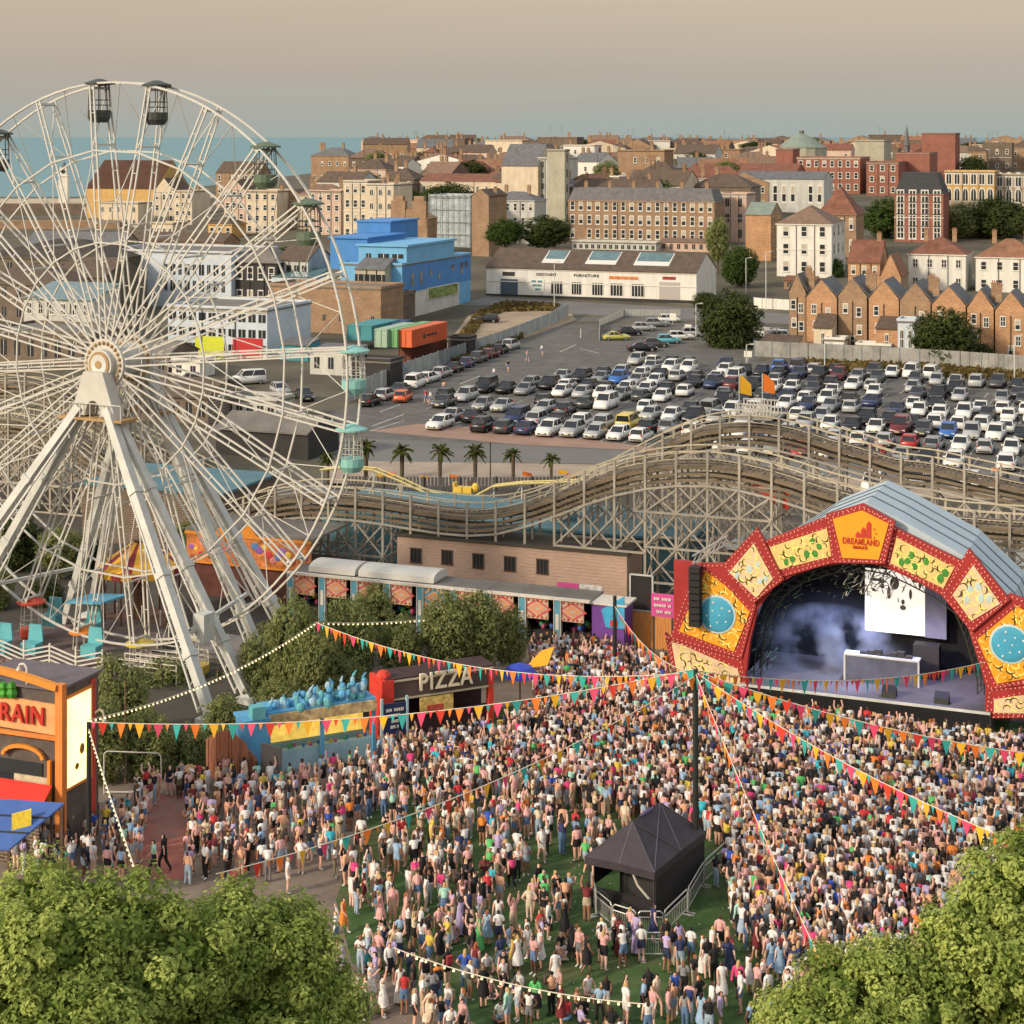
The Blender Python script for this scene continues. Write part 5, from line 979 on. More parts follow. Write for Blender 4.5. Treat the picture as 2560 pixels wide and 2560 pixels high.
for i, hh in enumerate((.22, .5, .85)):
    xx = x + .32 + .31 * i; b.prism([(xx, -.72, z), (xx + .26, -.72, z), (xx + .26, -.72, z + hh), (xx + .13, -.72, z + hh + .12), (xx, -.72, z + hh - .1)], (0, .04, 0))
for i in range(3): b.ball((x + 1.38 + .1 * (i % 2), -.7, z + .05 + .24 * i), .05)
b.build('logo', LOG, pen)
cx_, cz_ = sp_(*zq(1078, 358)); text_mesh('DREAMLAND', .50, .05, LOG, 'lettering', pen, (cx_, -.70, cz_), 0, 2.05)
cx_, cz_ = sp_(*zq(1075, 388)); text_mesh('MARGATE', .26, .04, LOG, 'lettering', pen, (cx_, -.70, cz_), 0, .8)
# inner arch rim, behind the panels: a ring between the opening and the panels
OPN = [(455, 1100), (480, 900), (520, 730), (600, 620), (700, 550), (850, 500), (980, 478), (1080, 476), (1200, 500), (1350, 570), (1500, 650), (1600, 730), (1650, 850), (1690, 980), (1730, 1130), (1728, 1250)]
OUTR = [(420, 1100), (440, 890), (470, 700), (560, 590), (670, 515), (840, 462), (970, 442), (1090, 440), (1215, 462), (1370, 535), (1530, 615), (1640, 715), (1700, 850), (1745, 990), (1790, 1130), (1790, 1250)]
b = MB(); po = [sp_(*zq(*q)) for q in OPN]; pq = [sp_(*zq(*q)) for q in OUTR]
for i in range(len(po) - 1):
    b.prism([(po[i][0], -.2, po[i][1]), (po[i + 1][0], -.2, po[i + 1][1]), (pq[i + 1][0], -.2, pq[i + 1][1]), (pq[i][0], -.2, pq[i][1])], (0, .5, 0))
b.build('arch_rim', RED, stage)
wx, wz = sp_(1690, 1400); MB().box(wx - .1, wx + 1.2, -.12, .2, 0, wz).build('wing_wall', RED, stage)
# roof: facetted sheet running back from the arch
prof = [(255, 700), (560, 440), (840, 262), (1090, 165), (1258, 250), (1612, 452), (1858, 690), (1935, 860)]; pr3 = [sp_(*zq(*q)) for q in prof]; pr3[0] = (pr3[0][0], 0.5); DR = 7.0
SROOF = mat('blue grey roof sheet', (.40, .49, .54), .5, .10, .5); SRIB = mat('dark roof seam', (.08, .10, .12), .6, .1); b = MB()
for (x, z), (x2, z2) in zip(pr3, pr3[1:]):
    b.prism([(x, .3, z), (x2, .3, z2), (x2, .3, z2 - .18), (x, .3, z - .18)], (0, DR, 0), 0)
    for k in range(1, 4): y = .3 + DR * k / 4; b.bar((x, y, z + .03), (x2, y, z2 + .03), .07, .05, 1)
b.build('roof', [SROOF, SRIB], stage)
b = MB()
for (x, z), (x2, z2) in list(zip(pr3, pr3[1:]))[1:-1]: b.prism([(x, .26, z + .01), (x2, .26, z2 + .01), (x2, .26, z2 - 1.0), (x, .26, z - 1.0)], (0, .035, 0))
b.build('valance', SROOF, stage)
xL, xR = po[0][0] - 1.5, po[-1][0] + 3.5; zt_ = max(z for _, z in pr3)
SBK = mat('stage black drape', (.012, .012, .014), .9, .3, 1)
MB().box(xL, xR, DR - .2, DR, 0, 5.0).prism([(xL, DR - .2, 5), (xR, DR - .2, 5), (pr3[5][0], DR - .2, pr3[5][1] - .3), (pr3[4][0], DR - .2, pr3[4][1] - .3), (pr3[3][0], DR - .2, pr3[3][1] - .3), (pr3[1][0], DR - .2, pr3[1][1] - .3)], (0, .2, 0)).box(xL - .2, xL, .5, DR, 0, 5.5).box(xR, xR + .2, .5, DR, 0, 5.5).build('back_drape', SBK, stage)
SFL = mat('stage deck', (.13, .12, .125), .6, .25, .6); MB().box(po[0][0] - .4, po[-1][0] + .3, -.35, DR - .2, 0, 1.25).build('deck', SFL, stage); b = MB().box(po[0][0] - .4, po[-1][0] + .3, -.42, -.36, 1.12, 1.27); b.build('deck_edge', WST, stage); MB().box(po[0][0] - .35, po[-1][0] + .25, -.41, -.36, 0, 1.1).build('skirt', SBK, stage)
# speaker hang, truss clutter inside the arch
sx1, sz1 = sp_(*zq(205, 480)); sx2, sz2 = sp_(*zq(215, 800)); b = MB()
for k in range(9): b.box(sx1 - .28, sx1 + .36, -1.15, -.5, sz1 - (sz1 - sz2) * (k + .95) / 9, sz1 - (sz1 - sz2) * k / 9 - .04)
o = b.build('speaker_array', mat('speaker black', (.02, .02, .02), .6, .1), None, S0, -AS); tag(o, 'tall black hanging speaker array over the stage wing', 'speaker')
b = MB(); wx, wz = sp_(*zq(195, 470)); wx2, wz2 = sp_(*zq(345, 390))
for dz in (0, .45): b.bar((wx, -.9, wz + dz), (wx2, .6, wz2 + dz), .08)
for i in range(7): t = i / 7; b.bar((wx + (wx2 - wx) * t, -.9 + 1.5 * t, wz + (wz2 - wz) * t), (wx + (wx2 - wx) * (t + 1 / 7), -.9 + 1.5 * (t + 1 / 7), wz + (wz2 - wz) * (t + 1 / 7) + .45), .05)
b.build('truss', BAR, stage)
b = MB()
def arch_at(t): i = min(int(t * (len(po) - 1)), len(po) - 2); f = t * (len(po) - 1) - i; return (po[i][0] + (po[i + 1][0] - po[i][0]) * f, po[i][1] + (po[i + 1][1] - po[i][1]) * f)
ccx = sum(p[0] for p in po) / len(po)
for yy in (.9, 2.4):
    for i in range(40):
        (x, z), (x2, z2) = arch_at(i / 41), arch_at((i + 1) / 41); e = .95
        f = lambda X, Z, e: (ccx + (X - ccx) * e, yy, 1.25 + (Z - 1.25) * e)
        b.bar(f(x, z, .97), f(x2, z2, .97), .07).bar(f(x, z, .91), f(x2, z2, .91), .07).bar(f(x, z, .97), f(x2, z2, .91), .04)
b.build('inner_truss', mat('black truss', (.05, .055, .05), .5, .2, metal=.4), stage)
b = MB()
for i in range(230):
    t = random.uniform(0, .62) if i % 3 else random.uniform(.35, .55); x, z = arch_at(t); e = random.uniform(.72, .99) if t > .3 else random.uniform(.82, .99); X, Z = ccx + (x - ccx) * e, 1.25 + (z - 1.25) * e; a = random.uniform(0, 6.28); l = random.uniform(.1, .28)
    b.bar((X, random.uniform(.6, 2.6), Z), (X + l * cos(a), random.uniform(.6, 2.6), Z + l * sin(a)), .05, .03, i % 3)
b.build('garland', [mat('garland white', (.55, .55, .48), .6, .1), mat('garland green', (.10, .18, .10), .7, .2), mat('garland dark', (.05, .06, .05), .7, .2)], stage)
# screen, desk, monitors (depth inside the stage)
def sin_(px, py, dy): return onplane(px, py, S0 + Vector((sin(AS), cos(AS), 0)) * dy, AS)
dy = DR - .9; (x0, z0), (x1, z1) = sin_(*zq(1088, 510), dy), sin_(*zq(1405, 872), dy)
SCRN = mat('lit projection screen', (1.0, .93, .80), .6, .03, .3, emit=.62); r = thing('video_screen', 'glowing cream white video screen with dark blotches at the stage back', 'screen', S0, -AS)
MB().box(x0, x1, dy, dy + .12, z1, z0).build('lit_face', SCRN, r); b = MB(); GB = mat('screen blotch', (.25, .24, .20), .8, .2)
for (qx, qy, ww_, hh) in [(1140, 570, .35, .12), (1175, 575, .2, .25), (1180, 605, .15, .2), (1245, 590, .3, .5), (1215, 640, .12, .5), (1330, 650, .1, .4), (1290, 690, .12, .2), (1290, 720, .2, .2), (1360, 580, .3, .12), (1135, 625, .12, .12), (1380, 600, .1, .3)]:
    x, z = sin_(*zq(qx, qy), dy); b.ball((x, dy - .01, z), 1, 0, 8, 5, (ww_ * .95, .02, hh * .8))
b.build('blotches', GB, r)
x2, z2 = sin_(*zq(1520, 890), dy - .1); tag(MB().box(x1 + .03, x2, dy - .1, dy + .1, z2, z0 - .5).build('side_screen', mat('lilac grey screen', (.20, .20, .30), .5, .1, emit=.08), None, S0, -AS), 'switched off side screen with a painted lilac glow touching the glowing one', 'screen')  # screen is off; faint emission added for the blue light on it
dy2 = 2.6; (x0, z0), (x1, _) = sin_(*zq(975, 945), dy2), sin_(*zq(1375, 985), dy2)
r = thing('performer_table', 'long draped performer table in the middle of the stage', 'table', S0, -AS); MB().box(x0, x1, dy2, dy2 + .8, z0 - .28, z0 - .18).build('table_top', WST, r); MB().box(x0 + .1, x1 - .1, dy2 + .03, dy2 + .7, 1.26, z0 - .29).build('drape', mat('grey blue drape', (.10, .11, .16), .7, .25, 1), r)
for x in (x0 + .04, x1 - .04): MB().box(x - .05, x + .05, dy2 + .02, dy2 + .12, 1.26, z0 - .29).build('leg', WST, r)
b = MB()
for i in range(7): x = x0 + (x1 - x0) * (.25 + .1 * i); b.box(x - .2, x + .2, dy2 + .2, dy2 + .6, z0 - .175, z0 - .05 + .1 * (i % 3))
b.build('decks', DARKF, r)
for k, (qx, qy, lab) in enumerate([(1210, 1150, 'wedge monitor at the front of the stage nearer the arch centre'), (1490, 1190, 'wedge monitor at the front of the stage nearer the stage edge')]):
    x, z = sp_(*zq(qx, qy)); tag(MB().prism([(x - .4, .1, 1.26), (x - .4, .75, 1.26), (x - .4, .6, 1.85), (x - .4, .2, 1.55)], (.8, 0, 0)).build('monitor_speaker', mat('speaker black', (0, 0, 0)), None, S0, -AS), lab, 'speaker')
x, z = sin_(*zq(1425, 930), 4.5); tag(MB().box(x - .9, x + .6, 4.5, 5.4, 1.26, 3.2).build('equipment_rack', BLACKW, None, S0, -AS), 'black equipment rack beside the video screen', 'rack')
def lampat(px, py, dy, e, c, size, tgt):
    ld = bpy.data.lights.new('stage_lamp', 'SPOT'); lo = bpy.data.objects.new('stage_lamp', ld); COL.objects.link(lo); x, z = sin_(px, py, dy); lo.parent = stage; lo.location = (x, dy, z); ld.energy = e * 1.7; ld.color = c; ld.spot_size = R(size); ld.shadow_soft_size = .2; ld.spot_blend = .6
    x, z = sin_(*tgt[:2], tgt[2]); lo.rotation_euler = (Vector((x, tgt[2], z)) - lo.location).to_track_quat('-Z', 'Y').to_euler(); tag(lo, None, None)
lampat(*zq(1050, 540), 3.0, 1500, (.50, .60, 1.0), 100, (*zq(900, 980), 4.0))
lampat(*zq(1430, 600), 2.2, 900, (.55, .55, 1.0), 100, (*zq(1350, 1100), 3.0))
# smoke drifting on the stage
SMC = (sin_(*zq(900, 850), 4.2)[0], 4.2, 2.7)
sm = bpy.data.materials.new('stage smoke'); sm.use_nodes = True; t = sm.node_tree; t.nodes.clear(); pv = N(t, 'ShaderNodeVolumePrincipled'); oo = N(t, 'ShaderNodeOutputMaterial'); tco = N(t, 'ShaderNodeTexCoord'); ns = N(t, 'ShaderNodeTexNoise'); ns.inputs['Scale'].default_value = .55; ns.inputs['Detail'].default_value = 3
mr = N(t, 'ShaderNodeMapRange'); mr.inputs[1].default_value = .46; mr.inputs[2].default_value = .78; mr.inputs[3].default_value = 0; mr.inputs[4].default_value = 1.9
pv.inputs['Color'].default_value = (.75, .8, .95, 1); t.links.new(tco.outputs['Object'], ns.inputs[0]); t.links.new(ns.outputs[0], mr.inputs[0]); vs_ = N(t, 'ShaderNodeVectorMath', operation='SUBTRACT'); vs_.inputs[1].default_value = SMC; vd_ = N(t, 'ShaderNodeVectorMath', operation='DIVIDE'); vd_.inputs[1].default_value = (4.6, 1.7, 2.6); vl_ = N(t, 'ShaderNodeVectorMath', operation='LENGTH'); mf = N(t, 'ShaderNodeMapRange'); mf.inputs[1].default_value = 1.0; mf.inputs[2].default_value = .35; mf.inputs[3].default_value = 0; mf.inputs[4].default_value = 1; mm = N(t, 'ShaderNodeMath', operation='MULTIPLY')
t.links.new(tco.outputs['Object'], vs_.inputs[0]); t.links.new(vs_.outputs[0], vd_.inputs[0]); t.links.new(vd_.outputs[0], vl_.inputs[0]); t.links.new(vl_.outputs['Value'], mf.inputs[0]); t.links.new(mf.outputs[0], mm.inputs[0]); t.links.new(mr.outputs[0], mm.inputs[1]); t.links.new(mm.outputs[0], pv.inputs['Density']); t.links.new(pv.outputs[0], oo.inputs['Volume'])
x0, x1 = SMC[0] - 4.6, SMC[0] + 4.6
tag(MB().box(x0, x1, 2.9, 5.6, 1.3, 5.2).build('stage_smoke', sm, None, S0, -AS), 'pale blue smoke drifting over the stage beside the screen', 'smoke', None, 'stuff')
# ---------------------------------------------------------------- trees
LEAF = {'lime': leafmat('lime leaves', (.10, .17, .03), (.56, .62, .18)), 'green': leafmat('green leaves', (.04, .075, .02), (.11, .15, .045)),
        'dark': leafmat('dark leaves', (.038, .058, .020), (.105, .125, .045)), 'olive': leafmat('olive leaves', (.11, .14, .05), (.36, .38, .155)), 'palm': leafmat('palm leaves', (.04, .06, .015), (.12, .13, .04))}
BARK = mat('bark', (.10, .075, .05), .95, .3, 3)
def crown_mesh(lumps, n, leaf, seed, lm, clump=26, core=.80, crad=None):
    rg = np.random.default_rng(seed); lumps = np.array(lumps, float); wts = lumps[:, 3] * lumps[:, 4] + lumps[:, 3] * lumps[:, 5]; wts /= wts.sum()
    nc = max(4, int(n / clump * 1.25)); li = rg.choice(len(lumps), nc, p=wts); d = np.empty((nc, 3))
    for q in range(len(lumps)):
        w_ = np.where(li == q)[0]; k_ = len(w_)
        if not k_: continue
        i_ = np.arange(k_) + .5; ph = np.arccos(1 - 2 * i_ / k_); th_ = pi * (1 + 5 ** .5) * i_ + rg.random() * 6; d[w_] = np.stack([np.cos(th_) * np.sin(ph), np.sin(th_) * np.sin(ph), np.cos(ph)], 1)
    d += rg.normal(size=(nc, 3)) * .09; d /= np.linalg.norm(d, axis=1)[:, None]
    rad = 1 + .10 * rg.normal(size=nc); cc = lumps[li, :3] + d * lumps[li, 3:] * rad[:, None]
    keep = np.ones(nc, bool)
    for L_ in lumps: keep &= ~(((((cc - L_[:3]) / L_[3:]) ** 2).sum(1)) < .80 ** 2)
    if crad:                                               # ragged crown: hollows between the boughs, with sparse inner leaves showing in them
        f_ = 2.6 if crad > .2 else 3.5
        keep &= (np.sin(cc[:, 0] * f_ + seed) + np.sin(cc[:, 1] * f_ * 1.1 + 2 * seed) + np.sin(cc[:, 2] * f_ * .95 + 3) + .8 * np.sin(cc[:, 0] * 5.3 + cc[:, 2] * 4.7)) > -1.05
        low = rg.random(nc) < .16; cc = np.where(low[:, None], lumps[li, :3] + (cc - lumps[li, :3]) * .80, cc); keep |= low
    cc, d, li = cc[keep], d[keep], li[keep]; nc = len(cc); tint_c = rg.random(nc)
    ci = rg.integers(0, nc, n); rc = (crad or leaf * 3.2) * rg.uniform(.6, 1.45, nc); d2 = rg.normal(size=(n, 3)); d2 /= np.linalg.norm(d2, axis=1)[:, None]; d2 += .55 * d[ci] + np.array([0, 0, .25])
    p = cc[ci] + d2 * rc[ci][:, None] * rg.uniform(.72, 1.08, n)[:, None] * np.array([1, 1, .85]); nr = d2 * .8 + rg.normal(size=(n, 3)) * .30 + np.array([0, 0, .30]); nr /= np.linalg.norm(nr, axis=1)[:, None]
    a = np.cross(nr, rg.normal(size=(n, 3))); a /= np.linalg.norm(a, axis=1)[:, None]; b = np.cross(nr, a); s = leaf * rg.uniform(.65, 1.35, n)[:, None]
    droop = nr * s * .22
    v = np.stack([p - a * s, p + b * s * .55 + droop, p + a * s, p - b * s * .55 + droop], 1).reshape(-1, 3); tint = np.clip(.55 * tint_c[ci] + .45 * rg.random(n), 0, 1)
    cb = MB()
    if crad:                                               # inner foliage instead of a solid heart, tinted darker as painted shade
        m_ = n // 3; l2 = rg.choice(len(lumps), m_, p=wts); e2 = rg.normal(size=(m_, 3)); e2 /= np.linalg.norm(e2, axis=1)[:, None]
        p2 = lumps[l2, :3] + e2 * lumps[l2, 3:] * rg.uniform(.45, .82, m_)[:, None]; n2 = e2 + rg.normal(size=(m_, 3)) * .5; n2 /= np.linalg.norm(n2, axis=1)[:, None]
        a2 = np.cross(n2, rg.normal(size=(m_, 3))); a2 /= np.linalg.norm(a2, axis=1)[:, None]; b2 = np.cross(n2, a2); s2 = leaf * 1.9
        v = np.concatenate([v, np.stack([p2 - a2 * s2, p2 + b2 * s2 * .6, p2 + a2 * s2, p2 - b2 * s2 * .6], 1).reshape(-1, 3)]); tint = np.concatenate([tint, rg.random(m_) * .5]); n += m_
    else:
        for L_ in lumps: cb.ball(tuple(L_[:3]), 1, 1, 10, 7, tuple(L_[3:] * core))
    nv = len(v); allv = np.concatenate([v, np.array(cb.v).reshape(-1, 3)]); faces = [tuple(range(4 * i, 4 * i + 4)) for i in range(n)] + [tuple(i + nv for i in f) for f in cb.f]
    me = bpy.data.meshes.new('crown'); me.from_pydata(allv.tolist(), [], faces); me.materials.append(lm)
    at = me.attributes.new('tint', 'FLOAT', 'FACE'); at.data.foreach_set('value', np.concatenate([tint, np.full(len(cb.f), .12)]).astype('f'))  # solid cores get a low tint, inner shade put into the colour
    return me
def trunk_mesh(h, r, limbs, seed):
    rg = random.Random(seed); b = MB().tube((0, 0, -.5), (0, 0, h * .45), r, 8, 0, r * .75).tube((0, 0, h * .45), (0, 0, h * .9), r * .75, 8, 0, r * .3)
    for i in range(limbs):
        a = rg.uniform(0, 6.28); z = h * rg.uniform(.35, .6); l = h * rg.uniform(.25, .45); b.tube((0, 0, z), (l * .6 * cos(a), l * .6 * sin(a), z + l), r * .4, 6, 0, r * .12)
    return b.mesh('trunk', [BARK])
def lumpy(rx, rz, n, seed, zc=0.0, k=.5):
    rg = random.Random(seed); out = [(0, 0, zc, rx * .75, rx * .75, rz * .8)]
    for i in range(n):
        a = 2 * pi * i / n * 2.4 + rg.uniform(-.3, .3); e = rg.uniform(-.95, .95); c = sqrt(1 - min(1, e * e)); q = rx * k * rg.uniform(.45, .62)
        out.append((rx * .66 * c * cos(a), rx * .66 * c * sin(a), zc + rz * .66 * e, q, q, q * rz / rx * rg.uniform(.8, 1)))
    return out
def big_tree(label, px, py, D, r, rz, lm, n, leaf, seed, extra=(), nl=22):
    c = pt(px, py, D); t = thing('broadleaf_tree', label, 'tree', (c.x, c.y, 0), 0)
    L_ = lumpy(r, rz, nl, seed, c.z) + [((pt(x, y, D + dd).x - c.x), dd, pt(x, y, D + dd).z, q, q, q * .85) for x, y, dd, q in extra]
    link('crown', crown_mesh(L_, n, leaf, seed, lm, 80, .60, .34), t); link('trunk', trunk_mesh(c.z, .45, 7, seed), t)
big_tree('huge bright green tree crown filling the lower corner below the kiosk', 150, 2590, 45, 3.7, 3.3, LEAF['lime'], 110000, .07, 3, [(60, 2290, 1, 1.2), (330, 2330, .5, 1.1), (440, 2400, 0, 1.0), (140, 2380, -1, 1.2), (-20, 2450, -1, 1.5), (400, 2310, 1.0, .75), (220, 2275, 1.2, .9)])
big_tree('round green tree crown in front of the lawn path, rising beside the huge one', 640, 2600, 47, 2.2, 2.6, LEAF['lime'], 70000, .07, 4, [(600, 2350, 0, 1.1), (710, 2375, .3, 1.0), (790, 2480, .5, .9), (540, 2400, -.5, 1.0), (800, 2580, .3, .9)])
big_tree('big green tree crown in the lower corner beside the crowd', 2575, 2520, 47, 3.0, 3.5, LEAF['lime'], 85000, .072, 5, [(2510, 2235, 0, .95), (2435, 2310, -.3, .85), (2360, 2410, -.4, .8), (2590, 2190, .4, 1.1), (2310, 2490, -.5, .8)])
big_tree('low leafy tree crown at the bottom edge of the crowd', 2120, 2650, 46, 2.1, 2.3, LEAF['lime'], 55000, .07, 6, [(2090, 2470, 0, .75), (2200, 2460, .3, .85), (1985, 2560, -.3, .6), (2300, 2560, -.5, 1.0)])
SMALL = {}
for k, (lm, n, leaf, nl, rzf) in {'a': ('dark', 7500, .055, 18, 1.1), 'b': ('olive', 7000, .055, 16, 1.4), 'c': ('green', 7500, .055, 18, .95), 'd': ('dark', 5000, .07, 13, .8), 'e': ('olive', 8500, .05, 20, 1.25)}.items():
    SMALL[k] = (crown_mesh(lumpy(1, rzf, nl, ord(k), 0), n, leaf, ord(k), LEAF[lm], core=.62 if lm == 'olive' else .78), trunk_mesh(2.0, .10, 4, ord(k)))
def tree(label, px, pyt, pyb, D, rpx, k, name='broadleaf_tree', cat='tree', grp=None):
    """crown spans pyt..pyb in the photo at depth D, half width rpx"""
    zt, zb = pt(px, pyt, D).z, pt(px, pyb, D).z; c = pt(px, 0, D); g = gz(c.x, D); t = thing(name, label, cat, (c.x, D, g), random.uniform(0, 6), grp); r_ = rpx * D / F; hz = (zt - zb) / 2
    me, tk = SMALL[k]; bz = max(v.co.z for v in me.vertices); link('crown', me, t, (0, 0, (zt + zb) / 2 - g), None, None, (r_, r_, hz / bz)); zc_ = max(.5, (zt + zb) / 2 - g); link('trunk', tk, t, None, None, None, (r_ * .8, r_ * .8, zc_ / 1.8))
for a in [('dark bushy tree by the car park corner, left of the terrace', 1828, 720, 905, 283, 76, 'a'), ('dark tree in front of the terrace at the car park fence', 2366, 765, 935, 262, 80, 'a'), ('smaller dark bush leaning on the tree at the fence', 2445, 850, 920, 264, 40, 'd'),
          ('bright green tree between tan villa and striped house', 2217, 486, 606, 480, 62, 'c'), ('dull green tree in front of the ochre arches', 2400, 506, 606, 480, 50, 'b'), ('wide dark green tree below the white arches', 2490, 486, 608, 480, 74, 'a'),
          ('dark tree at the picture edge beyond the orange roof', 2570, 520, 600, 430, 40, 'd'), ('green tree behind the furniture shop, nearer the blue building', 1262, 540, 622, 385, 46, 'c'), ('wide dark tree behind the furniture shop roof', 1362, 535, 624, 388, 62, 'a'),
          ('thin tree at the end of the brown block', 1795, 540, 665, 400, 30, 'b'), ('round green tree at the street corner near the brick cube', 1850, 604, 728, 375, 46, 'c'), ('dark green tree clump on the skyline', 1165, 372, 424, 900, 52, 'a'),
          ('green shrub in the villa garden', 2085, 640, 710, 395, 26, 'c'), ('roadside bush beside the shop end', 1765, 725, 780, 320, 32, 'd'), ('dark green tree between hill houses', 1700, 380, 412, 800, 40, 'd'), ('green tree among the red roofs', 1600, 385, 430, 720, 34, 'c'),
          ('skyline tree near the dome', 1890, 352, 378, 1000, 40, 'd'), ('skyline tree row beside the tower', 1440, 345, 380, 1100, 50, 'd'), ('tree on the far hill near the brick box', 2470, 352, 384, 1100, 60, 'd'), ('small green lawn tree by the black house', 740, 612, 645, 430, 50, 'c')]:
    tree(*a)
_rt = random.Random(5)
for i in range(30):
    D = _rt.choice([520, 600, 700, 820, 950, 1080]); px = _rt.uniform(880, 2560) if D > 600 else _rt.uniform(900, 1850); zt = gz(0, D) + _rt.uniform(9, 14) * (1.35 if D > 900 else 1); yt = CY + (H - zt) * F / D
    tree(f"{['', 'second ', 'third ', 'fourth ', 'fifth ', 'sixth ', 'seventh ', 'eighth ', 'ninth ', 'tenth '][i // 3]}{['dark', 'dull green', 'bushy'][i % 3]} tree among the hill houses", px, yt, yt + 9 * F / D, D, _rt.uniform(4, 8) * F / D, 'adbc'[i % 4], grp='trees among the hill houses')
for i, (px, yt, yb, D, rp, k) in enumerate([(295, 1640, 1900, 98, 72, 'e'), (400, 1655, 1840, 109, 84, 'b'), (545, 1690, 1840, 110, 62, 'e'), (660, 1560, 1830, 106, 62, 'b'), (735, 1475, 1800, 104, 62, 'e'), (790, 1560, 1820, 102, 70, 'a'), (870, 1500, 1740, 106, 68, 'e'), (930, 1470, 1640, 112, 60, 'b'),
                                            (1000, 1540, 1700, 107, 58, 'a'), (1120, 1490, 1680, 108, 72, 'e'), (1200, 1480, 1690, 109, 66, 'b'), (1275, 1520, 1680, 110, 45, 'e'), (260, 1760, 1990, 92, 60, 'a'), (370, 1770, 1990, 93, 66, 'a'), (470, 1810, 1990, 94, 55, 'a'), (560, 1740, 1930, 98, 60, 'a'), (860, 1640, 1790, 103, 60, 'a'), (700, 1700, 1850, 100, 60, 'a')]):
    LB = ['tall olive bush next to the kiosk panel', 'olive bush below the wheel leg', 'bush between the two front wheel legs', 'olive bush beside the string light pole', 'tall pale bush behind the bunting pole', 'dark bush at the bunting pole', 'tall bush behind the seafood stall', 'pale bush before the long stall canopy', 'dark bush above the pizza stall', 'wide olive bush in front of the pink stalls', 'olive bush before the emblem stalls', 'last olive bush nearest the stage queue',
          'dark bush behind the white goal frame', 'dark bush inside the white goal frame', 'dark bush beside the brick planter', 'dark bush above the timber screen', 'dark bush between seafood and pizza stalls', 'dark bush over the blue stall sculptures']
    k = {'a': 'e', 'b': 'b', 'e': 'e'}[k] if i % 3 else 'b'
    tree(LB[i], px, yt - 14, yb, D, rp, k, 'bamboo_bush', 'bush', 'bushes along the food stalls')
for i, (px, yt, yb, D, rp) in enumerate([(40, 1270, 1440, 137, 62), (150, 1310, 1450, 134, 56), (215, 1330, 1450, 136, 40), (480, 1290, 1400, 141, 48), (590, 1310, 1400, 139, 40), (-30, 1400, 1560, 126, 60), (110, 1440, 1560, 127, 46)]):
    tree(['dark tree behind the ride yard at the edge of the wheel', 'dark tree beyond the striped carousel', 'smaller dark tree beside the carousel canopy', 'dark tree between fun house and coaster curve', 'dark shrub tree at the coaster bend', 'broad dark tree behind the twist ride', 'dark bush tree behind the teal ride cars'][i], px, yt, yb, D, rp, 'ae'[i % 2])
# verges
def tuft_patch(name, pts, n, hgt, lm, wpx=None):
    g = [gnd(*p) for p in pts]; V2 = []; Fc = []; xs = [p.x for p in g]; ys = [p.y for p in g]; poly = [(p.x, p.y) for p in g]; k = 0
    while k < n:
        x, y = random.uniform(min(xs), max(xs)), random.uniform(min(ys), max(ys))
        if not inside((x, y), poly): continue
        k += 1; a = random.uniform(0, 6.28); s = hgt * random.uniform(.4, 1.2); z = gz(x, y); o = len(V2); V2 += [(x - .25 * cos(a), y - .25 * sin(a), z), (x + .25 * cos(a), y + .25 * sin(a), z), (x + .3 * cos(a + .5), y + .3 * sin(a + .5), z + s), (x - .2 * cos(a), y - .2 * sin(a), z + s * .9)]; Fc.append((o, o + 1, o + 2, o + 3))
    me = bpy.data.meshes.new(name); me.from_pydata(V2, [], Fc); me.materials.append(lm); at = me.attributes.new('tint', 'FLOAT', 'FACE'); at.data.foreach_set('value', RNG.random(len(Fc)).astype('f')); tag(link(name, me), None, None, None, 'stuff')
DRY = leafmat('dry grass', (.07, .06, .02), (.24, .17, .07))
tuft_patch('weeds', [(1125, 870), (1190, 785), (1260, 758), (1400, 764), (1380, 778), (1260, 780), (1210, 800), (1160, 872)], 1500, .7, DRY)
tuft_patch('weeds', [(1110, 905), (1240, 850), (1300, 835), (1310, 845), (1150, 910)], 700, .8, DRY)
tuft_patch('weeds', [(1990, 905), (2300, 915), (2600, 940), (2600, 955), (2280, 945), (1990, 922)], 1600, .8, DRY)
# palms
def palm_meshes(seed):
    rg = random.Random(seed); b = MB().tube((0, 0, 0), (0, 0, 3.0), .16, 8, 0, .2).ball((0, 0, 2.9), .3, 0, 8, 5); V2, Fc = [], []
    for i in range(34):
        a = rg.uniform(0, 6.28); el = rg.uniform(-.5, 1.2); L_ = rg.uniform(.9, 1.3); pts = []
        for t in (0, .5, 1): pts.append(((L_ * t) * cos(a) * cos(el), (L_ * t) * sin(a) * cos(el), 3.0 + L_ * t * sin(el) - .5 * t * t))
        wv = (-sin(a) * .16, cos(a) * .16, 0)
        for (p, q), w1, w2 in (((pts[0], pts[1]), .4, 1.2), ((pts[1], pts[2]), 1.2, .15)):
            for s in (-1, 1): o = len(V2); V2 += [p, q, (q[0] + s * wv[0] * w2, q[1] + s * wv[1] * w2, q[2] - .12), (p[0] + s * wv[0] * w1, p[1] + s * wv[1] * w1, p[2] - .06)]; Fc.append((o, o + 1, o + 2, o + 3))
    me = bpy.data.meshes.new('fronds'); me.from_pydata(V2, [], Fc); me.materials.append(LEAF['palm']); at = me.attributes.new('tint', 'FLOAT', 'FACE'); at.data.foreach_set('value', RNG.random(len(Fc)).astype('f'))
    return me, b.mesh('trunk', [BARK])
PM = [palm_meshes(i) for i in range(2)]
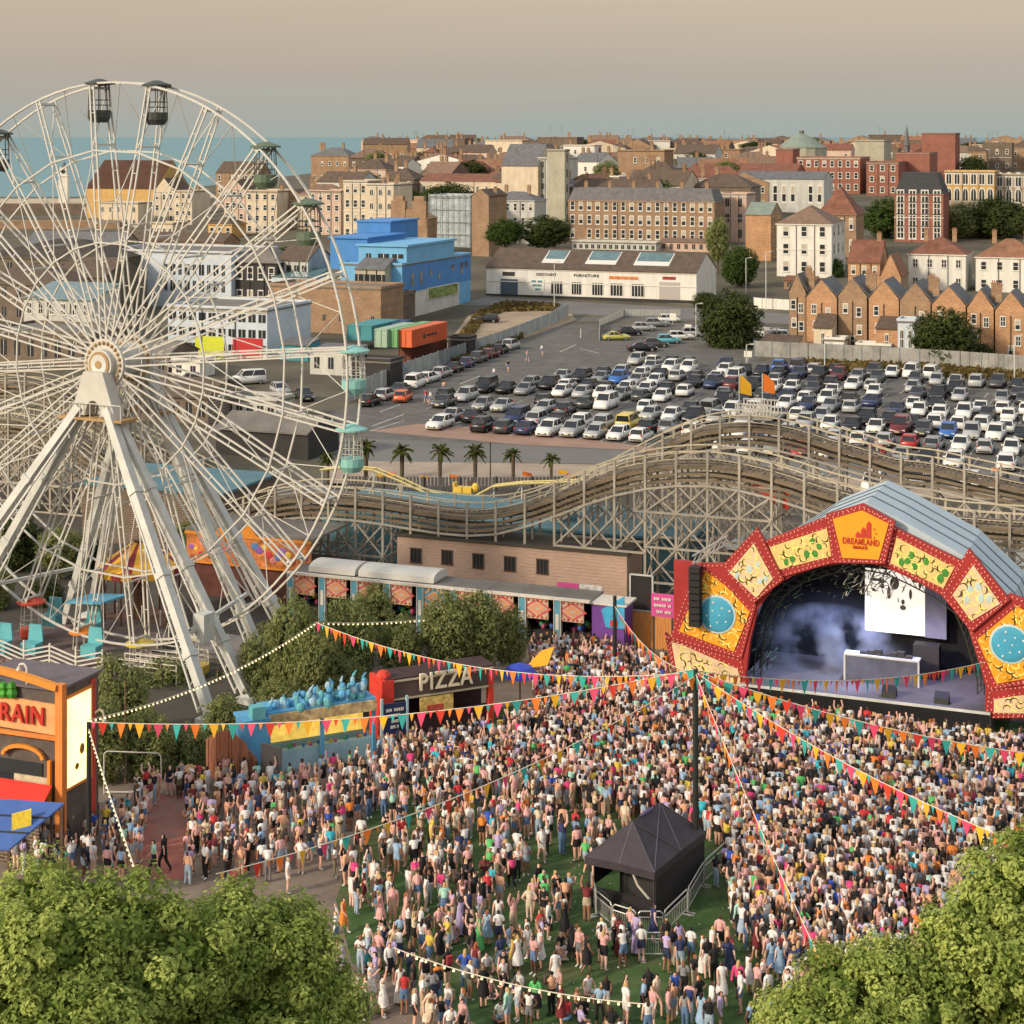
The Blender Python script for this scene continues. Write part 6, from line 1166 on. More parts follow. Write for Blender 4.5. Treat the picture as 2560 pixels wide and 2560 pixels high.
for i, (px, py, s) in enumerate([(915, 1205, 1.15), (1005, 1212, 1.1), (1100, 1212, 1.1), (1188, 1212, 1.1), (1283, 1210, .95), (1378, 1212, .85), (820, 1215, .9)]):
    p = gnd(px, py); t = thing('palm_tree', ['stocky palm nearest the wheel rim', 'second palm from the wheel along the coaster', 'palm between the second and the lamp mast', 'palm beside the thin black mast', 'palm just past the thin black mast', 'last palm, tangled with yellow flags', 'half hidden palm inside the wheel rim'][i], 'palm tree', (p.x, p.y, 0), i, 'palms beside the service road')
    fr, tk = PM[i % 2]; link('fronds', fr, t, None, None, None, (s, s, s)); link('trunk', tk, t, None, None, None, (s, s, s))
for i, (px, py, c) in enumerate([(940, 1212, 'yellow'), (965, 1205, 'orange'), (1050, 1215, 'yellow'), (1122, 1212, 'orange'), (1165, 1228, 'orange'), (1265, 1225, 'orange'), (1305, 1205, 'orange'), (1395, 1200, 'yellow'), (1415, 1210, 'orange'), (2480, 1195, 'orange')]):
    banner(gnd(px, py), .55, c, f"{c} feather flag " + ['beside the stocky palm', 'near the second palm', 'between the second and third palm', 'just past the third palm', 'in the dip of the kids coaster', 'below the thin black mast', 'beside the fifth palm', 'at the last palm', 'past the last palm', 'beside the far end of the coaster'][i], .5, 'feather flags by the palms')
# ---------------------------------------------------------------- fences, masts, lamps
POSTS = {}
def panel_fence(name, label, pts, h, m, pm, gap=.5, solid=True):
    r = thing(name, label, 'fence', (0, 0, 0), 0); b, q = MB(), MB(); g = [gnd(*p) for p in pts]
    for a, c in zip(g, g[1:]):
        d = (c - a).length; n = max(1, int(d / 2.6))
        for i in range(n + 1): p = a.lerp(c, i / n); link('post', POSTS.setdefault(pm.name, MB().box(-.06, .06, -.06, .06, 0, 1).mesh('post', [pm])), r, (p.x, p.y, gz(p.x, p.y)), 0, None, (1, 1, h + .1))
        k = max(2, int(d / (.33 if not solid else 1.3)))
        for i in range(k):
            p, e = a.lerp(c, i / k), a.lerp(c, (i + (.75 if not solid else .97)) / k); z1, z2 = gz(p.x, p.y), gz(e.x, e.y)
            n_ = Vector((-(e - p).y, (e - p).x, 0)).normalized() * .04; b.prism([(p.x, p.y, z1 + .05), (e.x, e.y, z2 + .05), (e.x, e.y, z2 + h), (p.x, p.y, z1 + h)], n_)
    b.build('panels', m, r)
GALV = mat('blue grey palisade', (.23, .27, .29), .5, .25, .6, metal=.2)
panel_fence('palisade_fence', 'long blue grey palisade fence between car park and vacant lot', [(868, 1008), (1000, 950), (1130, 905), (1260, 860), (1395, 805), (1420, 790)], 2.2, GALV, BAR, solid=False)
panel_fence('board_fence', 'faded grey blue board fence between car park and brick terrace', [(1885, 892), (2020, 898), (2200, 908), (2400, 920), (2620, 936)], 2.4, mat('faded board', (.26, .26, .24), .85, .4, .5), GALV)
panel_fence('low_railing', 'low railing round the upper parking bays', [(1498, 852), (1500, 815), (1560, 790), (1700, 790)], 1.2, BAR, BAR, solid=False)
panel_fence('metal_railing', 'dark railing along the palms and service road', [(860, 1225), (1060, 1228), (1330, 1228), (1520, 1222)], 1.3, mat('dark railing', (.10, .10, .10), .6, .2), DARKF, solid=False)
panel_fence('garden_wall', 'white garden wall with an arch beside the street', [(1885, 770), (1905, 772), (1975, 776)], 2.0, WHITE, WHITE)
def mast(label, px, pyb, pyt, r0, m, name='mast', cat='mast', arm=None):
    p = gnd(px, pyb); h = H - (pyt - CY) * p.y / F - p.z; t = thing(name, label, cat, p, 0); MB().tube((0, 0, 0), (0, 0, h), r0, 10, 0, r0 * .8).build('pole', m, t)
    if arm: b = MB(); b.bar((0, 0, h), (arm, 0, h + .1), .06); b.build('arm', m, t); MB().box(arm - .3, arm + .3, -.12, .12, h + .02, h + .18).build('lamp_head', WST, t)
    return Vector((p.x, p.y, p.z + h))
BKP = mat('black pole paint', (.025, .028, .025), .5, .1)
MT = mast('tall dark mast beside the gazebo where all the bunting meets', 1739, 2205, 1672, .14, BKP)
KP = mast('dark pole at the glowing kiosk panel carrying bunting', 222, 2155, 1805, .13, BKP)
BP = mast('thin pole in the bushes where bunting and lights start', 790, 1800, 1556, .08, BKP)
QP = mast('black lamp pole standing among the stage queue', 1537, 1700, 1490, .14, BKP)
mast('thin black mast beside the service road', 1226, 1225, 1105, .06, BKP)
mast('slim rusty pole inside the goal frame bushes', 313, 1960, 1700, .04, mat('pole brown', (.2, .12, .07), .8, .1))
TBP = mast('white tipped pole at the stage wing foot', 1744, 1722, 1525, .05, WST)
for lab, px, pb, ptp in [('white lamp post in front of the furniture shop', 1386, 770, 655), ('white lamp post near the round street tree', 1865, 735, 645), ('white lamp post by the street wall', 1915, 775, 630), ('lamp post at the shop end of the upper bays', 1740, 850, 760), ('lamp post by the car park end of the board fence', 2536, 960, 840), ('lamp post in front of the board fence', 2062, 935, 860), ('lamp post at the dark tree', 1866, 912, 862), ('white post in the car park entrance', 1452, 845, 822)]:
    mast(lab, px, pb, ptp, .09, WST, 'lamp_post', 'lamp post', .8 if 'lamp' in lab else None)
for (lab, px, py, c, hh) in [('white arrow sign board at the car park entrance', 1682, 815, WHITE, 2.2), ('small white notice on the low railing', 1720, 832, WHITE, 1.4), ('white parking notice by the dark tree', 1870, 905, WHITE, 1.6)]:
    p = gnd(px, py); r = thing('parking_sign', lab, 'sign', p, -A); MB().box(-.6, .6, 0, .06, hh * .45, hh).build('panel', c, r); MB().box(-.04, .04, .06, .12, 0, hh).build('post', BAR, r)
# ---------------------------------------------------------------- bunting and lights
FLM = MB().prism([(-.22, 0, 0), (.22, 0, 0), (0, .03, -.66)], (0, .012, 0)).mesh('flag', [OBJC]); FLS = MB().prism([(-.10, 0, 0), (.10, 0, 0), (0, .02, -.34)], (0, .012, 0)).mesh('flag', [OBJC]); BUL = MB().ball((0, 0, -.08), .05, 0, 6, 4).mesh('bulb', [mat('warm bulb', (1, .78, .42), .4, 0, emit=1.1)])
CORD = mat('white cord', (.62, .56, .45), .8, .1); FC = ['pink', 'teal', 'yellow', 'orange', 'teal', 'pink', 'yellow', 'orange', 'red']
def string(label, a, c, sag, n, kind='flags', big=1.0, cat='bunting'):
    r = thing('bunting_string' if kind == 'flags' else 'string_lights', label, cat, a, 0); d = c - a
    f = lambda t: d * t - UP * (4 * sag * t * (1 - t)); m = 26; MB().path([f(i / m) for i in range(m + 1)], .022, 4).build('cord', CORD, r)
    rz = math.atan2(d.y, d.x); n = min(n, 96); k0 = random.randrange(6)
    for i in range(n):
        p = f((i + .5) / n)
        if kind == 'flags':
            s = i % 2; c_ = FC[(i // 2 + k0) % len(FC)] if not s else ['pink', 'yellow', 'orange', 'teal', 'red'][(i * 7 // 2) % 5]; o = link('flag', FLS if s else FLM, r, p, rz + random.uniform(-.35, .35), FLAGC[c_], (big, big, big * random.uniform(.85, 1.1)))
        else: link('bulb', BUL, r, p)
string('bunting from the tall mast to the glowing kiosk panel', MT, KP + UP * .0, .9, 64)
string('bunting swooping from the bush pole to the tall mast', BP, MT - UP * .15, 1.2, 70)
string('bunting from the queue lamp pole down to the tall mast', QP - UP * .6, MT - UP * .2, .8, 40)
string('bunting crossing the stage front to its far wing', MT - UP * .1, pt(2462, 1655, 98), .7, 56)
string('bunting from the tall mast over the crowd before the stage corner', MT - UP * .1, pt(2720, 1900, 80), .6, 54)
string('bunting from the tall mast to the big corner tree', MT - UP * .15, pt(2660, 2150, 64), .6, 60)
string('steep bunting from the tall mast down to the low leafy tree', MT - UP * .2, pt(2085, 2470, 60), .3, 56)
string('faint low bunting across the lawn crowd towards the round tree', MT - UP * .3, pt(540, 2185, 64), .9, 50, big=.8)
string('warm string lights rising from kiosk pole to bush pole', KP + UP * .1, BP, .7, 60, 'bulbs', cat='string lights')
string('warm string lights from bush pole along the stalls', BP, pt(1250, 1518, 112), .35, 40, 'bulbs', cat='string lights')
string('yellow string lights low over the near lawn', pt(985, 2370, 67), pt(1610, 2510, 63), .35, 26, 'bulbs', cat='string lights')
string('string lights from kiosk pole into the near tree', KP - UP * .3, pt(335, 2165, 66), .1, 30, 'bulbs', cat='string lights')
# ---------------------------------------------------------------- cars
PAINT = mat('car paint', (1, 1, 1), .28, 0, kind='objcol', spec=.5); CGL = mat('car glass', (.018, .02, .024), .1, 0, spec=.6); TYRE = mat('tyre rubber', (.02, .02, .02), .9, .1); RIMM = mat('alloy rim', (.35, .35, .35), .4, .1, metal=.5); HLT = mat('headlight lens', (.6, .6, .58), .2, 0); TLT = mat('tail light lens', (.35, .02, .015), .3, 0); TRIMB = mat('black plastic trim', (.02, .02, .02), .7, 0); PLATE = mat('number plate', (.6, .55, .3), .6, 0)
def loft(b, st, m=0, flat=False):
    """st: list of (x, zbottom, zshoulder, ztop, half width bottom, half width top)"""
    n = len(st); vs = []
    for (x, z0, z1, z2, w0, w1) in st: vs += [(x, -w0 * .94, z0), (x, -w0, z1), (x, -w1, z2), (x, w1, z2), (x, w0, z1), (x, w0 * .94, z0)]
    fs = [(i * 6 + j, i * 6 + (j + 1) % 6, (i + 1) * 6 + (j + 1) % 6, (i + 1) * 6 + j) for i in range(n - 1) for j in range(6)] + [tuple(range(6))[::-1], tuple(range((n - 1) * 6, n * 6))]
    return b.add(vs, fs, m)
def car_meshes(L_, Wd, Ht, hood, cab0, cab1, rake0, rake1, van=False):
    h = L_ / 2; w = Wd / 2; zb, zs = .22, .62; belt = Ht * .60
    body = MB(); loft(body, [(-h, .35, .5, .62, w * .80, w * .72), (-h + .12, zb, .55, .74, w * .93, w * .82), (-h + .55, zb, .6, hood, w, w * .88), (cab0, zb, zs, belt, w, w * .9), (0, zb, zs, belt + .02, w, w * .9), (cab1, zb, zs, belt + .03, w, w * .9), (h - .1, zb, .62, belt * (.98 if van or cab1 > h - .5 else .90), w * .95, w * .84), (h, .35, .6, .8, w * .82, w * .76)])
    r0, r1 = cab0 + rake0, cab1 - rake1
    loft(body, [(r0 - .05, Ht - .10, Ht - .05, Ht - .03, w * .74, w * .68), (r0 + .25, Ht - .10, Ht - .04, Ht, w * .76, w * .68), (r1 - .2, Ht - .10, Ht - .04, Ht - .005, w * .76, w * .66), (r1 + .05, Ht - .12, Ht - .07, Ht - .05, w * .72, w * .64)])
    for x0, x1 in ((cab0, r0), ((cab0 + cab1) / 2 - .05, (r0 + r1) / 2), (cab1, r1)):
        for s in (-1, 1): body.bar((x0, s * w * .86, belt), (x1, s * w * .73, Ht - .06), .09, .07)
    for s in (-1, 1): body.box(cab0 + .18, cab0 + .36, s * w * 1.0 - .06 if s > 0 else -w - .14, s * w + .14 if s > 0 else -w + .06, belt - .02, belt + .14)
    gl = MB(); loft(gl, [(cab0 + .02, belt - .02, belt, belt + .02, w * .84, w * .82), (r0, belt - .02, belt + .02, Ht - .06, w * .87, w * .72), (r1, belt - .02, belt + .02, Ht - .06, w * .87, w * .72), (cab1 - .02, belt - .02, belt + .02, belt + .05, w * .84, w * .8)])
    lights = MB()
    for s in (-1, 1): lights.box(-h + .03, -h + .22, s * w * .72 - .17, s * w * .72 + .17, .58, .72)
    tl = MB()
    for s in (-1, 1): tl.box(h - .12, h - .01, s * w * .74 - .12, s * w * .74 + .12, .70, .92)
    tr = MB().box(-h - .012, -h + .1, -w * .55, w * .55, .36, .52, 0).box(-h - .03, -h - .013, -.26, .26, .42, .52, 1).box(h - .08, h + .012, -w * .7, w * .7, .34, .46, 0)
    body_me = body.mesh('car_body', [PAINT], True)
    sm_ = body_me; return dict(body=sm_, window=gl.mesh('window', [CGL]), headlight=lights.mesh('headlights', [HLT]), tail_light=tl.mesh('tail_lights', [TLT]), bumper=tr.mesh('bumper_trim', [TRIMB, PLATE]), L=L_, W=Wd)
WHEELM = MB().tube((0, -.1, .31), (0, .1, .31), .31, 12, 0).tube((0, -.112, .31), (0, .112, .31), .19, 10, 1).mesh('wheel', [TYRE, RIMM])
CT = {'hatchback': car_meshes(3.95, 1.74, 1.50, .92, -.85, 1.75, .75, .35), 'saloon': car_meshes(4.55, 1.80, 1.45, .90, -.80, 1.55, .85, .75), 'estate car': car_meshes(4.55, 1.80, 1.49, .92, -.85, 2.05, .80, .40),
      'tall off-roader': car_meshes(4.45, 1.86, 1.70, 1.05, -.90, 1.95, .65, .35), 'van': car_meshes(4.75, 1.92, 1.95, 1.10, -1.35, 2.25, .70, .08, True)}
CC = {'black': (.012, .012, .014), 'dark grey': (.055, .058, .062), 'silver': (.36, .37, .37), 'white': (.66, .66, .63), 'pale grey': (.22, .23, .235), 'dark blue': (.02, .035, .09), 'red': (.36, .022, .022), 'bright blue': (.03, .12, .40), 'maroon': (.12, .015, .02), 'yellow': (.62, .45, .06), 'turquoise': (.10, .38, .45), 'lime yellow': (.45, .45, .10), 'orange': (.62, .12, .03)}
CW = ['black'] * 17 + ['dark grey'] * 12 + ['silver'] * 22 + ['white'] * 26 + ['pale grey'] * 9 + ['dark blue'] * 5 + ['red'] * 4 + ['bright blue'] * 2 + ['maroon'] * 2
TW = ['hatchback'] * 9 + ['saloon'] * 4 + ['estate car'] * 3 + ['tall off-roader'] * 4 + ['van'] * 1
NCAR = 0
def car(p, rz, label, c, ty, full=True):
    global NCAR; NCAR += 1
    T = CT[ty]; r = tag(link('parked_car' if ty != 'van' else 'parked_van', T['body'], None, p, rz, CC[c]), label, 'car' if ty != 'van' else 'van', 'cars in the car park')
    link('window', T['window'], r)
    x = T['L'] * .31; y = T['W'] / 2 - .11
    for sx in (-1, 1):
        for sy in (-1, 1): link('wheel', WHEELM, r, (sx * x, sy * y, 0))
    if full:
        link('headlights', T['headlight'], r); link('tail_lights', T['tail_light'], r); link('bumper', T['bumper'], r)
O = gnd(1052, 1066); O.z = .02
ROWS = [(-14.5, 34, 80, 'roadside row beyond the coaster'), (-3, 31, 90, 'short row behind coaster crest'), (0, 0, 64, 'front row by brick strip'), (6.0, -1, 66, 'second row from brick strip'), (14.5, -6, 70, 'third row from brick strip'), (20.2, -8, 74, 'fourth row, mid car park'), (28.5, -6, 78, 'fifth row, mid car park'),
        (34.2, -2, 82, 'sixth row, mid car park'), (42.5, -3, 86, 'third row from board fence'), (48.2, 1, 90, 'second row from board fence'), (56.5, 8, 96, 'last full row by board fence'), (62.2, 4, 46, 'short row before the dark tree')]
ORDW = ['', 'second', 'third', 'fourth', 'fifth', 'sixth', 'seventh', 'eighth', 'ninth', 'tenth', 'eleventh', 'twelfth', 'thirteenth', 'fourteenth', 'fifteenth', 'sixteenth', 'seventeenth', 'eighteenth']
special = {(2, 17): ('van', 'yellow')}
used = {}
for ri, (t, sa, sb, rn) in enumerate(ROWS):
    s = sa; k = 0
    while s < sb and NCAR < 268:
        s += 2.62; k += 1; p = O + U * (s + random.uniform(-.12, .12)) + V * (t + random.uniform(-.35, .35)); px, py = proj(p)
        if px > 2600 or px < 860: continue
        if ri == 0 and px < 2230: continue
        if random.random() < (.13 if ri not in (2, 3) else .16): continue
        if ri == 2 and px > 1660: continue
        c, ty = random.choice(CW), random.choice(TW)
        if ri == 3 and 1555 < px < 1600: c, ty = 'yellow', 'van'
        q = used.get((ri, c, ty), 0) + 1; used[(ri, c, ty)] = q
        face = random.random() < (.75 if ri % 2 == 0 else .45)
        lab = f"{c} {ty} in the {rn}" if q == 1 else f"{ORDW[q - 1]} {c} {ty} from the wheel, {rn}"
        car(p, -A + (pi / 2 if face else -pi / 2) + random.uniform(-.05, .05), lab, c, ty, ri < 5)
# cars beside the palisade fence and in the upper bays
a, c_ = gnd(905, 1022), gnd(1290, 868); dirn = math.atan2(c_.y - a.y, c_.x - a.x)
for i in range(12):
    p = a.lerp(c_, (i + .5) / 12); c, ty = ['black', 'silver', 'dark grey', 'white', 'white', 'silver', 'black', 'dark blue', 'dark grey', 'maroon', 'black', 'silver'][i], ['hatchback', 'estate car', 'saloon', 'van', 'estate car', 'hatchback', 'saloon', 'hatchback', 'tall off-roader', 'estate car', 'hatchback', 'tall off-roader'][i]
    car(p, dirn + pi + random.uniform(-.1, .1), f"{c} {ty} parked along the palisade fence", c, ty)
p = gnd(1008, 1003); car(p, dirn + pi + .1, 'bright orange red hatchback on the open tarmac near the wheel', 'orange', 'hatchback')
p = gnd(1216, 806); car(p, -A + .2, 'dark estate car alone on the vacant lot', 'black', 'estate car')
p = gnd(2185, 1230); car(p, -A + pi / 2, 'white van behind the stage seen through the coaster', 'white', 'van')
for i, (x0, y0, x1, y1, n, rn) in enumerate([(1540, 850, 1672, 806, 5, 'upper bays beside the low railing'), (1605, 878, 1760, 832, 6, 'upper bays before the dark tree')]):
    a, c_ = gnd(x0, y0), gnd(x1, y1)
    for k in range(n):
        c = (['lime yellow', 'black', 'silver', 'pale grey', 'white'] if i == 0 else ['black', 'dark grey', 'turquoise', 'white', 'silver', 'pale grey'])[k]; ty = ['saloon', 'hatchback', 'hatchback', 'estate car', 'hatchback', 'saloon'][k]
        car(a.lerp(c_, k / (n - 1)), R(180 + 8), f"{c} {ty} in the {rn}", c, ty)
for k, (px, py, c, ty, a_) in enumerate([(620, 960, 'white', 'van', .4), (700, 985, 'silver', 'hatchback', 2.0), (560, 975, 'dark grey', 'estate car', .5), (760, 1000, 'black', 'saloon', 1.9), (470, 960, 'dark blue', 'hatchback', .2), (660, 1035, 'pale grey', 'van', 2.2)]):
    car(gnd(px, py), a_, f"{c} {ty} parked in the yard seen through the wheel spokes", c, ty)
for k in range(4): car(gnd(1925 + 14 * k, 842 + 6 * (k % 2)), R(150), ['silver', 'pale grey', 'dark blue', 'white'][k] + ' hatchback parked on the side street by the terrace', ['silver', 'pale grey', 'dark blue', 'white'][k], 'hatchback', False)
b = MB()
for ri, (t, sa, sb, rn) in enumerate(ROWS):
    for s in np.arange(sa, sb, 2.62): p = O + U * (s + 1.3) + V * t; b.bar(p - V * 2.4 + UP * .004, p + V * 2.4 + UP * .004, .12, .006)
for px0, py0, px1, py1 in ((930, 1066, 1010, 1036), (950, 1030, 1000, 1012), (1400, 880, 1440, 862), (1450, 872, 1500, 884), (1150, 960, 1200, 940), (925, 1078, 1010, 1052)): b.bar(gnd(px0, py0) + UP * .02, gnd(px1, py1) + UP * .02, .2, .006)
struct('road_markings', b, mat('worn white lines', (.45, .44, .40), .9, .4, .6))
# ---------------------------------------------------------------- people
def skeleton(pose):
    J = dict(pel=(0, 0, .94), wai=(0, 0, 1.09), che=(0, -.01, 1.29), nb=(0, 0, 1.43), nk=(0, -.01, 1.49), hd=(0, -.02, 1.575), ht=(0, -.005, 1.69), ns=(0, -.115, 1.565))
    for s, n in ((1, 'l'), (-1, 'r')):
        J.update({n + 'sh': (s * .165, 0, 1.39), n + 'el': (s * .215, .03, 1.12), n + 'wr': (s * .225, -.05, .89), n + 'ha': (s * .225, -.085, .80), n + 'th': (s * .195, -.11, .845),
                  n + 'hi': (s * .085, 0, .88), n + 'kn': (s * .095, -.015, .49), n + 'an': (s * .10, .025, .09), n + 'to': (s * .11, -.13, .035)})
    def arm(n, el, wr, ha, th): J.update({n + 'el': el, n + 'wr': wr, n + 'ha': ha, n + 'th': th})
    if pose == 'armsup':
        for s, n in ((1, 'l'), (-1, 'r')): arm(n, (s * .27, -.03, 1.62), (s * .23, -.08, 1.85), (s * .22, -.10, 1.94), (s * .18, -.12, 1.90))
    elif pose == 'onearm': arm('r', (-.26, -.06, 1.60), (-.20, -.12, 1.84), (-.19, -.14, 1.93), (-.15, -.15, 1.89))
    elif pose == 'drink': arm('l', (.22, -.04, 1.13), (.14, -.24, 1.20), (.10, -.30, 1.25), (.07, -.25, 1.27))
    elif pose == 'phone':
        arm('l', (.20, -.18, 1.22), (.08, -.34, 1.40), (.06, -.38, 1.47), (.03, -.33, 1.47)); arm('r', (-.20, -.18, 1.22), (-.08, -.34, 1.38), (-.05, -.38, 1.45), (-.03, -.33, 1.46))
    elif pose == 'hips':
        for s, n in ((1, 'l'), (-1, 'r')): arm(n, (s * .34, .07, 1.18), (s * .20, -.03, 1.02), (s * .15, -.09, 1.0), (s * .14, -.05, .96))
    elif pose == 'walk':
        J.update(lkn=(.09, -.19, .52), lan=(.09, -.18, .11), lto=(.10, -.34, .05), rkn=(-.09, .05, .49), ran=(-.10, .30, .17), rto=(-.10, .21, .05)); arm('l', (.21, .12, 1.15), (.22, .16, .93), (.22, .15, .84), (.19, .11, .88)); arm('r', (-.21, -.06, 1.14), (-.20, -.22, .96), (-.19, -.28, .89), (-.15, -.26, .93))
    elif pose == 'lean':
        for k in ('che', 'nb', 'nk', 'hd', 'ht', 'ns', 'lsh', 'rsh'): x, y, z = J[k]; J[k] = (x + (z - 1) * .16, y - (z - 1) * .12, z - .02)
        arm('l', (.31, -.12, 1.12), (.20, -.28, 1.05), (.16, -.34, 1.08), (.13, -.29, 1.10)); J.update(lkn=(.16, -.06, .5), lan=(.19, .0, .09), lto=(.22, -.15, .035))
    elif pose == 'sit':
        d = .80
        for k in list(J):
            x, y, z = J[k]
            if k[1:] in ('kn', 'an', 'to'): continue
            J[k] = (x, y, z - d)
        J.update(lhi=(.10, -.02, .12), rhi=(-.10, -.02, .12), lkn=(.33, -.30, .20), rkn=(-.33, -.30, .20), lan=(-.02, -.38, .07), ran=(.04, -.28, .07), lto=(-.16, -.44, .06), rto=(.18, -.26, .05))
        arm('l', (.27, -.08, .36), (.22, -.28, .30), (.20, -.36, .28), (.16, -.34, .31)); arm('r', (-.27, -.08, .36), (-.22, -.28, .30), (-.20, -.36, .28), (-.16, -.34, .31))
    E = [('pel', 'wai', 'hip'), ('wai', 'che', 'torso'), ('che', 'nb', 'torso'), ('nb', 'nk', 'neck'), ('nk', 'hd', 'head'), ('hd', 'ht', 'head'), ('hd', 'ns', 'head')]
    for n in 'lr': E += [('nb', n + 'sh', 'torso'), (n + 'sh', n + 'el', 'uparm'), (n + 'el', n + 'wr', 'farm'), (n + 'wr', n + 'ha', 'hand'), (n + 'wr', n + 'th', 'hand'), ('pel', n + 'hi', 'hip'), (n + 'hi', n + 'kn', 'thigh'), (n + 'kn', n + 'an', 'shin'), (n + 'an', n + 'to', 'foot')]
    RD = dict(pel=(.145, .115), wai=(.13, .10), che=(.165, .115), nb=(.085, .075), nk=(.052, .055), hd=(.082, .098), ht=(.06, .07), ns=(.018, .018), sh=(.068, .068), el=(.043, .043), wr=(.030, .033), ha=(.028, .040), th=(.013, .013), hi=(.095, .10), kn=(.060, .062), an=(.040, .042), to=(.036, .030))
    return J, E, RD
PREG = {}
def pose_mesh(pose, sub):
    J, E, RD = skeleton(pose); ks = list(J); ix = {k: i for i, k in enumerate(ks)}
    me = bpy.data.meshes.new('p'); me.from_pydata([J[k] for k in ks], [(ix[a], ix[b]) for a, b, _ in E], []); o = bpy.data.objects.new('p', me); COL.objects.link(o)
    sk = o.modifiers.new('s', 'SKIN'); sk.use_smooth_shade = True
    sv = me.skin_vertices[0].data
    for k in ks: sv[ix[k]].radius = RD.get(k) or RD[k[1:]]
    sv[ix['pel']].use_root = True
    if sub: m = o.modifiers.new('u', 'SUBSURF'); m.levels = 1; m.render_levels = 1
    dg = bpy.context.evaluated_depsgraph_get(); ev = bpy.data.meshes.new_from_object(o.evaluated_get(dg)); bpy.data.objects.remove(o)
    v = np.empty(len(ev.vertices) * 3); ev.vertices.foreach_get('co', v); v = v.reshape(-1, 3); fs = [tuple(p.vertices) for p in ev.polygons]
    nrm = np.empty(len(v) * 3); ev.vertices.foreach_get('normal', nrm); nrm = nrm.reshape(-1, 3)
    reg = []
    for f in fs:
        c = v[list(f)].mean(0); best = None
        for a, b, n in E:
            p, q = np.array(J[a]), np.array(J[b]); d = q - p; t = np.clip((c - p) @ d / (d @ d), 0, 1); ra, rb = (RD.get(a) or RD[a[1:]])[0], (RD.get(b) or RD[b[1:]])[0]; e = np.linalg.norm(c - p - d * t) / (ra + (rb - ra) * t)
            if best is None or e < best[0]: best = (e, n, t)
        n, t = best[1], best[2]
        if n == 'head': n = 'hair' if (c[1] > J['hd'][1] - .005 or c[2] > J['hd'][2] + .062) else 'face'
        if n == 'thigh' and t > .5: n = 'lowthigh'
        if n == 'hip': n = 'hip'
        if n == 'torso' and c[2] < J['wai'][2] + .01: n = 'hip'
        if n == 'uparm' and t > .55: n = 'elbow'
        reg.append(n)
    return v, nrm, fs, reg, J
SKIN = mat('skin', (1, 1, 1), .6, .05, 9, kind='objcol'); EYE = mat('eye dark', (.02, .015, .012), .4, 0)
CLO = mat('clothing', (1, 1, 1), .85, .30, 7, kind='objcol'); HAIRM = mat('hair', (1, 1, 1), .65, .2, 20, kind='objcol')
POSES = ['stand', 'armsup', 'onearm', 'drink', 'phone', 'hips', 'walk', 'lean', 'sit']
BODY, LOW = {}, {}
def submesh(name, v, nrm, fs, reg, regs, off, m, extra=None):
    keep = [f for f, r in zip(fs, reg) if r in regs]; used_ = sorted({i for f in keep for i in f}); mp_ = {i: k for k, i in enumerate(used_)}
    vs = [tuple(v[i] + nrm[i] * off) for i in used_]; ff = [tuple(mp_[i] for i in f) for f in keep]
    if extra: o = len(vs); vs += extra[0]; ff += [tuple(i + o for i in f) for f in extra[1]]
    me = bpy.data.meshes.new(name); me.from_pydata(vs, [], ff); me.materials.append(m); me.polygons.foreach_set('use_smooth', [True] * len(ff)); return me
def skirt(J, zt, zb, r0, r1, n=14):
    vs, fs = [], []; c = J['pel']
    for k, (z, r_) in enumerate(((zt, r0), ((zt + zb) / 2, (r0 * .45 + r1 * .55) * 1.02), (zb, r1))):
        for i in range(n): a = 2 * pi * i / n; w_ = 1 + .05 * sin(i * 2.7) * k; vs.append((c[0] + r_ * w_ * cos(a), c[1] + r_ * w_ * .82 * sin(a), z))
    for k in range(2): fs += [(k * n + i, k * n + (i + 1) % n, (k + 1) * n + (i + 1) % n, (k + 1) * n + i) for i in range(n)]
    return vs, fs
TOPS = {'vest top': ('torso',), 'tee': ('torso', 'uparm'), 'long sleeved shirt': ('torso', 'uparm', 'elbow', 'farm')}
BOTS = {'shorts': ('hip', 'thigh'), 'trousers': ('hip', 'thigh', 'lowthigh', 'shin')}
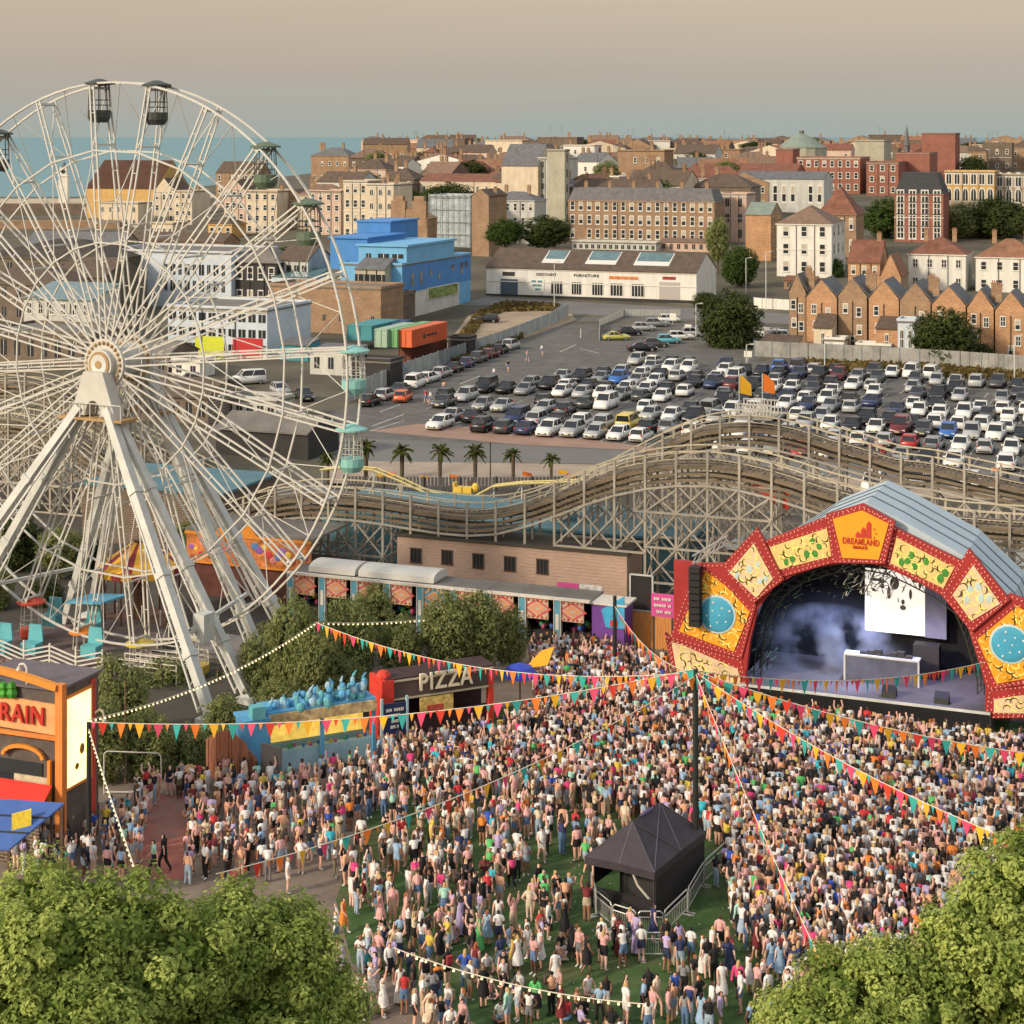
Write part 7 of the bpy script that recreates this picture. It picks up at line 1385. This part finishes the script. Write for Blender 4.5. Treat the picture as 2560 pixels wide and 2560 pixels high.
for ps in POSES:
    v, nrm, fs, reg, J = pose_mesh(ps, 1); e = MB()
    for s in (-1, 1): e.ball((s * .034 + J['hd'][0], J['hd'][1] - .088, J['hd'][2] + .012), .012, 1, 5, 3)
    e.box(J['hd'][0] - .025, J['hd'][0] + .025, J['hd'][1] - .094, J['hd'][1] - .085, J['hd'][2] - .052, J['hd'][2] - .042, 1)
    nv = len(v); me = bpy.data.meshes.new('person'); me.from_pydata([tuple(p) for p in v] + e.v, [], fs + [tuple(i + nv for i in f) for f in e.f]); me.materials.append(SKIN); me.materials.append(EYE)
    me.polygons.foreach_set('material_index', [0] * len(fs) + [1] * len(e.f)); me.polygons.foreach_set('use_smooth', [True] * (len(fs) + len(e.f)))
    d = {'body': me}
    for k, rs in TOPS.items(): d[k] = submesh('top', v, nrm, fs, reg, rs + ('hip',) if 0 else rs, .016, CLO)
    for k, rs in BOTS.items(): d[k] = submesh('shorts' if k == 'shorts' else 'trousers', v, nrm, fs, reg, rs, .013, CLO)
    if ps != 'sit':
        d['skirt'] = submesh('skirt', v, nrm, fs, reg, ('hip',), .012, CLO, skirt(J, 1.06, .52, .15, .26)); d['dress'] = submesh('dress', v, nrm, fs, reg, ('torso', 'hip'), .016, CLO, skirt(J, 1.06, .48, .15, .27)); d['long dress'] = submesh('dress', v, nrm, fs, reg, ('torso', 'hip'), .016, CLO, skirt(J, 1.06, .12, .15, .30))
    d['shoes'] = submesh('shoes', v, nrm, fs, reg, ('foot',), .012, CLO)
    hx, hy, hz = J['hd']; tail = MB().ball((hx, hy + .085, hz - .11), .075, 0, 8, 6, (1.05, .6, 2.4))
    d['short'] = submesh('hair', v, nrm, fs, reg, ('hair',), .014, HAIRM); d['long'] = submesh('hair', v, nrm, fs, reg, ('hair',), .020, HAIRM, (tail.v, tail.f)); BODY[ps] = d
    v, nrm, fs, reg, J = pose_mesh(ps, 0); LOW[ps] = (v, fs, reg)
SKC = [(.72, .44, .34), (.68, .40, .30), (.76, .50, .40), (.62, .35, .25), (.68, .38, .29), (.30, .15, .09), (.12, .06, .04)]
TC = {'white': (.70, .68, .66), 'black': (.016, .016, .018), 'pale pink': (.66, .36, .34), 'red': (.52, .04, .045), 'pale blue': (.28, .42, .58), 'navy': (.03, .04, .11), 'orange': (.72, .22, .04), 'turquoise': (.05, .42, .52), 'hot pink': (.64, .06, .20), 'lilac': (.42, .34, .55), 'yellow': (.66, .48, .07), 'grey': (.24, .24, .25), 'bright green': (.10, .46, .14), 'cream': (.62, .52, .38), 'royal blue': (.04, .09, .42), 'peach': (.68, .36, .22), 'maroon': (.16, .025, .03), 'mint': (.34, .58, .48)}
TCW = ['white'] * 17 + ['black'] * 12 + ['pale pink'] * 6 + ['red'] * 2 + ['pale blue'] * 3 + ['navy'] * 2 + ['orange', 'turquoise', 'hot pink', 'lilac', 'lilac', 'yellow', 'grey', 'grey', 'bright green', 'cream', 'cream', 'cream', 'cream', 'royal blue', 'peach', 'peach', 'peach', 'maroon', 'mint', 'white', 'white', 'pale pink', 'pale blue']
BC = {'black': (.018, .018, .02), 'denim blue': (.11, .19, .34), 'pale denim': (.33, .42, .52), 'white': (.66, .64, .6), 'beige': (.46, .36, .25), 'navy': (.03, .04, .09), 'grey': (.16, .16, .17), 'khaki': (.18, .17, .09)}
BCW = ['black'] * 6 + ['denim blue'] * 5 + ['pale denim'] * 4 + ['white'] * 2 + ['beige'] * 3 + ['navy'] * 2 + ['grey', 'khaki']
HC = {'dark brown': (.045, .025, .015), 'blond': (.46, .31, .14), 'black': (.012, .01, .01), 'ginger': (.30, .10, .03), 'light brown': (.17, .095, .05)}
HCW = ['dark brown'] * 6 + ['blond'] * 3 + ['black'] * 2 + ['ginger', 'light brown', 'light brown']
POSW = ['stand'] * 8 + ['armsup'] + ['onearm'] * 2 + ['drink'] * 4 + ['phone'] * 2 + ['hips'] * 2 + ['walk'] * 2 + ['lean'] * 3
PPH = {'stand': 'standing', 'armsup': 'raising both arms', 'onearm': 'raising one arm', 'drink': 'holding one hand to the chest', 'phone': 'holding both hands before the face', 'hips': 'standing hands on hips', 'walk': 'walking', 'lean': 'leaning aside', 'sit': 'sitting on the grass'}
CROWD = [(340, 2000), (560, 1965), (700, 1985), (900, 1940), (1000, 1890), (1240, 1860), (1345, 1800), (1325, 1640), (1480, 1640), (1700, 1700), (1860, 1800), (2455, 1880), (2700, 1905), (2700, 2700), (800, 2700), (840, 2300), (560, 2220), (40, 2200), (40, 2090), (330, 2060)]
DENSE = [(1240, 1860), (1330, 1640), (1500, 1640), (1860, 1800), (2455, 1880), (2700, 1900), (2700, 2700), (2000, 2700), (1960, 2480), (1840, 2350), (1800, 2120), (1600, 2060), (1400, 2030), (1230, 2000), (960, 1910)]
MEDI = [(330, 1990), (700, 1900), (1000, 1900), (1250, 2000), (1100, 2080), (900, 2050), (820, 2180), (480, 2210)]
def elps(px, py, cx, cy, rx, ry): return ((px - cx) / rx) ** 2 + ((py - cy) / ry) ** 2 < 1
def blocked(px, py):
    if inside((px, py), [(1440, 2210), (1500, 2330), (1600, 2365), (1700, 2345), (1830, 2150), (1750, 2090), (1560, 2180)]): return True
    if inside((px, py), [(440, 2260), (335, 2260), (360, 2070), (390, 2000), (465, 2000), (468, 2120)]): return True
    return elps(px, py, 260, 1950, 130, 75)
def hidden(px, py):
    return elps(px, py - 40, 190, 2540, 420, 390) or elps(px, py - 40, 655, 2560, 225, 330) or elps(px, py - 40, 2540, 2520, 260, 350) or elps(px, py - 40, 2120, 2640, 170, 190) or inside((px, py - 30), [(2240, 2380), (2560, 2150), (2560, 2560), (2100, 2560)])
CL = [(1340, 2070), (1420, 2110), (1240, 2090), (1170, 2070), (1100, 2090), (1480, 2140), (880, 2200), (930, 2270), (1000, 2160), (1060, 2240), (1130, 2180), (1200, 2260), (1270, 2190), (985, 2340), (1080, 2390), (1160, 2330), (1240, 2360), (1310, 2410), (1400, 2370), (1480, 2410), (1560, 2390), (1700, 2420), (1790, 2440), (1880, 2510), (1210, 2490), (1300, 2550), (1420, 2540), (1650, 2550), (1760, 2580), (950, 2430), (1050, 2520), (1120, 2590), (910, 2530), (1540, 2570), (1380, 2290)]
cells = {}; PEOPLE = []
def free(x, y, r):
    ci, cj = int(x / .8), int(y / .8)
    for i in range(ci - 2, ci + 3):
        for j in range(cj - 2, cj + 3):
            for (a, b) in cells.get((i, j), ()):
                if (a - x) ** 2 + (b - y) ** 2 < r * r: return False
    return True
def put(x, y): cells.setdefault((int(x / .8), int(y / .8)), []).append((x, y)); PEOPLE.append((x, y))
tr_ = 0
while tr_ < 110000 and len(PEOPLE) < 4200:
    tr_ += 1; x, y = random.uniform(-25, 37), random.uniform(63, 121); px, py = proj((x, y, 0))
    if not (-30 < px < 2600 and 1580 < py < 2640) or not inside((px, py), CROWD) or blocked(px, py): continue
    if inside((px, py), DENSE): r_ = .41
    elif inside((px, py), MEDI) or py < 2000: r_ = .60
    elif px < 500: r_ = .6
    else:
        dmin = min(((px - a) / 52) ** 2 + ((py - b) / 34) ** 2 for a, b in CL)
        if dmin > 1 and random.random() < .990: continue
        r_ = .55
    if free(x, y, r_): put(x, y)
vis = [p for p in PEOPLE if not hidden(*proj((p[0], p[1], 0)))]
vis.sort(key=lambda p: p[1]); near = set(vis[:292])
ZN = [(1500, 2130, 'at the edge of the grass gap'), (1640, 2400, 'in front of the gazebo'), (1480, 2250, 'beside the gazebo barrier'), (1800, 2250, 'near the lamp mast'), (1050, 2480, 'at the corner of lawn and path'), (900, 2350, 'beside the round tree'), (1250, 2520, 'by the low string lights'), (1200, 2330, 'on the open lawn'), (1000, 2200, 'on the far lawn edge'), (1750, 2480, 'on the grass gap below the gazebo'), (1950, 2400, 'under the steep bunting'), (2150, 2350, 'just above the low leafy tree'), (2250, 2250, 'beside the corner tree'), (2000, 2200, 'in the crowd behind the mast'), (1450, 2480, 'in the seated circle'), (900, 2500, 'on the tarmac path'), (2350, 2100, 'in the thick crowd')]
def zone(px, py): return min(ZN, key=lambda z: (z[0] - px) ** 2 + ((z[1] - py) * 1.3) ** 2)[2]
for (x, y) in vis[:292]:
    px, py = proj((x, y, 0)); gx = onl = 900 < px < 1560 and py > 2300
    for att in range(60):
        ps = 'sit' if (onl and random.random() < .30) else random.choice(POSW); tk = random.choice(['vest top'] * 3 + ['tee'] * 4 + ['long sleeved shirt']); tcn = random.choice(TCW); hcn = random.choice(HCW); hl = random.choice(['long', 'short']); u = random.random(); bcn = random.choice(BCW)
        if ps == 'sit': bk = random.choice(['shorts', 'trousers'])
        else: bk = 'dress' if u < .20 else 'long dress' if u < .25 else 'skirt' if u < .33 else 'shorts' if u < .70 else 'trousers'
        lab = f"person {PPH[ps]} {zone(px, py)}, {tcn} {bk}, {hl} {hcn} hair" if 'dress' in bk else f"person {PPH[ps]} {zone(px, py)}, {tcn} {tk}, {bcn} {bk}"
        if len(lab.split()) > 16: continue
        if lab.lower() not in LABELS: break
    s = random.uniform(.87, 1.0); B = BODY[ps]; rz = random.choice([random.gauss(2.7, .7), random.uniform(0, 6.28)]) if px > 1450 else random.uniform(0, 6.28)
    r = tag(link('person', B['body'], None, (x, y, .012), rz, random.choice(SKC), (s, s, s)), lab, 'person', 'festival goers nearest the camera')
    if 'dress' in bk: link('dress', B[bk], r, None, None, TC[tcn])
    else: link('top', B[tk], r, None, None, TC[tcn]); link(bk, B[bk], r, None, None, BC[bcn])
    link('hair', B[hl], r, None, None, HC[hcn]); link('shoes', B['shoes'], r, None, None, random.choice([(.6, .6, .58), (.6, .6, .58), (.02, .02, .02), (.2, .12, .08)]))
BAG = MB().box(-.14, .14, .10, .24, 1.02, 1.40).box(-.11, .11, .24, .30, 1.05, 1.22).mesh('backpack', [CLO]); CUP = MB().tube((0, 0, -.06), (0, 0, .07), .032, 8, 0, .042).mesh('cup', [mat('pale plastic cup', (.6, .58, .5), .4, .1)])
CAP = MB().ball((0, -.01, 1.66), .10, 0, 10, 6, (1, 1.05, .75)).box(-.08, .08, -.22, -.08, 1.655, 1.67).mesh('cap', [CLO])
for o in list(bpy.data.objects):
    if o.name.startswith('person'):
        ps = next((k for k in POSES if BODY[k]['body'] == o.data), None)
        if ps in ('drink', 'onearm', 'lean') and random.random() < .7: J = skeleton(ps)[0]; link('cup', CUP, o, J['rha' if ps == 'onearm' else 'lha'])
        if ps in ('stand', 'drink', 'phone', 'armsup', 'hips'):
            if random.random() < .13: link('backpack', BAG, o, None, None, random.choice([(.02, .02, .02), (.03, .05, .2), (.4, .05, .06), (.2, .2, .2), (.3, .22, .12)]))
            elif random.random() < .10: link('cap', CAP, o, None, None, random.choice([(.6, .58, .55), (.02, .02, .02), (.4, .3, .2)]))
b = MB()
for i in range(300):
    px, py = random.uniform(700, 1950), random.uniform(2080, 2620); p = gnd(px, py); a = random.uniform(0, 3.1); s_ = random.uniform(.02, .055); b.add([(p.x - s_ * cos(a), p.y - s_ * sin(a), .02), (p.x + s_ * sin(a), p.y - s_ * cos(a), .02), (p.x + s_ * cos(a), p.y + s_ * sin(a), .05), (p.x - s_ * sin(a), p.y + s_ * cos(a), .03)], [(0, 1, 2, 3)])
tag(b.build('litter', mat('pale litter', (.36, .33, .28), .8, .3)), 'trampled paper cups and wrappers scattered on the grass', 'litter', None, 'stuff')
# guards and a few figures in the car park
G_ = [(1345, 2255, 'security guard in black standing alone on the grass gap', 'black'), (385, 2195, 'person in black with a mint tabard on the red lit path', 'mint'), (410, 2180, 'person all in black walking on the red lit path', 'black')]
for px, py, lab, c in G_:
    p = gnd(px, py); B = BODY['stand' if px > 500 else 'walk']; r = tag(link('person', B['body'], None, p + UP * .012, random.uniform(0, 6), SKC[1]), lab, 'person'); link('top', B['tee'], r, None, None, TC[c]); link('trousers', B['trousers'], r, None, None, BC['black']); link('hair', B['short'], r, None, None, HC['black']); link('shoes', B['shoes'], r, None, None, (.02, .02, .02))
for k, (px, py, c, lab) in enumerate([(1355, 890, 'white', 'person in white at the car park entrance'), (1318, 905, 'pale pink', 'person in pale pink walking between parked cars'), (1235, 950, 'white', 'person in white standing beside the fence cars'), (1110, 985, 'peach', 'person in peach behind the front car rows'), (1065, 1010, 'red', 'person in red walking over the tarmac'), (1076, 1012, 'white', 'person in white beside the one in red'), (1270, 930, 'black', 'person in black among the fence cars')]):
    p = gnd(px, py); B = BODY['walk']; r = tag(link('person', B['body'], None, p + UP * .02, k, SKC[0]), lab, 'person', 'people walking in the car park'); link('top', B['tee'], r, None, None, TC[c]); link('shorts', B['shorts'], r, None, None, BC['denim blue']); link('hair', B['short'], r, None, None, HC['dark brown'])
# umbrellas / hats ignored; the rest of the crowd is one mass
VV_, FF_, CC_ = [], [], []; off = 0; rg = RNG
for (x, y) in PEOPLE:
    if (x, y) in near: continue
    ps = random.choice(POSW); v, fs, reg = LOW[ps]; a = random.gauss(2.6, .6) if x > 2 else random.uniform(0, 6.28); s = random.uniform(.84, .98); c_, s_ = cos(a) * s, sin(a) * s
    VV_.append(np.stack([v[:, 0] * c_ - v[:, 1] * s_ + x, v[:, 0] * s_ + v[:, 1] * c_ + y, v[:, 2] * s + .012], 1)); FF_ += [tuple(i + off for i in f) for f in fs]; off += len(v)
    t_, b_, h_, k_ = TC[random.choice(TCW)], BC[random.choice(BCW)], HC[random.choice(HCW)], random.choice(SKC); dr = random.random() < .22; tr = random.random() < .35; tee = random.random() < .6
    m_ = {'torso': t_, 'uparm': t_ if tee else k_, 'hip': t_ if dr else b_, 'thigh': t_ if dr else b_, 'lowthigh': b_ if tr and not dr else k_, 'shin': b_ if tr and not dr else k_, 'hair': h_, 'foot': (.5, .5, .48)}
    CC_ += [(*m_.get(q, k_), 1) for q in reg]
me = bpy.data.meshes.new('crowd'); me.from_pydata(np.concatenate(VV_).tolist(), [], FF_); me.materials.append(mat('crowd colours', (1, 1, 1), .8, .08, 6, kind='attr')); at = me.attributes.new('col', 'FLOAT_COLOR', 'FACE'); at.data.foreach_set('color', np.array(CC_, 'f').ravel()); me.polygons.foreach_set('use_smooth', [True] * len(FF_))
tag(link('crowd', me), 'dense festival crowd filling the ground before the stage', 'crowd', None, 'stuff')
print('PEOPLE', len(PEOPLE), 'CARS', NCAR, 'OBJ', len(bpy.data.objects), 'near far D', vis[291][1] if len(vis) > 291 else None)
